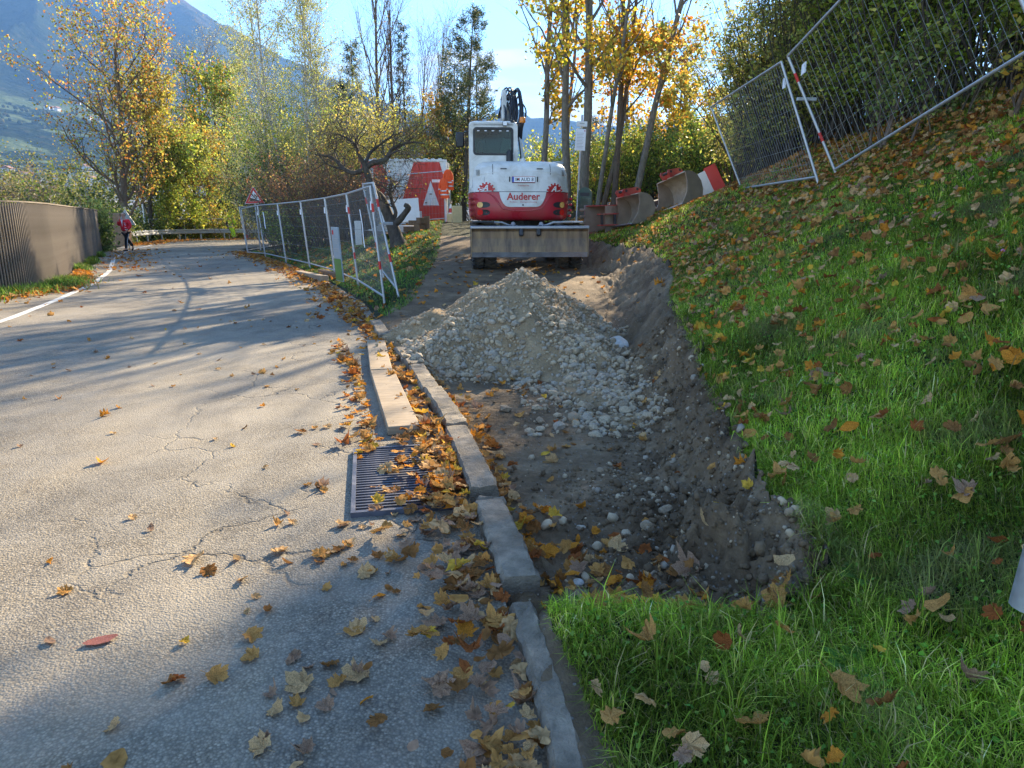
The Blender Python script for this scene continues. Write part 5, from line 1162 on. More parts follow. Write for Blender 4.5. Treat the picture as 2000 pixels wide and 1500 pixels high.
for (p, q) in (((.03, -.08, .05), (.04, -.30, .045)), ((-.07, .46, .14), (-.07, .38, .04))): MB().loft([[Vector(p).lerp(Vector(q), t) + Vector((w * math.cos(a), 0, h * math.sin(a))) for a in np.linspace(0, 2 * PI, 10, endpoint=False)] for t, w, h in ((-.15, .035, .04), (.1, .048, .05), (.6, .05, .042), (1.0, .04, .03), (1.1, .02, .02))]).build('shoe', M['black_cloth'], mn_, True)
MB().box((-.125, -.07, 1.66), (.02, .06, .12), (0, 0, .2), bev=.006).build('phone', M['black'], mn_)
# worker in yellow leaning on the rail
wk = empty('person', (-20.9, 54.05, 0), (0, 0, R(10)), 'road worker in yellow high-visibility clothes and hat leaning on the guard rail', 'person')
body = ([(0, .22, .86, .10), (-.03, .24, 1.08, .11), (-.08, .24, 1.30, .11), (-.10, .22, 1.42, .055), (-.11, .19, 1.52, .085), (-.11, .18, 1.60, .075), (-.26, .22, 1.33, .048), (-.34, .30, 1.08, .04), (-.25, .28, .86, .034), (.12, .22, 1.33, .048), (.30, .12, 1.22, .04), (.16, .0, 1.12, .034), (-.08, .20, .82, .085), (.06, -.0, .48, .055), (.16, -.22, .10, .04), (.10, .2, .82, .085), (.22, .0, .46, .055), (.28, -.24, .10, .04), (.16, -.34, .05, .03), (.29, -.36, .05, .03)],
        [(0, 1), (1, 2), (2, 3), (3, 4), (4, 5), (2, 6), (6, 7), (7, 8), (2, 9), (9, 10), (10, 11), (0, 12), (12, 13), (13, 14), (0, 15), (15, 16), (16, 17), (14, 18), (17, 19)])
body = join_chain(body, fingers((-.23, .26, .80), (0, 0, -1), (-1, 0, 0)), 8); body = join_chain(body, fingers((.12, -.03, 1.12), (-1, -.2, .1), (0, 0, 1)), 11)
b2 = skin('body', *body, M['skin'], wk)
for s in (-1, 1): ellipsoid((-.11 + s * .032, .105, 1.54), (.013, .008, .009), 8, 6).build('eye', M['black'], b2)
MB().tube([(-.11, .10, 1.53), (-.11, .075, 1.50), (-.11, .10, 1.49)], [.010, .016, .010], 6).build('nose', M['skin'], b2)
hv = skin('vest', [(0, .22, .80, (.19, .15)), (-.03, .24, 1.08, (.19, .15)), (-.08, .24, 1.30, (.18, .14)), (-.10, .22, 1.40, .09)], [(0, 1), (1, 2), (2, 3)], M['hivis_yellow'], wk)
skin('sleeve', [(-.24, .22, 1.33, .07), (-.35, .30, 1.07, .065), (-.26, .28, .88, .055)], [(0, 1), (1, 2)], M['navy_cloth'], wk); skin('sleeve', [(.10, .22, 1.33, .085), (.32, .12, 1.21, .085), (.18, .0, 1.12, .07)], [(0, 1), (1, 2)], M['hivis_yellow'], wk)
skin('trousers', [(0, .21, .84, (.17, .13)), (-.08, .16, .76, .10), (.06, -.0, .48, .085), (.15, -.20, .14, .08), (.10, .16, .76, .10), (.22, .0, .46, .085), (.27, -.22, .14, .08)], [(0, 1), (1, 2), (2, 3), (0, 4), (4, 5), (5, 6)], M['hivis_yellow'], wk)
for z, x in ((1.02, -.02), (.92, -.01)): MB().loft([[Vector((x + .195 * math.cos(t), .23 + .155 * math.sin(t), zz)) for t in np.linspace(0, 2 * PI, 18, endpoint=False)] for zz in (z - .025, z + .025)], False).build('reflective_band', M['reflect'], hv)
for (x, y, z) in ((.115, -.11, .28), (.245, -.11, .28)): MB().loft([[Vector((x + .088 * math.cos(t), y + .088 * math.sin(t), zz)) for t in np.linspace(0, 2 * PI, 14, endpoint=False)] for zz in (z - .025, z + .025)], False).build('reflective_band', M['reflect'], wk)
ht = MB().lathe([(.19, 0), (.185, .015), (.105, .03), (.10, .10), (.06, .135)], 16, Matrix.Translation((-.11, .18, 1.60))).build('hat', M['hivis_yellow'], wk, True)
MB().box((.20, .32, 1.20), (.30, .22, .42), (0, 0, .2), bev=.06).build('backpack', M['hivis_yellow'], wk, True)
for (x, y) in ((.16, -.28), (.285, -.30)): MB().loft([[Vector((x + w * math.cos(a), y - .06 + t, .05 + h * math.sin(a))) for a in np.linspace(0, 2 * PI, 10, endpoint=False)] for t, w, h in ((.10, .035, .04), (.05, .048, .05), (-.07, .05, .042), (-.14, .03, .03))]).build('boot', M['black_cloth'], wk, True)
bg_ = ellipsoid((0, 0, .16), (.20, .14, .18)).build('bag', M['exc_red'], None, True, loc=(-19.9, 54.3, -.02)); tag(bg_, 'small dark red bag on the leaves under the guard rail', 'bag'); 
MB().tube([(-.09, 0, .28), (-.06, 0, .40), (.06, 0, .40), (.09, 0, .28)], .012, 6).build('handle', M['black'], bg_)
# ---------------------------------------------------------------- trees
def unit(v): return v / np.maximum(np.linalg.norm(v, axis=-1, keepdims=True), 1e-9)
def grow_path(rng, start, d, length, n, wob, trop, trop_dir=(0, 0, 1)):
    """start (M,3), d (M,3), length (M,) -> (M,n,3)"""
    m = len(start); P = np.zeros((m, n, 3)); P[:, 0] = start; step = (length / (n - 1))[:, None]; d = unit(d); td = np.array(trop_dir, float)
    for i in range(1, n):
        d = unit(d + rng.normal(0, wob, (m, 3)) + td * trop); P[:, i] = P[:, i - 1] + d * step
    return P
def kids(rng, P, Rr, cnt, t0, t1, ang, angv, lmin, lmax, n, wob, trop, rk=.55, shape=None, rmin=.003, up=(0, 0, 1)):
    m, k, _ = P.shape
    t = (np.arange(cnt)[None] + rng.random((m, cnt))) / cnt * (t1 - t0) + t0
    f = t * (k - 1); i = np.minimum(f.astype(int), k - 2); fr = (f - i)[..., None]; mi = np.arange(m)[:, None]
    st = P[mi, i] * (1 - fr) + P[mi, i + 1] * fr; tg = unit(P[mi, i + 1] - P[mi, i]); rr = Rr[mi, i] * (1 - fr[..., 0]) + Rr[mi, i + 1] * fr[..., 0]
    az = rng.random((m, 1)) * 6.28 + np.arange(cnt)[None] * 2.4 + rng.normal(0, .4, (m, cnt))
    a = np.cross(tg, np.array([.3, .2, .93])); a = unit(np.where(np.linalg.norm(a, axis=-1, keepdims=True) < .05, np.array([1., 0, 0]), a)); b = np.cross(tg, a)
    an = np.clip(rng.normal(ang, angv, (m, cnt)), .1, 1.9)[..., None]
    d = tg * np.cos(an) + (a * np.cos(az)[..., None] + b * np.sin(az)[..., None]) * np.sin(an)
    L_ = rng.uniform(lmin, lmax, (m, cnt)) * (shape(t) if shape else 1)
    r0 = np.maximum(rr * rk, rmin)
    C = grow_path(rng, st.reshape(-1, 3), d.reshape(-1, 3), L_.ravel(), n, wob, trop, up)
    tp = np.linspace(1, .25, n)[None]; return C, np.maximum(r0.reshape(-1, 1) * tp, rmin * .6)
def tubes(P, Rr, sides):
    m, n, _ = P.shape; t = np.zeros_like(P); t[:, 1:-1] = P[:, 2:] - P[:, :-2]; t[:, 0] = P[:, 1] - P[:, 0]; t[:, -1] = P[:, -1] - P[:, -2]; t = unit(t)
    a = np.cross(t, np.array([.37, .61, .7])); a = unit(a); b = np.cross(t, a)
    th = np.arange(sides) * 2 * PI / sides; V = P[:, :, None] + (a[:, :, None] * np.cos(th)[None, None, :, None] + b[:, :, None] * np.sin(th)[None, None, :, None]) * Rr[:, :, None, None]
    I = np.arange(m * n * sides).reshape(m, n, sides); J = np.roll(I, -1, 2)
    F = np.stack([I[:, :-1], J[:, :-1], J[:, 1:], I[:, 1:]], -1).reshape(-1, 4); return V.reshape(-1, 3), F
def wood(parts, name, mat, parent, base):
    V = []; F = []; o = 0
    for P, Rr, s in parts: v, f = tubes(P, Rr, s); V.append(v); F.append(f + o); o += len(v)
    return link(name, np_mesh(name, np.concatenate(V) - base, np.concatenate(F), mat, True), parent)
def leafy(rng, pos, size, pal, w, name, mat, parent, base, hang=.3, aspect=.75, bright=.25, dirs=None):
    """leaf-sized folded faces; pal colours with weights"""
    n = len(pos); nr = unit(rng.normal(size=(n, 3)) + np.array([0, 0, .4]))
    d = dirs if dirs is not None else rng.normal(size=(n, 3)); d = unit(d - np.array([0, 0, hang]) - nr * np.sum(d * nr, 1, keepdims=True) * .5); s = np.cross(d, nr); s = unit(s); nr = np.cross(s, d)
    sz = size * rng.uniform(.65, 1.25, n)[:, None]
    V = np.stack([pos, pos + d * sz * .5 + s * sz * aspect * .5 + nr * sz * .10, pos + d * sz, pos + d * sz * .5 - s * sz * aspect * .5 + nr * sz * .10], 1)
    c = np.array(pal)[rng.choice(len(pal), n, p=np.array(w) / np.sum(w))] if not isinstance(w, np.ndarray) or w.ndim == 1 else np.array([pal[k] for k in [0]])
    c = c * np.exp(rng.normal(0, bright, (n, 1))) * (1 + rng.normal(0, .06, (n, 3)))
    I = np.arange(n * 4).reshape(n, 4)
    return link(name, np_mesh(name, V.reshape(-1, 3) - base, I, mat, False, col=np.repeat(np.clip(c, 0, 1), 4, 0)), parent)
def along(rng, P, n, t0=.2, t1=1.0, spread=.05):
    m, k, _ = P.shape; i = rng.integers(0, m, n); f = rng.uniform(t0, t1, n) * (k - 1); j = np.minimum(f.astype(int), k - 2); fr = (f - j)[:, None]
    return P[i, j] * (1 - fr) + P[i, j + 1] * fr + rng.normal(0, spread, (n, 3)), unit(P[i, j + 1] - P[i, j])
def clumped(rng, P, n, clumps, t0=.3, spread=.12, sc=.05):
    """leaves gathered in bunches on some of the twigs"""
    m = len(P); pick = rng.choice(m, min(clumps, m), replace=False); return along(rng, P[pick], n, t0, 1.0, spread)
PAL = {'orange': [(.512, .207, .037), (.415, .134, .030), (.549, .317, .061), (.268, .122, .037)], 'yellow': [(.610, .439, .049), (.512, .415, .061), (.634, .329, .037), (.366, .390, .061)], 'ygreen': [(.366, .403, .061), (.244, .329, .049), (.512, .464, .073), (.159, .244, .037)], 'green': [(.110, .195, .030), (.171, .256, .043), (.073, .134, .024), (.268, .305, .061)], 'rust': [(.244, .085, .037), (.342, .134, .043), (.171, .073, .037), (.415, .220, .061)], 'dark': [(.030, .061, .022), (.049, .085, .030), (.024, .043, .018), (.073, .104, .037)], 'birch': [(.415, .415, .110), (.305, .354, .085), (.488, .439, .122), (.220, .268, .073)], 'olive': [(.439, .403, .085), (.342, .342, .073), (.512, .415, .073), (.268, .256, .061)]}
def tree(name, label, group, base, h, r, seed, bark, pal, leaves, lsize, lean=(0, 0), crown=(.35, 1.0), spread=.33, twigs=(16, 8, 5), angle=.75, up=.10, wob=.10, clump=None, pw=(4, 3, 2, 2), stems=1, lvl=3, wide=1.0, hang=.35, mat=None, aspect=.8, trunk_w=.045, tip=.14, zmax=None):
    rng = np.random.default_rng(seed); b = np.array(base, float); root = empty(name, base, label=label, cat='tree', group=group)
    st = np.repeat(b[None], stems, 0) + rng.normal(0, .12 * (stems > 1), (stems, 3)) * np.array([1, 1, 0]); d = np.array([[lean[0], lean[1], 1.0]]) + rng.normal(0, .13 * (stems > 1), (stems, 3))
    st[:, 2] -= .3
    T = grow_path(rng, st, d, rng.uniform(.85, 1.0, stems) * (h + .3), 14, trunk_w, .03); TR = r * np.linspace(1, tip, 14)[None] ** .8 * np.ones((stems, 1)); TR[:, 0] *= 1.35
    sh = lambda t: .35 + .65 * np.sin(np.clip((t - crown[0]) / (crown[1] - crown[0]), 0, 1) * PI * .8 + .45)
    A, AR = kids(rng, T, TR, twigs[0], crown[0], .97, angle, .16, h * spread * .8, h * spread * 1.2, 9, wob, up, .5, sh, .012)
    B, BR = kids(rng, A, AR, twigs[1], .25, .98, .65, .2, h * spread * .28 * wide, h * spread * .55 * wide, 6, wob * 1.3, up * .6, .55, None, .007)
    parts = [(T, TR, 9), (A, AR, 5), (B, BR, 4)]; tw = B
    if lvl >= 3:
        C, CR = kids(rng, B, BR, twigs[2], .2, 1.0, .6, .25, h * spread * .10, h * spread * .24, 4, wob * 1.5, up * .3, .6, None, .004); parts.append((C, CR, 3)); tw = C
    wood(parts[:1], 'trunk', bark, root, b); wood(parts[1:], 'branches', bark, root, b)
    if zmax:
        lo_ = tw[:, -1, 2] < b[2] + zmax; tw = tw[lo_] if lo_.sum() > 20 else tw
    if leaves:
        pos, dr = clumped(rng, tw, leaves, clump, .2, lsize * 1.0) if clump else along(rng, tw, leaves, .15, 1, lsize * .9)
        leafy(rng, pos, lsize, PAL[pal] if isinstance(pal, str) else pal, pw, 'crown', mat or M['leaves'], root, b, hang, aspect)
    return root
def gpt(px, d, z=None, py=None):
    p = at(px, 425, d); zz = float(gh(p.x, p.y, False)) if z is None else z; return (p.x, p.y, zz)
def hz(py, d): return CAM_H + (425 - py) / FPX * d * 1.03      # height that shows at that row
GT = 'trees round the bend'
# left: big orange maple and its neighbours
tree('maple_tree', 'tall thin orange and yellow maple behind the walking man', GT, gpt(252, 46, -.8), 14.5, .26, 21, M['bark_brown'], [(.46, .21, .04), (.34, .13, .03), (.44, .34, .06), (.30, .33, .06)], 8500, .16, (-.04, 0), (.16, 1), .37, (22, 9, 5), .85, .10, clump=900, pw=(3, 2, 4, 4))
tree('maple_tree', 'ivy clad orange maple stem just right of the street lamp', GT, gpt(283, 49, -1.0), 11.0, .20, 22, M['bark_dark'], [(.40, .33, .05), (.33, .30, .05), (.42, .22, .04), (.24, .26, .05)], 8000, .17, (.03, 0), (.25, 1), .30, (16, 8, 5), .7, .14)
o = tree('maple_tree', 'yellow green maple with orange tips right of the lamp', GT, gpt(345, 52, -1), 8.3, .17, 23, M['bark_dark'], 'ygreen', 12000, .19, (0, 0), (.12, 1), .36, (20, 8, 5), .9, .05, pw=(4, 3, 4, 1))
tree('maple_tree', 'golden maple low behind the guard rail', GT, gpt(385, 56, -1.5), 8.6, .17, 24, M['bark_dark'], [(.44, .30, .04), (.34, .30, .05), (.46, .22, .03), (.22, .24, .04)], 12000, .19, (.05, 0), (.10, 1), .38, (20, 8, 5), .95, .03, pw=(4, 4, 3, 2))
tree('maple_tree', 'green and orange maple above the yellow clad worker', GT, gpt(432, 60, -1.5), 13.5, .22, 25, M['bark_dark'], [(.20, .29, .04), (.36, .34, .05), (.46, .24, .04), (.12, .19, .03)], 14000, .20, (.02, 0), (.14, 1), .30, (22, 9, 5), .8, .08)
tree('bare_tree', 'fine bare twigged tree in front of the mountain flank', GT, gpt(415, 66, -2), 18, .24, 26, M['bark_brown'], [(.30, .27, .14), (.25, .22, .12), (.34, .30, .12), (.2, .2, .1)], 3500, .11, (.0, 0), (.35, 1), .28, (20, 10, 7), .6, .05)
# ivy-wrapped dark trunk
iv = gpt(452, 59, -1.2); rng = np.random.default_rng(31); root = empty('ivy_tree', iv, label='dark trunk wrapped in ivy beside the guard rail', cat='tree', group=GT)
T = grow_path(rng, np.array([iv]), np.array([[-.12, 0, 1.]]), np.array([10.]), 12, .04, .02); wood([(T, .2 * np.linspace(1, .3, 12)[None], 8)], 'trunk', M['bark_dark'], root, np.array(iv))
n = 7000; pos, dr = along(rng, T, n, 0, .95, .05); a = rng.random(n) * 6.28; rad = (.55 - .04 * (pos[:, 2] - iv[2]))[:, None] * np.sqrt(rng.random((n, 1))) * 1.5; pos = pos + np.stack([np.cos(a), np.sin(a), 0 * a], 1) * rad * 1.2; leafy(rng, pos, .15, PAL['dark'], (3, 3, 3, 2), 'ivy_leaves', M['leaves'], root, np.array(iv), .5, .9)
# birches
GB = 'slender birches behind the road fence'
for i, (px, d, top, ln, lb, nl) in enumerate([(520, 40, -5, -.10, 'leftmost slender birch with sparse yellow green leaves', 7000), (560, 38, -60, -.12, 'second slender birch from the left, leaning left at the top', 7500), (590, 36, 15, -.07, 'pale stemmed birch in the middle of the birch group', 6500), (622, 37, -25, -.06, 'birch leaning left, fourth in the birch group', 6500), (648, 41, 70, .02, 'rightmost birch beside the bare poplars', 5000), (500, 46, 120, -.03, 'short birch behind the others above the warning triangle', 6000)]):
    b = gpt(px + 25, d); h = hz(top, d) - b[2]
    tree('birch_tree', lb, GB, b, h, .095, 40 + i, M['bark_birch'], 'birch', nl, .085, (ln, 0), (.14, 1), .17, (34, 7, 5), .50, -.01, .12, hang=.8, trunk_w=.03, aspect=.6)
# bare poplars
GP = 'bare upright trees against the sky'
for i, (px, d, top, lb, ln) in enumerate([(738, 46, -60, 'tallest bare poplar with upright branches', 0), (772, 44, 10, 'bare poplar right of the tallest one', .03), (690, 45, 60, 'bare tree leaning left beside the dark spruce', -.16), (815, 46, 90, 'thin bare tree right of the small spruce', .06), (835, 50, 100, 'rightmost thin bare tree next to the pine', .12)]):
    b = gpt(px, d, .5); h = hz(top, d) - b[2]
    tree('bare_tree', lb, GP, b, h, .15 if i < 2 else .10, 60 + i, M['bark_brown'], [(.30, .22, .08)], 160, .10, (ln, 0), (.25, 1), .26, (24, 8, 4), .38, .16, .07, pw=(1,), trunk_w=.02)
# conifers
def conifer(name, label, base, h, r, seed, w, pal='dark', group='dark conifers behind the container', t0=.15, nb=60, sparse=1.0, nn=9000):
    rng = np.random.default_rng(seed); b = np.array(base, float); root = empty(name, base, label=label, cat='tree', group=group)
    T = grow_path(rng, b[None] - [[0, 0, .3]], np.array([[0, 0, 1.]]), np.array([h]), 14, .012, .02); TR = r * np.linspace(1, .1, 14)[None]
    A, AR = kids(rng, T, TR, nb, t0, .99, 1.45, .12, w * .9, w * 1.1, 6, .08, -.04, .3, lambda t: np.maximum(.08, (1 - t) * 1.05) * np.where(rng.random(t.shape) < sparse, 1, .4), .008)
    B, BR = kids(rng, A, AR, 9, .15, 1, .8, .2, .15 * w, .35 * w, 4, .1, -.05, .5, None, .004)
    wood([(T, TR, 8)], 'trunk', M['bark_dark'], root, b); wood([(A, AR, 4), (B, BR, 3)], 'branches', M['bark_dark'], root, b)
    pos, dr = along(rng, B, nn, .05, 1, .05); leafy(rng, pos, .16, PAL[pal], (3, 3, 2, 2), 'crown', M['needles'], root, b, .5, .28, .25, dr + rng.normal(0, .5, dr.shape)); return root
conifer('spruce_tree', 'dark drooping spruce left of the bare poplars', gpt(702, 50, 0), hz(105, 50), .16, 71, 1.9)
conifer('spruce_tree', 'narrow spruce between the bare poplars', gpt(803, 52, 0), hz(75, 52), .15, 72, 1.7, sparse=.7, nn=6500)
conifer('spruce_tree', 'low dark spruce behind the yellow bush', gpt(678, 46, 0), hz(170, 46), .14, 73, 1.8)
def pine(name, label, base, h, r, seed, nn=9000, t0=.35, w=2.2):
    rng = np.random.default_rng(seed); b = np.array(base, float); root = empty(name, base, label=label, cat='tree', group='pines left of the excavator')
    T = grow_path(rng, b[None] - [[0, 0, .3]], np.array([[rng.normal(0, .03), 0, 1.]]), np.array([h]), 14, .02, .02); TR = r * np.linspace(1, .12, 14)[None]
    A, AR = kids(rng, T, TR, 26, t0, .99, 1.15, .2, w * .7, w * 1.2, 7, .12, .08, .35, lambda t: .35 + .8 * (1 - t), .012); B, BR = kids(rng, A, AR, 8, .35, 1, .7, .2, .3, .7, 4, .12, .1, .5, None, .005)
    wood([(T, TR, 8)], 'trunk', M['bark_dark'], root, b); wood([(A, AR, 5), (B, BR, 3)], 'branches', M['bark_dark'], root, b)
    pos, dr = along(rng, B, nn, .3, 1, .07); leafy(rng, pos, .13, [(.07, .10, .045), (.10, .13, .05), (.05, .075, .035), (.20, .17, .06)], (3, 3, 3, 1), 'crown', M['needles'], root, b, .1, .25, .25, dr + rng.normal(0, .7, dr.shape)); return root
pine('pine_tree', 'tallest pine left of the excavator cab', gpt(905, 34), hz(85, 34) - 1.0, .15, 81, 11000)
pine('pine_tree', 'thin pine behind the hung orange jackets', gpt(884, 36), hz(150, 36) - 1, .10, 82, 6500, .3, 1.7)
pine('pine_tree', 'pine behind the excavator cab', gpt(945, 38), hz(140, 38) - 1, .12, 83, 9000, .25, 2.0)
pine('pine_tree', 'dark pine behind the boom and maple trunks', gpt(1075, 40), hz(150, 40) - 1, .13, 84, 11000, .15, 2.2)
pine('pine_tree', 'tall dark pine right of the boom', gpt(1180, 44), hz(60, 44) - 1, .15, 86, 10000, .3, 2.3)
tree('oak_tree', 'small rust brown oak between the pines', 'small trees behind the container', gpt(868, 38), hz(225, 38) - 1, .10, 85, M['bark_dark'], [(.32, .19, .04), (.25, .14, .04), (.36, .26, .05), (.16, .16, .04)], 7000, .14, (0, 0), (.2, 1), .35, (18, 7, 4), .9, .05)
# yellow bush behind the container, bare thicket behind the fence
def bush(name, label, group, base, w, h, seed, pal, pw, n, size, stems=60, bark='bark_brown', splay=.45, hang=.2, mat=None, aspect=.7, wd=None, cat='shrub', tl=5):
    rng = np.random.default_rng(seed); b = np.array(base, float); root = empty(name, base, label=label, cat=cat, group=group); wd = wd or w
    st = b[None] + np.stack([rng.uniform(-w * .35, w * .35, stems), rng.uniform(-wd * .35, wd * .35, stems), np.full(stems, -.1)], 1)
    d = np.stack([(st[:, 0] - b[0]) / w * 1.6 * splay + rng.normal(0, splay * .5, stems), (st[:, 1] - b[1]) / wd * 1.6 * splay + rng.normal(0, splay * .5, stems), np.ones(stems)], 1)
    T = grow_path(rng, st, d, rng.uniform(.65, 1.05, stems) * h, 9, .07, .01); TR = rng.uniform(.012, .03, (stems, 1)) * np.linspace(1, .2, 9)[None]
    A, AR = kids(rng, T, TR, 9, .2, 1, .6, .2, h * .12, h * .28, 5, .12, .03, .5, None, .005); B, BR = kids(rng, A, AR, tl, .2, 1, .6, .2, h * .05, h * .12, 3, .12, .0, .6, None, .003)
    wood([(T, TR, 5), (A, AR, 3), (B, BR, 3)], 'stems', M[bark], root, b)
    pos, dr = along(rng, B, n, .1, 1, size * .8); leafy(rng, pos, size, PAL[pal] if isinstance(pal, str) else pal, pw, 'foliage', mat or M['leaves'], root, b, hang, aspect); return root
GS = 'shrubs behind the road fence'
bush('yellow_shrub', 'large yellow olive shrub behind the container', GS, gpt(770, 36), 5.2, 5.8, 91, 'olive', (4, 3, 3, 2), 15000, .11, 70)
bush('yellow_shrub', 'yellow olive shrub left of the container above the crooked tree', GS, gpt(690, 34), 4.2, 5.0, 92, 'olive', (3, 3, 3, 3), 8000, .10, 60)
bush('rust_thicket', 'rust brown thicket above the middle of the road fence', GS, gpt(632, 29, .5), 3.2, 3.5, 93, [(.20, .10, .05), (.27, .13, .05), (.15, .09, .05), (.36, .30, .08)], (4, 3, 3, 1), 8000, .075, 80, splay=.6)
bush('rust_thicket', 'brown thicket with pale leaning stems beside the warning triangle', GS, gpt(560, 41, .3), 4.2, 5.0, 94, [(.24, .14, .06), (.20, .18, .06), (.30, .28, .08), (.15, .09, .05)], (3, 3, 3, 3), 8000, .08, 80, splay=.6, bark='bark_birch')
bush('rust_thicket', 'rust brown thicket left of the crooked tree', GS, gpt(680, 27, .8), 2.8, 2.8, 95, [(.22, .10, .05), (.27, .13, .05), (.15, .09, .05), (.36, .28, .06)], (4, 3, 3, 1), 6000, .07, 70, splay=.6)
bush('green_shrub', 'leafy green shrub inside the road fence', GS, gpt(570, 28.5, .2), 1.6, 1.9, 96, 'ygreen', (3, 3, 2, 2), 3500, .07, 30)
bush('green_shrub', 'dense dark shrub beside the fence end at the bend', GS, (-11.7, 37.5, .1), 2.8, 4.6, 97, [(.07, .10, .03), (.12, .15, .04), (.05, .07, .02), (.25, .26, .05)], (3, 3, 3, 1), 9000, .10, 50)
bush('green_shrub', 'mixed yellow and green shrub filling the bank at the bend', GS, (-11.2, 41, .3), 5.0, 7.0, 98, 'ygreen', (3, 3, 3, 2), 12000, .12, 60)
bush('yellow_shrub', 'tall pale yellow shrub behind the birches', GS, gpt(600, 44, 0), 6.0, 8.5, 99, 'birch', (3, 3, 3, 2), 15000, .11, 70, bark='bark_birch')
bush('yellow_shrub', 'yellow green shrub between birches and maples', GS, gpt(500, 52, -1), 6.0, 9.0, 100, 'ygreen', (3, 3, 3, 2), 13000, .14, 60)
# ---------------------------------------------------------------- the crooked apple tree
ab = Vector((-3.45, 21.3, gz(-3.45, 21.3))); ap = empty('apple_tree', ab, label='gnarled bare apple tree with crooked spreading branches before the container', cat='tree')
rng = np.random.default_rng(55)
def V3(px, py, d=21): p = at(px, py, d); return [p.x - ab.x, p.y - ab.y, p.z - ab.z]
limbs = [([(784, 500), (778, 478), (770, 452), (760, 425), (752, 405), (742, 385), (732, 375), (722, 352), (715, 330), (712, 318)], [.34, .25, .19, .17, .16, .14, .12, .11, .10, .09], 0),
         ([(767, 440), (780, 430), (792, 415), (798, 405), (790, 400)], [.12, .10, .085, .08, .06], -.4),
         ([(768, 430), (773, 415), (766, 395), (762, 372), (765, 355), (762, 345)], [.07, .06, .055, .05, .045, .03], -.3),
         ([(714, 330), (728, 318), (748, 315), (760, 303), (765, 292), (780, 285), (800, 278), (830, 280)], [.085, .085, .08, .07, .06, .05, .035, .02], .3),
         ([(714, 330), (692, 338), (672, 330), (655, 312), (640, 305), (615, 302)], [.08, .07, .065, .05, .04, .02], .2),
         ([(712, 322), (700, 300), (695, 285), (678, 270), (660, 262)], [.07, .055, .045, .03, .02], -.5),
         ([(714, 320), (722, 300), (735, 288), (752, 275), (770, 262)], [.06, .05, .04, .03, .02], .8)]
limb_paths = []
tm = MB()
for k, (pp, rr, dd) in enumerate(limbs):
    P = [Vector(V3(x, y, 21 + dd * i / len(pp))) for i, (x, y) in enumerate(pp)]; Q = []; RR = []
    for i in range(len(P) - 1):
        a0, a1, a2, a3 = [P[max(0, min(len(P) - 1, i + j))] for j in (-1, 0, 1, 2)]
        for t in (0, .33, .66): Q.append(.5 * ((2 * a1) + (a2 - a0) * t + (2 * a0 - 5 * a1 + 4 * a2 - a3) * t * t + (3 * a1 - a0 - 3 * a2 + a3) * t ** 3)); RR.append((rr[i] * (1 - t) + rr[i + 1] * t) * (1 + random.uniform(-.08, .08)))
    Q.append(P[-1]); RR.append(rr[-1]); limb_paths.append((np.array([list(q) for q in Q]), np.array(RR)))
    MB().tube(Q, RR, 10).build('trunk' if k == 0 else 'limb', M['bark_dark'], ap, True)
MB().tube([V3(752, 410), V3(748, 398), V3(746, 392)], [.15, .17, .12], 10).build('cut_stub', M['bark_brown'], ap, True)
tw_parts = []
for k in (2, 3, 4, 5, 6):
    P, Rr = limb_paths[k]; A, AR = kids(rng, P[None], Rr[None], 13, .25, 1, 1.0, .3, .5, 1.25, 7, .22, .02, .4, None, .012); B, BR = kids(rng, A, AR, 7, .2, 1, .9, .3, .25, .6, 5, .2, .02, .6, None, .007); C, CR = kids(rng, B, BR, 4, .2, 1, .9, .3, .1, .28, 3, .2, .0, .6, None, .005)
    tw_parts += [(A, AR, 5), (B, BR, 4), (C, CR, 3)]
wood(tw_parts, 'twigs', M['bark_dark'], ap, np.zeros(3))
pos, dr = along(rng, tw_parts[2][0], 60, .2, 1, .02); leafy(rng, pos, .07, PAL['yellow'], (1, 1, 1, 1), 'last_leaves', M['leaves'], ap, np.zeros(3))
# ---------------------------------------------------------------- maples behind the excavator
GM = 'tall maples behind the excavator'
def maple(px, d, lean, h, r, seed, label, leaves, pal='yellow', pw=(4, 3, 3, 2), crown=(.42, 1), clump=350, spread=.30, py=None, twigs=(8, 4, 3), up=.07, ang=.70, bark='bark_grey', ls=.16, zmax=6.2):
    b = gpt(px, d); return tree('maple_tree', label, GM, b, h, r, seed, M[bark], pal, leaves, ls, lean, crown, spread, twigs, ang, up, .09, clump, pw, trunk_w=.022, tip=.45, zmax=zmax)
maple(1056, 27, (.03, 0), 9.4, .13, 201, 'grey maple trunk nearest the boom', 900, clump=300)
maple(1107, 26, (-.01, 0), 9.6, .16, 202, 'stout maple trunk directly behind the timetable board', 1300, clump=350)
maple(1140, 25.5, (.02, .03), 9.8, .18, 203, 'stoutest maple trunk above the green bin', 1700, [(.55, .48, .04), (.50, .38, .04), (.48, .28, .03), (.36, .40, .05)], clump=450)
maple(1162, 25, (.13, 0), 9.2, .085, 204, 'thin maple leaning right beside the stout trunk', 600, clump=200)
maple(1172, 26, (.20, .02), 8.2, .10, 205, 'dark maple stem leaning well to the right', 800, 'orange', (3, 1, 4, 1), clump=260, bark='bark_brown')
maple(1196, 26, (.10, .0), 8.3, .12, 206, 'maple with forked stems in the middle of the grove', 900, 'yellow', clump=350, bark='bark_brown')
maple(1232, 25, (.17, .02), 8.3, .13, 207, 'rightmost straight maple leaning right above the ditch buckets', 800, [(.48, .28, .04), (.50, .36, .05), (.42, .18, .03), (.3, .3, .05)], clump=350)
maple(1090, 31, (.06, 0), 9, .10, 208, 'slim maple behind the stout trunks', 1100, 'orange', (3, 2, 4, 1), clump=500)
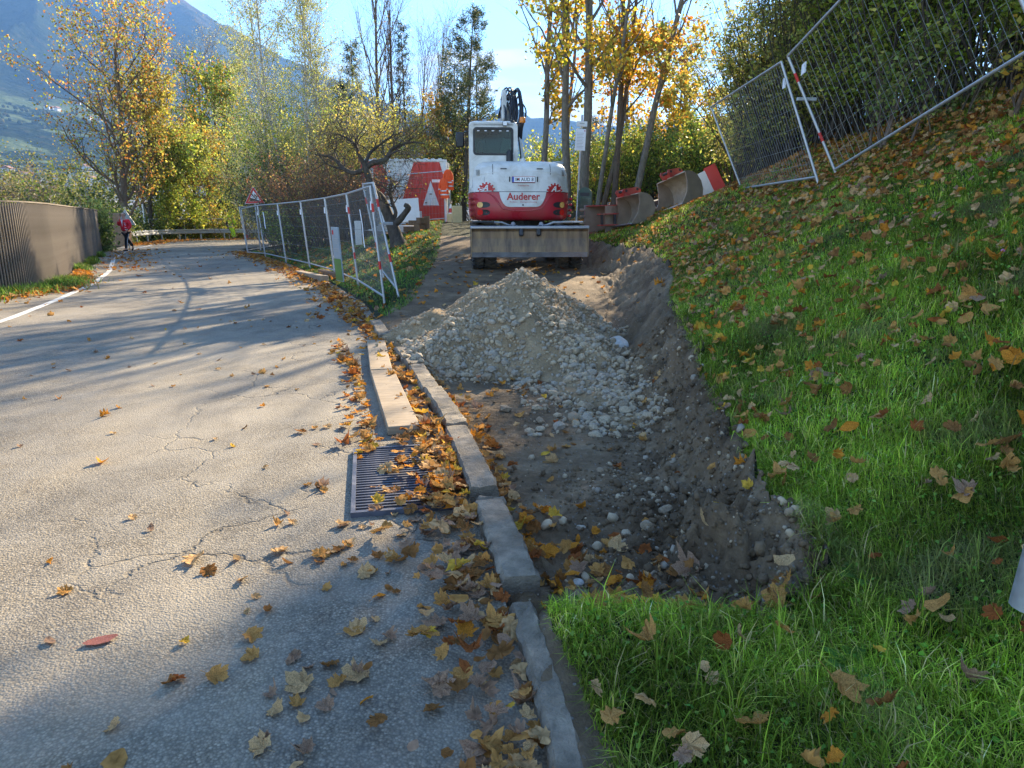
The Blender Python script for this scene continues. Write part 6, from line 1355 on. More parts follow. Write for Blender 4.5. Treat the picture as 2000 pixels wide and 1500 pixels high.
maple(1215, 33, (.08, 0), 9.2, .11, 209, 'slim golden maple at the back of the grove', 1600, [(.50, .30, .04), (.46, .22, .03), (.5, .38, .05), (.3, .3, .05)], clump=900)
maple(1330, 34, (.0, 0), 10.5, .13, 210, 'rust brown maple left of the hedge', 9000, 'rust', (3, 3, 2, 3), (.25, 1), 1200, .36, ang=.8)
maple(1300, 31, (.05, 0), 7.0, .08, 211, 'golden young maple between grove and hedge', 4500, 'yellow', (3, 2, 4, 2), (.15, 1), 900, .34, ang=.85)
maple(1395, 33, (-.03, 0), 6.8, .10, 212, 'dark stemmed small tree at the end of the hedge', 5000, 'ygreen', (3, 3, 2, 2), (.3, 1), 700, .34, ang=.85, bark='bark_dark')
maple(1160, 36, (0, 0), 6.5, .10, 213, 'orange young maple low behind the bin', 8000, 'orange', (3, 2, 5, 1), (.05, 1), 1000, .38, ang=.9)
maple(1250, 38, (0, 0), 7.5, .10, 214, 'orange and yellow young maple low behind the buckets', 8000, [(.48, .28, .04), (.50, .36, .05), (.42, .18, .03), (.3, .3, .05)], (3, 3, 2, 2), (.05, 1), 1000, .38, ang=.9)
GU = 'yellow green undergrowth behind the buckets'
for i, (px, d, w, h, pal, lb) in enumerate([(1165, 29.5, 3.2, 3.2, 'ygreen', 'undergrowth shrub right behind the green bin'), (1215, 29, 3.2, 3.0, 'ygreen', 'undergrowth shrub behind the toothed bucket'), (1270, 28.5, 3.4, 3.2, 'ygreen', 'undergrowth shrub behind the two ditch buckets'), (1330, 28, 3.2, 3.0, 'green', 'greener undergrowth shrub behind the white bucket'), (1390, 27, 3.0, 2.8, 'ygreen', 'undergrowth shrub below the hedge end'), (1440, 26, 2.8, 2.5, 'green', 'undergrowth shrub seen through the slope fence'), (1010, 32, 3.5, 3.6, 'green', 'green undergrowth behind the excavator cab'), (1090, 31, 3.2, 3.4, 'ygreen', 'undergrowth shrub behind the excavator hood'), (930, 36, 4, 3.4, 'green', 'green undergrowth between the pines')]):
    b = gpt(px, d); bush('undergrowth', lb, GU, b, w, h, 230 + i, pal, (4, 3, 3, 2), 6500, .10, 34, 'bark_dark', .5)
# ---------------------------------------------------------------- hedge on the slope
def hedge(path, label, seed, n, pal, pw, wd, name='hedge', size=.095, low=.1):
    rng = np.random.default_rng(seed); b = np.array(path[0][:3], float); root = empty(name, path[0][:3], label=label, cat='hedge', group='tall hedge on the slope')
    ts = np.linspace(0, 1, len(path)); A_ = np.array(path)
    def on_(t): return np.stack([np.interp(t, ts, A_[:, k]) for k in range(4)], 1)
    m = 300; t = rng.random(m); q = on_(t); st = q[:, :3] + np.stack([rng.normal(0, wd * .25, m), rng.normal(0, .3, m), np.full(m, -.1)], 1); d = np.stack([rng.normal(-.08, .22, m), rng.normal(0, .2, m), np.ones(m)], 1)
    T = grow_path(rng, st, d, q[:, 3] * rng.uniform(.7, 1.05, m), 9, .06, -.01); TR = .02 * np.linspace(1, .2, 9)[None] * np.ones((m, 1))
    A, AR = kids(rng, T, TR, 7, low, 1, .8, .25, .4, 1.0, 5, .12, -.04, .5, None, .005)
    wood([(T, TR, 4), (A, AR, 3)], 'stems', M['bark_dark'], root, b)
    pos, dr = along(rng, A, n, .1, 1, .07); leafy(rng, pos, size, pal, pw, 'foliage', M['leaves'], root, b, .35, .5, .3, dr + rng.normal(0, .6, dr.shape)); return root
HP = [(6.55, 20.5), (6.45, 17.5), (6.6, 14.5), (6.9, 11.5), (7.2, 8.8), (7.7, 6.5)]
hp = [(x, y, gz(x, y), h) for (x, y), h in zip(HP, (4.2, 4.6, 4.8, 4.6, 4.6, 4.6))]
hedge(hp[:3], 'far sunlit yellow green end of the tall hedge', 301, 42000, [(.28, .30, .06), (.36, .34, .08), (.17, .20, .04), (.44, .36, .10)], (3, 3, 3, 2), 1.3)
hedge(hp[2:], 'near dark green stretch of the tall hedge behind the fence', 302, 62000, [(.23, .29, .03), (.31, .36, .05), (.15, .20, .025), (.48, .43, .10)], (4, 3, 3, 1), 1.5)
bush('yellow_shrub', 'yellow leaved twig in front of the dark hedge', 'shrubs in front of the hedge', (6.0, 8.7, gz(6.0, 8.7)), .9, 1.2, 305, [(.50, .33, .05), (.45, .28, .04), (.40, .34, .06)], (1, 1, 1), 420, .085, 7)
bush('green_shrub', 'pale green shoots in front of the dark hedge', 'shrubs in front of the hedge', (5.75, 10.8, gz(5.75, 10.8)), 1.6, 1.5, 306, [(.20, .26, .06), (.30, .32, .09), (.14, .2, .04)], (1, 1, 1), 1200, .07, 12)
# trees standing out of the picture behind the hedge shade the lawn and the near road
for i, (x, y, h, lb) in enumerate([(9.3, 16.0, 11, 'tall leafy tree behind the near stretch of the hedge'), (10.4, 21.5, 12.0, 'tall leafy tree behind the far end of the hedge'), (13.5, 13, 12, 'leafy tree high on the slope right of the hedge')]):
    tree('slope_tree', lb, 'trees behind the hedge', (x, y, gz(x, y)), h, .2, 320 + i, M['bark_brown'], 'ygreen', 26000, .17, (0, 0), (.12, 1), .34, (26, 9, 5), .8, .06)
# ---------------------------------------------------------------- trees beyond the timber fence
GF = 'round trees beyond the timber fence'
for i, (px, d, top, w, pal, lb) in enumerate([(20, 75, 330, 5.5, [(.17, .16, .05), (.13, .13, .04), (.20, .16, .05), (.10, .10, .035)], 'olive tree at the left edge above the timber fence'), (85, 85, 322, 7, [(.10, .14, .04), (.16, .19, .05), (.07, .10, .03), (.28, .2, .05)], 'dark green round tree above the timber fence'), (120, 62, 350, 5, [(.18, .19, .04), (.13, .16, .03), (.24, .2, .04), (.09, .12, .025)], 'yellow green tree left of the orange maple above the fence'), (165, 58, 352, 5, [(.19, .21, .05), (.13, .17, .04), (.24, .22, .05), (.09, .13, .03)], 'pale green tree under the orange maple'), (55, 58, 365, 4.5, [(.16, .13, .08), (.2, .16, .1), (.13, .1, .07)], 'bare brown bush low above the timber fence'), (205, 54, 365, 4, [(.08, .11, .025), (.11, .14, .03), (.05, .07, .018)], 'dark green shrub beside the ivy at the fence end'), (-30, 60, 345, 6, [(.17, .16, .05), (.13, .13, .04), (.20, .16, .05), (.10, .10, .035)], 'olive tree cut off by the left edge')]):
    p = at(px, 425, d); b = (p.x, p.y, -6.5); h = hz(top, d) + 6.5
    bush('round_tree', lb, GF, b, w, h, 340 + i, pal, (3, 3, 2, 2)[:len(pal) if not isinstance(pal, str) else 4], 9000, .22, 46, 'bark_dark', .35, cat='tree')
# ivy on the fence end
rng = np.random.default_rng(61); n = 5200; ivb = np.array([-19.3, 34.4, 0.]); root = empty('ivy', ivb, label='glossy green ivy covering the end of the timber fence', cat='ivy')
t = rng.random(n); pos = np.stack([-18.9 - 1.9 * t + rng.normal(0, .22, n), 33.4 + 3.3 * t + rng.normal(0, .25, n), np.abs(rng.normal(1.0, .62, n))], 1); pos[:, 2] = np.clip(pos[:, 2], .05, 2.35)
leafy(rng, pos, .12, [(.08, .13, .03), (.12, .18, .05), (.16, .2, .07), (.05, .08, .02)], (3, 3, 2, 2), 'foliage', M['leaves'], root, ivb, .5, .9)
iv2 = np.array([-24.2, 44.5, 0.]); root = empty('ivy', iv2, label='ivy and brambles behind the guard rail under the orange maple', cat='ivy'); n = 9000; t = rng.random(n)
pos = np.stack([np.interp(t, [0, .4, 1], [-22.6, -25.4, -24.8]) + rng.normal(0, .4, n), np.interp(t, [0, .4, 1], [41.5, 47, 55]) + rng.normal(0, .4, n), np.clip(np.abs(rng.normal(.5, .7, n)), 0, 2.4)], 1)
leafy(rng, pos, .15, [(.10, .15, .03), (.18, .22, .05), (.3, .28, .05), (.06, .09, .02)], (3, 3, 2, 2), 'foliage', M['leaves'], root, iv2, .5, .9)
iv3 = np.array([-20., 57, 0.]); root = empty('undergrowth', iv3, label='low yellow green growth behind the rail at the bend', cat='shrub', group=GU); n = 14000; t = rng.random(n)
pos = np.stack([np.interp(t, [0, 1], [-25, -6]) + rng.normal(0, .4, n), np.interp(t, [0, .3, 1], [55.5, 57.5, 55.5]) + rng.normal(0, .5, n), np.clip(np.abs(rng.normal(.4, .9, n)), -.3, 3.2)], 1)
leafy(rng, pos, .17, [(.30, .30, .05), (.20, .24, .04), (.40, .30, .05), (.10, .13, .03)], (3, 3, 2, 2), 'foliage', M['leaves'], root, iv3, .5, .9)
# ---------------------------------------------------------------- valley and mountains
AZ = np.radians(np.concatenate([np.arange(-75, -45, 1.5), np.arange(-45, 30, .22), np.arange(30, 75, 1.5)]))
RR_ = np.concatenate([np.geomspace(70, 900, 26), np.linspace(950, 6200, 120), np.geomspace(6300, 8000, 8)])
EA = np.radians([-80, -60, -40, -34, -28.6, -24.5, -20, -12.7, -7, -2.4, -.4, 1.4, 8, 16, 30, 80]); EE = [18, 18.4, 18.6, 18.6, 17, 14.8, 12.9, 9.6, 7.8, 7.4, 8.6, 7.4, 6.8, 7.2, 8, 10]
def ridge(az): return np.tan(np.radians(np.interp(az, EA, EE)))
def far_h(az, r):
    rd = ridge(az); top = 5000 * rd
    k = np.clip(rd / math.tan(R(17)), .45, 1.15)
    prof = np.interp(r, [60, 120, 300, 700, 1100, 1600, 2400, 3000], [-9, -22, -34, -12, 18, 75, 240, 400]) * np.where(r > 800, k, 1)
    x = r * np.sin(az); y = r * np.cos(az)
    m = np.clip((r - 2900) / 2100, 0, 1); mt = 400 * k + (top - 400 * k) * m ** 1.15
    z = np.where(r < 3000, prof, np.where(r < 5000, mt, top * np.clip(1 - (r - 5000) / 3600, .05, 1)))
    rg = 1 - 2 * np.abs(fbm(x + .35 * y, y * .55, 900, 5, .52)); sp = sstep(2700, 3600, r) * (1 - .7 * sstep(4300, 5000, r))
    z = z + sp * (rg - .75) * 230 * k + sstep(900, 1600, r) * fbm(x, y, 420, 4) * 26 * (1 - sstep(2600, 3200, r)) + sstep(2900, 3400, r) * fbm(x, y, 60, 3) * 18
    return z
A_, R_ = np.meshgrid(AZ, RR_); Z_ = far_h(A_, R_); VT = np.stack([(R_ * np.sin(A_)).ravel(), (R_ * np.cos(A_)).ravel(), Z_.ravel()], 1)
I = np.arange(A_.size).reshape(A_.shape); QT = np.stack([I[:-1, :-1].ravel(), I[:-1, 1:].ravel(), I[1:, 1:].ravel(), I[1:, :-1].ravel()], 1)
def landmat():
    m, n, b, o = newmat('valley_land'); v = coord(n, 'Object'); sp = n.nodes.new('ShaderNodeSeparateXYZ'); n.links.new(v, sp.inputs[0])
    f1 = noise_node(n, .0032, 5, v, .55); f2 = noise_node(n, .03, 4, v, .6); f3 = noise_node(n, .011, 6, v, .65)
    forest = ramp(n, f2.outputs['Fac'], [(.3, (.012, .019, .012)), (.55, (.025, .036, .018)), (.75, (.06, .048, .025))]).outputs[0]
    field = ramp(n, f3.outputs['Fac'], [(.35, (.075, .10, .045)), (.65, (.12, .145, .065))]).outputs[0]
    town = ramp(n, f2.outputs['Fac'], [(.4, (.10, .11, .10)), (.58, (.30, .30, .30)), (.75, (.5, .47, .44))]).outputs[0]
    # fields on the terrace, woods between
    c = mixc(n, ramp(n, f1.outputs['Fac'], [(.53, (0, 0, 0)), (.55, (1, 1, 1))]).outputs[0], forest, field)
    lowm = n.nodes.new('ShaderNodeMapRange'); lowm.inputs['From Min'].default_value = 95; lowm.inputs['From Max'].default_value = 60; n.links.new(sp.outputs['Z'], lowm.inputs['Value'])
    c = mixc(n, lowm.outputs[0], c, town)
    hi = n.nodes.new('ShaderNodeMapRange'); hi.inputs['From Min'].default_value = 330; hi.inputs['From Max'].default_value = 400
    zz = math_(n, 'ADD', sp.outputs['Z'], math_(n, 'MULTIPLY', math_(n, 'SUBTRACT', f3.outputs['Fac'], .5), 160)); n.links.new(zz, hi.inputs['Value'])
    c = mixc(n, hi.outputs[0], c, forest)
    alp = n.nodes.new('ShaderNodeMapRange'); alp.inputs['From Min'].default_value = 1050; alp.inputs['From Max'].default_value = 1300; n.links.new(math_(n, 'ADD', sp.outputs['Z'], math_(n, 'MULTIPLY', math_(n, 'SUBTRACT', f3.outputs['Fac'], .5), 900)), alp.inputs['Value'])
    c = mixc(n, alp.outputs[0], c, (.11, .08, .06))
    n.links.new(c, b.inputs['Base Color']); b.inputs['Roughness'].default_value = 1; b.inputs['Specular IOR Level'].default_value = 0
    bump(n, b, f2.outputs['Fac'], .8, 14); return m
M['land'] = landmat()
tag(link('mountain_land', np_mesh('mountain_land', VT, QT, M['land'], True)), 'hazy blue mountain flank and valley with fields beyond the road', kind='structure')
# far houses in the valley
rng = np.random.default_rng(91); hw = MB().box((0, 0, 3.5), (12, 9, 7)).mesh('wall', pmat('house_wall', (.62, .60, .56), .9, var=.1, scale=.2, bmp=0))
hrf = MB().prism([(-5.6, 0), (5.6, 0), (0, 3.6)], 13, Matrix.Translation((-6.5, 0, 7.003)) @ Matrix.Rotation(PI / 2, 4, 'Z') @ Matrix.Rotation(PI / 2, 4, 'X')).mesh('roof', pmat('house_roof', (.26, .12, .085), .9, var=.2, scale=.2, bmp=0))
for i in range(64):
    az = R(rng.uniform(-36.5, -23.5)); r = rng.choice([rng.uniform(900, 1350), rng.uniform(1250, 1700), rng.uniform(2450, 2900)]); x, y = r * math.sin(az), r * math.cos(az); z = float(far_h(np.array(az), np.array(r)))
    h = empty('valley_house', (x, y, z - 1), (0, 0, rng.uniform(0, 3.1)), 'tiny pale house in the distant valley below the mountain', 'house', 'houses in the distant valley'); s = rng.uniform(.8, 1.5); h.scale = (s, s * rng.uniform(.8, 1.4), s)
    link('wall', hw, h); link('roof', hrf, h)
# ---------------------------------------------------------------- woods in the valley, too far to tell trees apart
n = 5200; az = np.radians(rng.uniform(-40, 25, n)); r = rng.uniform(160, 2800, n); x = r * np.sin(az); y = r * np.cos(az); wd = vnoise(x, y, 260, 3) + .5 * vnoise(x, y, 90, 5)
ok = (wd > .10) | ((r < 700) & (rng.random(n) < .7)); x, y, r, az = x[ok], y[ok], r[ok], az[ok]; z = far_h(az, r)
bl_ = bmesh.new(); bmesh.ops.create_icosphere(bl_, subdivisions=1, radius=.5)
for v_ in bl_.verts: v_.co *= random.uniform(.8, 1.25)
bme = bpy.data.meshes.new('far_wood'); bl_.to_mesh(bme); bl_.free(); bme.materials.append(pmat('far_wood_green', (.05, .07, .028), 1, var=.5, scale=.05, bmp=0, dirt=(.16, .11, .03), dirt_amt=.5, dirt_scale=.03, spec=0))
sz = rng.uniform(6, 13, len(x)); o = scatter('far_wood', [bme], np.stack([x, y, z + sz * .35], 1), sz, rotmats(rng, len(x)), np.zeros(len(x), int)); tag(o, 'distant dark woods scattered over the valley floor', kind='stuff')
# ---------------------------------------------------------------- grass
def pix(x, y, z):
    c, s = math.cos(PITCH), math.sin(PITCH); d = y * c - (z - CAM_H) * s; u = y * s + (z - CAM_H) * c; d = np.maximum(d, .05); return 1000 + FPX * x / d, 750 - FPX * u / d, d
def seen(x, y, z, m=230):
    px, py, d = pix(x, y, z); return (px > -m) & (px < 2000 + m) & (py < 1500 + m * 1.5) & (py > -m) & (y > .5)
def is_grass(x, y):
    k = KERB(y); g = (x > k + .15 + .1 * vnoise(x, y, .3)) & (in_trench(x, y) < .5) & (y < 30) & (x < 9)
    g &= (x > k + .13); return g
def blades(rng, x, y, ln, wd, bend, pal, pw, lay=None):
    n = len(x); z = gh(x, y); a = rng.random(n) * 2 * PI
    if lay is not None: a = np.where(rng.random(n) < .6, lay + rng.normal(0, .7, n), a)
    d = np.stack([np.cos(a), np.sin(a), 0 * a], 1); s = np.stack([-np.sin(a), np.cos(a), 0 * a], 1); up = np.array([0, 0, 1.])
    L_ = ln * rng.uniform(.5, 1.35, n)[:, None]; w = wd * rng.uniform(.7, 1.4, n)[:, None]; bd = (bend * rng.uniform(.4, 1.8, n))[:, None]
    p0 = np.stack([x, y, z - .005], 1); p1 = p0 + up * L_ * .55 * np.cos(bd * .5) + d * L_ * .55 * np.sin(bd * .5); p2 = p1 + up * L_ * .5 * np.cos(bd * 1.6) + d * L_ * .5 * np.sin(bd * 1.6)
    Vv = np.stack([p0 - s * w, p0 + s * w, p1 + s * w * .8, p1 - s * w * .8, p2], 1)
    c = np.array(pal)[rng.choice(len(pal), n, p=np.array(pw) / sum(pw))] * np.exp(rng.normal(0, .34, (n, 1))); pat = (1 + 1.1 * fbm(x, y, .7, 4, .6, off=7))[:, None]; c = c * np.clip(pat, .5, 1.6); dry = np.clip(fbm(x, y, .45, 3, off=15) * 1.6 - .15, 0, .6)[:, None]; c = c * (1 - dry) + np.array([.30, .26, .13]) * dry
    return Vv, np.clip(c, 0, 1)
def grass_obj(name, label, sets):
    V5 = np.concatenate([s[0] for s in sets]); c = np.concatenate([s[1] for s in sets]); n = len(V5); I = np.arange(n * 5).reshape(n, 5)
    F = [I[:, [0, 1, 2, 3]], I[:, [3, 2, 4]]]; o = link(name, np_mesh(name, V5.reshape(-1, 3), F, M['grass'], False, col=np.repeat(c, 5, 0))); return tag(o, label, kind='stuff')
GP_ = [(.25, .365, .03), (.34, .45, .05), (.14, .215, .02), (.46, .45, .09), (.58, .46, .20)]; GW = (5, 4, 4, 2, 1.0)
rng = np.random.default_rng(17); sets = []
def area(n, x0, x1, y0, y1, cond=None):
    x = rng.uniform(x0, x1, n); y = rng.uniform(y0, y1, n); ok = is_grass(x, y)
    if cond is not None: ok &= cond(x, y)
    x, y = x[ok], y[ok]; ok = seen(x, y, gh(x, y, False)); return x[ok], y[ok]
lay = lambda x, y: 3.6 + 1.6 * fbm(x, y, .5, 2, off=11) * 2
x, y = area(150000, .1, 4.4, 1.0, 3.6); sets.append(blades(rng, x, y, .085, .0017, .75, GP_, GW, lay(x, y)))
x, y = area(110000, .8, 5.2, 3.6, 7.0); sets.append(blades(rng, x, y, .075, .0026, .8, GP_, GW, lay(x, y)))
x, y = area(90000, 1.2, 7.0, 7.0, 12.5); sets.append(blades(rng, x, y, .07, .0042, .8, GP_, GW, lay(x, y)))
x, y = area(60000, 1.5, 8.0, 12.5, 22); sets.append(blades(rng, x, y, .075, .007, .7, GP_, GW))
# tufts of longer grass at the trench lip and on the near verge
ty = rng.uniform(2.5, 11, 2600); tx = EDGE(ty) + np.abs(rng.normal(0.03, .07, 2600)); cx = np.repeat(tx, 7) + rng.normal(0, .02, 18200); cy = np.repeat(ty, 7) + rng.normal(0, .02, 18200); ok = seen(cx, cy, gh(cx, cy, False)); sets.append(blades(rng, cx[ok], cy[ok], .10, .0028, 1.0, GP_, GW, np.full(ok.sum(), 3.3)))
tx = rng.uniform(.3, 4, 900); ty = rng.uniform(1.2, 6, 900); ok = is_grass(tx, ty); tx, ty = tx[ok], ty[ok]; k = 16; cx = np.repeat(tx, k) + rng.normal(0, .018, len(tx) * k); cy = np.repeat(ty, k) + rng.normal(0, .018, len(tx) * k); sets.append(blades(rng, cx, cy, .17, .0021, .8, GP_, GW))
grass_obj('lawn_grass', 'green grass on the slope and verge right of the trench', sets)
sets = []
def bank_ok(x, y): return (x < LBANK(y) + .1) & (y > 10.6)
xs = rng.uniform(-13, -1.6, 110000); ys = rng.uniform(10.6, 33, 110000); ok = (xs > KERB(ys) + .25) & bank_ok(xs, ys); xs, ys = xs[ok], ys[ok]
sets.append(blades(rng, xs, ys, .08, .007, .7, [(.10, .20, .03), (.14, .24, .04), (.07, .14, .025), (.22, .26, .06)], (4, 4, 3, 2)))
grass_obj('bank_grass', 'bright grass on the bank behind the road fence', sets)
sets = []
ys = rng.uniform(9.5, 30, 26000); xs = LEFT(ys) + .05 + np.abs(rng.normal(0, .35, 26000)) * np.interp(ys, [9, 14, 18, 22, 30], [1.1, 1.0, .9, .4, .25]); clump_ = vnoise(xs, ys, 1.3, 4) > np.interp(ys, [10, 18, 20, 30], [-.5, -.4, .05, .2]); xs, ys = xs[clump_], ys[clump_]
def blades0(*a):
    V5, c = blades(*a); V5[:, :, 2] -= V5[:, :1, 2]; return V5, c
sets.append(blades0(rng, xs, ys, .20, .009, .8, [(.13, .25, .03), (.19, .30, .05), (.08, .16, .03), (.28, .30, .07)], (4, 4, 3, 2)))
grass_obj('verge_grass', 'tufts of bright green weeds at the foot of the timber fence', sets)
# broad-leaved weeds and clover between the blades
x, y = area(20000, .2, 4.8, 1.1, 8.0); n = len(x); z = gh(x, y) + rng.uniform(.02, .06, n); pos = np.stack([x, y, z], 1)
rt = empty('lawn_weeds', (1.5, 3, 0)); bpy.data.objects.remove(rt)
o = leafy(rng, pos, .021, [(.15, .32, .04), (.20, .38, .06), (.10, .22, .03), (.26, .40, .08)], (3, 3, 3, 2), 'lawn_weeds', M['grass'], None, np.zeros(3), -.1, .8, .2); tag(o, 'clover and small weeds in the near lawn', kind='stuff')
GWD = 'broad leaved weeds in the lawn'
for i, (x, y, lb) in enumerate([(1.42, 2.62, 'leafy dandelion rosette at the near right corner of the trench'), (2.05, 4.35, 'broad plantain rosette on the slope beside the trench edge'), (2.75, 3.35, 'broad leaved weed on the shaded slope right of the trench'), (1.15, 2.1, 'upright plantain in the foreground grass')]):
    z = float(gh(x, y)); w_ = empty('weed', (x, y, z), label=lb, cat='weed', group=GWD)
    for k in range(9):
        a = k * 2.4 + i; Lh = .10 + .05 * random.random(); P = []
        for t, w2 in ((0, .006), (.3, .016), (.6, .022), (.85, .014), (1, .002)):
            c_ = Vector((math.cos(a) * Lh * t * .8, math.sin(a) * Lh * t * .8, Lh * (.75 * t - .5 * t * t))); s_ = Vector((-math.sin(a), math.cos(a), 0)) * w2; P += [c_ - s_, c_ + s_]
        me = np_mesh('leaf', [list(p) for p in P], np.array([[0, 1, 3, 2], [2, 3, 5, 4], [4, 5, 7, 6], [6, 7, 9, 8]]), M['grass'], True, col=np.repeat([[.10, .21, .035]], 10, 0)); link('leaf', me, w_)
for i, (x, y, lb) in enumerate([(3.9, 5.3, 'pink clover flower on the slope at the right edge'), (3.4, 5.0, 'small pink clover flower left of the other one')]):
    z = float(gh(x, y)); f_ = empty('clover_flower', (x, y, z), label=lb, cat='flower', group='clover flowers'); MB().cyl((0, 0, 0), (0, 0, .10), .0015, 5).build('stem', M['bin_green'], f_); ellipsoid((0, 0, .108), (.014, .014, .012), 10, 6).build('blossom', pmat('clover_pink', (.45, .16, .30), .8, var=.3, scale=90, bmp=0), f_)
# ---------------------------------------------------------------- fallen leaves
def leaf_mesh(seed, mat, oval=False):
    rng = np.random.default_rng(seed)
    if oval: pts = [(0, -.5), (.13, -.3), (.2, -.05), (.17, .2), (.08, .42), (0, .55), (-.08, .42), (-.17, .2), (-.2, -.05), (-.13, -.3)]
    else:
        half = [(.04, -.34), (.17, -.40), (.30, -.36), (.27, -.26), (.42, -.20), (.52, -.08), (.40, -.05), (.30, .0), (.42, .12), (.55, .30), (.38, .26), (.33, .33), (.20, .20), (.22, .38), (.14, .42), (.0, .62)]
        pts = half + [(-x, y) for x, y in half[-2::-1]]
    P = np.array(pts); bl = rng.uniform(0, .75); ra = np.arctan2(P[:, 1] - .05, P[:, 0]); P = P * (1 - bl) + np.stack([.42 * np.cos(ra), .46 * np.sin(ra) + .05], 1) * bl; P = P * (1 + rng.normal(0, .06, P.shape)); ctr = np.array([[0, -.08]]); mid = P * .5 + ctr * .5; Pn = len(P)
    A = np.concatenate([P, mid, ctr]); cu = rng.uniform(.1, 1.0) if seed % 3 else rng.uniform(1.2, 2.2); ax = rng.uniform(0, PI); u = A[:, 0] * math.cos(ax) + A[:, 1] * math.sin(ax); w = -A[:, 0] * math.sin(ax) + A[:, 1] * math.cos(ax)
    z = cu * u * u + rng.uniform(-.5, .6) * w * w + rng.normal(0, .05, len(A)) + .06 * np.abs(A[:, 0]); z -= z.min()
    V = np.concatenate([A, z[:, None]], 1); F = []
    for i in range(Pn):
        j = (i + 1) % Pn; F += [(i, j, Pn + j), (i, Pn + j, Pn + i), (Pn + i, Pn + j, 2 * Pn)]
    st = np.array([[0, -.30, z[-1] + .0], [.012, -.34, z[-1]], [.05, -.75, .05], [.035, -.76, .06]]); b = len(V); V = np.concatenate([V, st]); F += [(b, b + 1, b + 2), (b, b + 2, b + 3)]
    return np_mesh('leaf', V, np.array(F), mat, True)
LK = ['tan', 'brown', 'orange', 'yellow', 'pale', 'rust', 'mauve']; LM = []; LKIDX = {k: [] for k in LK}
for i in range(63):
    k = LK[i % 7]; LKIDX[k].append(i); LM.append(leaf_mesh(700 + i, M['leaf_' + k], i // 7 in (4, 7)))
rng = np.random.default_rng(23); Z = []
def zone(n, xs, ys, kinds, pw, size, zone_id, lift=.0, tilt=.25, zf=None):
    x = np.asarray(xs); y = np.asarray(ys); z = (zf(x, y) if zf else np.zeros(len(x))) + lift * rng.random(len(x)); ok = seen(x, y, z, 120); x, y, z = x[ok], y[ok], z[ok]; m = len(x)
    kd = rng.choice(len(kinds), m, p=np.array(pw) / sum(pw)); wh = np.array([rng.choice(LKIDX[kinds[q]]) for q in kd]) if m else np.zeros(0, int)
    sz = size * np.clip(rng.lognormal(-.14, .30, m), .4, 1.6); Z.append((np.stack([x, y, z], 1), sz, wh, np.full(m, zone_id), np.full(m, tilt)))
allk = ['tan', 'brown', 'orange', 'yellow', 'pale', 'rust', 'mauve']
gut = lambda y, w: KERB(y) - np.abs(rng.normal(0, w, len(y)))
y = rng.uniform(1.5, 3.4, 190); zone(0, gut(y, .19) - .01, y, allk, (4, 2, .6, .2, 3, .6, 5), .082, 0, .05)
y = rng.uniform(3.4, 5.2, 200); zone(0, gut(y, .17) - .01, y, allk, (6, 2.5, 2.5, .5, 3, 1.5, 1), .085, 0, .07)
y = rng.uniform(5.0, 10.6, 300); zone(0, gut(y, .12) - .01, y, allk, (5, 3, 3, .6, 2, 2, 1), .085, 0, .05)
y = rng.uniform(4.4, 9, 150); zone(0, KERB(y) - .50 - np.abs(rng.normal(0, .10, 150)), y, allk, (5, 3, 3, .5, 2, 2, .5), .08, 0, .02)
y = rng.uniform(10.4, 33, 2300); zone(0, KERB(y) - np.abs(rng.normal(0, .36, 2300)) * np.interp(y, [10, 14, 30], [1, .9, 1.3]) + .12, y, allk, (5, 4, 3, .6, 2, 3, .6), .088, 1, .05)
x = rng.uniform(-5, .1, 130); y = rng.uniform(1.6, 11, 130); zone(0, x, y, allk, (4, 2, 1.5, .5, 3, 1, 2), .062, 2, .0)
x = -.45 - np.abs(rng.normal(0, .42, 95)); y = rng.uniform(1.5, 4, 95); zone(0, x, y, allk, (3, 1.5, 1, .6, 4, .5, 3), .066, 2, .0)
x = rng.uniform(-18, 0, 420); y = rng.uniform(9, 36, 420); zone(0, x, y, allk, (4, 2, 3, 1, 1, 2, .5), .09, 2)
y = rng.uniform(9.8, 21, 2300); zone(0, LEFT(y) + .15 + np.abs(rng.normal(.25, .28, 2300)) * np.interp(y, [9, 13, 17, 21], [1.5, 1.5, 1.0, .5]), y, allk, (4, 2, 6, .6, 2, 2, .2), .095, 3, .05)
y = rng.uniform(21, 36, 330); zone(0, LINE(y) + .5 + rng.normal(0, .6, 330), y, allk, (4, 2, 6, .6, 2, 2, .2), .10, 3, .03)
t_ = rng.random(1800); zone(0, np.interp(t_, [0, .4, 1], [-21.5, -23.0, -8]) + rng.normal(0, .4, 1800), np.interp(t_, [0, .4, .6, 1], [41, 50, 53.4, 51.8]) + rng.normal(0, .4, 1800), allk, (4, 2, 6, .6, 2, 2, .2), .13, 3, .04)
def pickg(n, x0, x1, y0, y1): x = rng.uniform(x0, x1, n); y = rng.uniform(y0, y1, n); ok = is_grass(x, y); return x[ok], y[ok]
x, y = pickg(620, .1, 4.6, 1.1, 4.2); k = rng.random(len(x)) < .35 + .6 * (vnoise(x, y, .4, 9) > .0); zone(0, x[k], y[k], allk, (5, 3, 2.5, .7, 3, 2, 1), .082, 4, .04, .6, lambda a, b: gh(a, b) + .06)
x, y = pickg(1150, 1.2, 5.4, 4.2, 8.5); zone(0, x, y, allk, (5, 2.5, 3, .8, 4, 1.5, 1), .078, 5, .03, .6, lambda a, b: gh(a, b) + .05)
x, y = pickg(2700, 1.6, 6.5, 8.5, 16); zone(0, x, y, allk, (5, 3, 2, .4, 4, 1.5, 1), .08, 5, .03, .6, lambda a, b: gh(a, b) + .045)
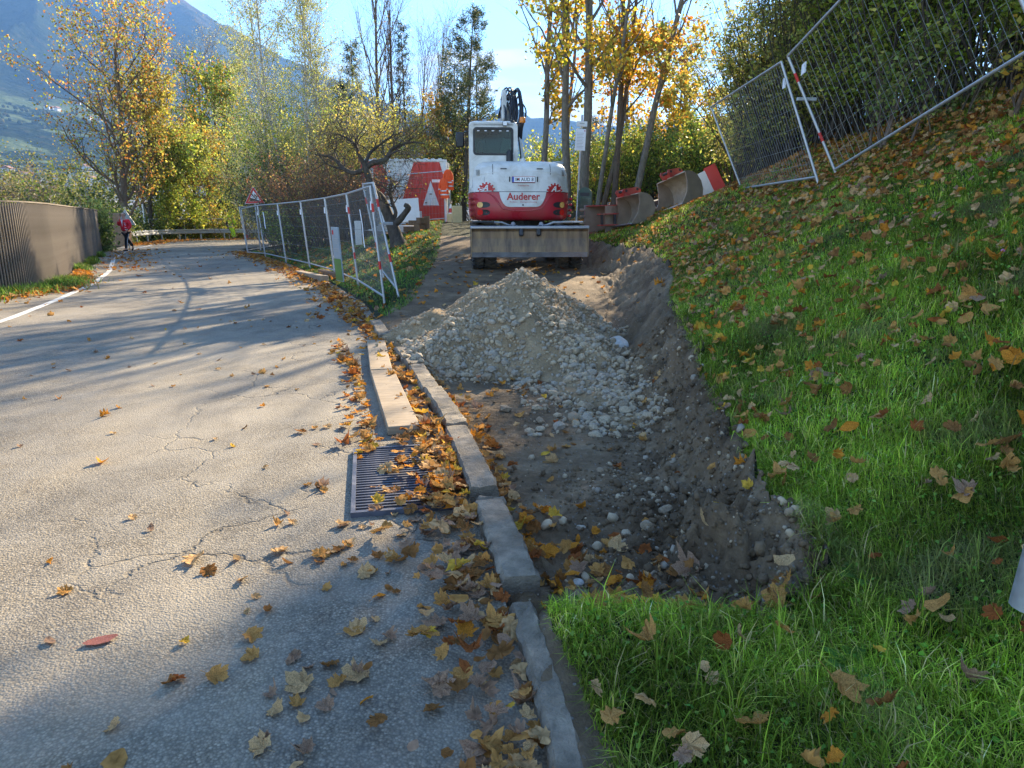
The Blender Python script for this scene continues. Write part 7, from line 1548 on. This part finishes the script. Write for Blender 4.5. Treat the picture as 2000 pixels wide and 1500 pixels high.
x, y = pickg(1600, 4.6, 7.6, 6.5, 17); zone(0, x, y, allk, (5, 4, 1.5, .2, 2, 3, 1), .09, 5, .03, .4, lambda a, b: gh(a, b) + .03)
x, y = pickg(900, 1.8, 6.5, 16, 24); zone(0, x, y, allk, (5, 3, 3, .8, 2, 2, .5), .09, 5, .03, .4, lambda a, b: gh(a, b) + .03)
x = rng.normal(.42, .26, 75); y = rng.normal(3.0, .28, 75); k = in_trench(x, y) > .5; zone(0, x[k], y[k], allk, (5, 3, 3, .6, 2, 2, .4), .085, 6, .02, .55, lambda a, b: gh(a, b) + .01)
x = KERB(np.linspace(3.2, 7.6, 150)) + .2 + np.abs(rng.normal(0, .10, 150)); y = np.linspace(3.2, 7.6, 150); zone(0, x, y, allk, (5, 3, 3, .6, 2, 2, .4), .08, 6, .02, .4, lambda a, b: gh(a, b) + .01)
x = rng.uniform(-.6, 1.5, 120); y = rng.uniform(2.7, 8, 120); k = in_trench(x, y) > .5; zone(0, x[k], y[k], allk, (5, 2, 2, .6, 3, 2, .4), .08, 6, .0, .3, lambda a, b: gh(a, b) + .005)
x = rng.uniform(-2, 3, 300); y = rng.uniform(9.5, 19, 300); k = in_trench(x, y) > .5; zone(0, x[k], y[k], allk, (4, 2, 5, .6, 2, 2, .4), .085, 6, .0, .3, lambda a, b: gh(a, b) + .005)
x = rng.uniform(.3, 1.3, 26); y = 2.55 + rng.normal(0, .05, 26); zone(0, x, y, allk, (6, 2, 2, 1, 3, 1, .3), .095, 6, .03, .6, lambda a, b: gh(a, b) + .02)
x = rng.uniform(-13, -1.6, 2600); y = rng.uniform(10.6, 33, 2600); k = (x > KERB(y) + .25) & bank_ok(x, y); zone(0, x[k], y[k], allk, (4, 2, 5, 1, 1, 2, .2), .10, 7, .03, .35, lambda a, b: gh(a, b) + .02)
x = np.abs(rng.normal(0, .09, 60)) * -1; x = -.36 - rng.random(150) ** 1.6 * .42; y = rng.uniform(3.55, 4.65, 150); k = rng.random(150) < np.clip((x + .80) / .5, .05, .8); zone(0, x[k], y[k], allk, (5, 2, 5, 1.5, 2, 1, .3), .085, 8, .05, .3, lambda a, b: 0 * a + .028)
P_ = np.concatenate([z[0] for z in Z]); S_ = np.concatenate([z[1] for z in Z]); W_ = np.concatenate([z[2] for z in Z]); ID = np.concatenate([z[3] for z in Z]); TI = np.concatenate([z[4] for z in Z]); n = len(P_)
P_[:, 2] += .004
# turn each leaf: lie on the slope, tilt a little
e = .05; gxn = (gh(P_[:, 0] + e, P_[:, 1], False) - gh(P_[:, 0] - e, P_[:, 1], False)) / (2 * e); onr = np.isin(ID, [0, 1, 2, 3, 8]); gxn = np.where(onr, 0, np.clip(gxn, -.7, .7))
nrm = unit(np.stack([-gxn, 0 * gxn, 1 + 0 * gxn], 1) + rng.normal(0, 1, (n, 3)) * np.maximum(TI, .06)[:, None]); th = rng.random(n) * 2 * PI; t1 = unit(np.cross(nrm, np.stack([np.cos(th), np.sin(th), 0 * th], 1))); t2 = np.cross(nrm, t1); RM = np.stack([t1, t2, nrm], 2)
px, py, dd = pix(P_[:, 0], P_[:, 1], P_[:, 2]); vis = (px > 5) & (px < 1995) & (py < 1490) & (py > 5) & ~((ID == 0) & (P_[:, 1] < 3.6) & (rng.random(n) < .45))
rank = np.where(vis, S_ / dd, 0); order = np.argsort(-rank); ind = order[:290]; rest = np.setdiff1d(np.arange(n), ind)
LBL = {0: ('dry maple leaf in the gutter along the near kerb', 'leaves in the gutter'), 1: ('leaf in the drift along the road fence', 'leaves along the road fence'), 2: ('single dry leaf lying on the bare asphalt', 'leaves on the asphalt'), 3: ('leaf in the drift by the timber fence', 'leaves by the timber fence'), 4: ('dry maple leaf in the near foreground grass', 'leaves in the foreground grass'), 5: ('dry leaf on the grass slope above the trench', 'leaves on the grass slope'), 6: ('dry leaf on the dug brown earth of the trench', 'leaves on the dug earth'), 7: ('leaf on the bank behind the road fence', 'leaves on the bank'), 8: ('dry leaf lying on the steel drain grate', 'leaves on the grate')}
CN = {'tan': 'dry tan ', 'brown': 'dark brown ', 'orange': 'orange brown ', 'yellow': 'yellow ', 'pale': 'pale beige ', 'rust': 'rust red ', 'mauve': 'greyish mauve '}
for i in ind:
    m4 = Matrix([[*RM[i, 0], P_[i, 0]], [*RM[i, 1], P_[i, 1]], [*RM[i, 2], P_[i, 2]], [0, 0, 0, 1]]) @ Matrix.Scale(float(S_[i]), 4)
    o = link('fallen_leaf', LM[W_[i]]); o.matrix_world = m4; lb, g = LBL[int(ID[i])]; tag(o, CN[LK[W_[i] % 7]] + lb.replace('single dry ', 'single ').replace('dry ', ''), 'leaf', g)
o = scatter('leaf_litter', LM, P_[rest], S_[rest], RM[rest], W_[rest]); tag(o, 'small and distant fallen leaves strewn over road, earth and grass', kind='stuff')
# two leaves that stand out on the asphalt
p = at(160, 1302, 2.55); o = link('fallen_leaf', leaf_mesh(950, leafmat('red_brown_leaf', (.28, .10, .075), .2, .7), True)); o.location = (p.x * 1.0, 2.37, .006); o.rotation_euler = (0, 0, R(-62)); o.scale = (.125, .125, .03); tag(o, 'long oval red brown leaf alone on the asphalt at the left', 'leaf', 'leaves on the asphalt')
# twigs
for i, (a_, b_, lb) in enumerate([((.62, 2.95), (.80, 3.03), 'thin brown stick lying on the clods of the trench'), ((1.0, 2.50), (1.35, 2.58), 'pale stick at the near right corner of the trench')]):
    pts = [(a_[0] + (b_[0] - a_[0]) * t + random.uniform(-.008, .008), a_[1] + (b_[1] - a_[1]) * t, float(gh(a_[0] + (b_[0] - a_[0]) * t, a_[1] + (b_[1] - a_[1]) * t)) + .012) for t in np.linspace(0, 1, 7)]; o = MB().tube(pts, [.005, .006, .005, .0055, .004, .004, .002], 6).build('stick', M['plank'], None, True); tag(o, lb, 'stick', 'sticks in the trench')
# ---------------------------------------------------------------- haze in the valley air
hz_ = MB().box((0, 3900, 805), (20000, 9200, 1790)).build('haze', None, None); hz_['kind'] = 'stuff'; hz_['label'] = 'thin blue haze filling the valley air'
m = bpy.data.materials.new('haze_air'); m.use_nodes = True; nn_ = m.node_tree; nn_.nodes.clear(); oo = nn_.nodes.new('ShaderNodeOutputMaterial'); pv = nn_.nodes.new('ShaderNodeVolumePrincipled')
pv.inputs['Color'].default_value = (.20, .44, .96, 1); pv.inputs['Density'].default_value = 1.15e-4; pv.inputs['Anisotropy'].default_value = .05; nn_.links.new(pv.outputs[0], oo.inputs['Volume']); hz_.data.materials.append(m)
hz_.display_type = 'WIRE'
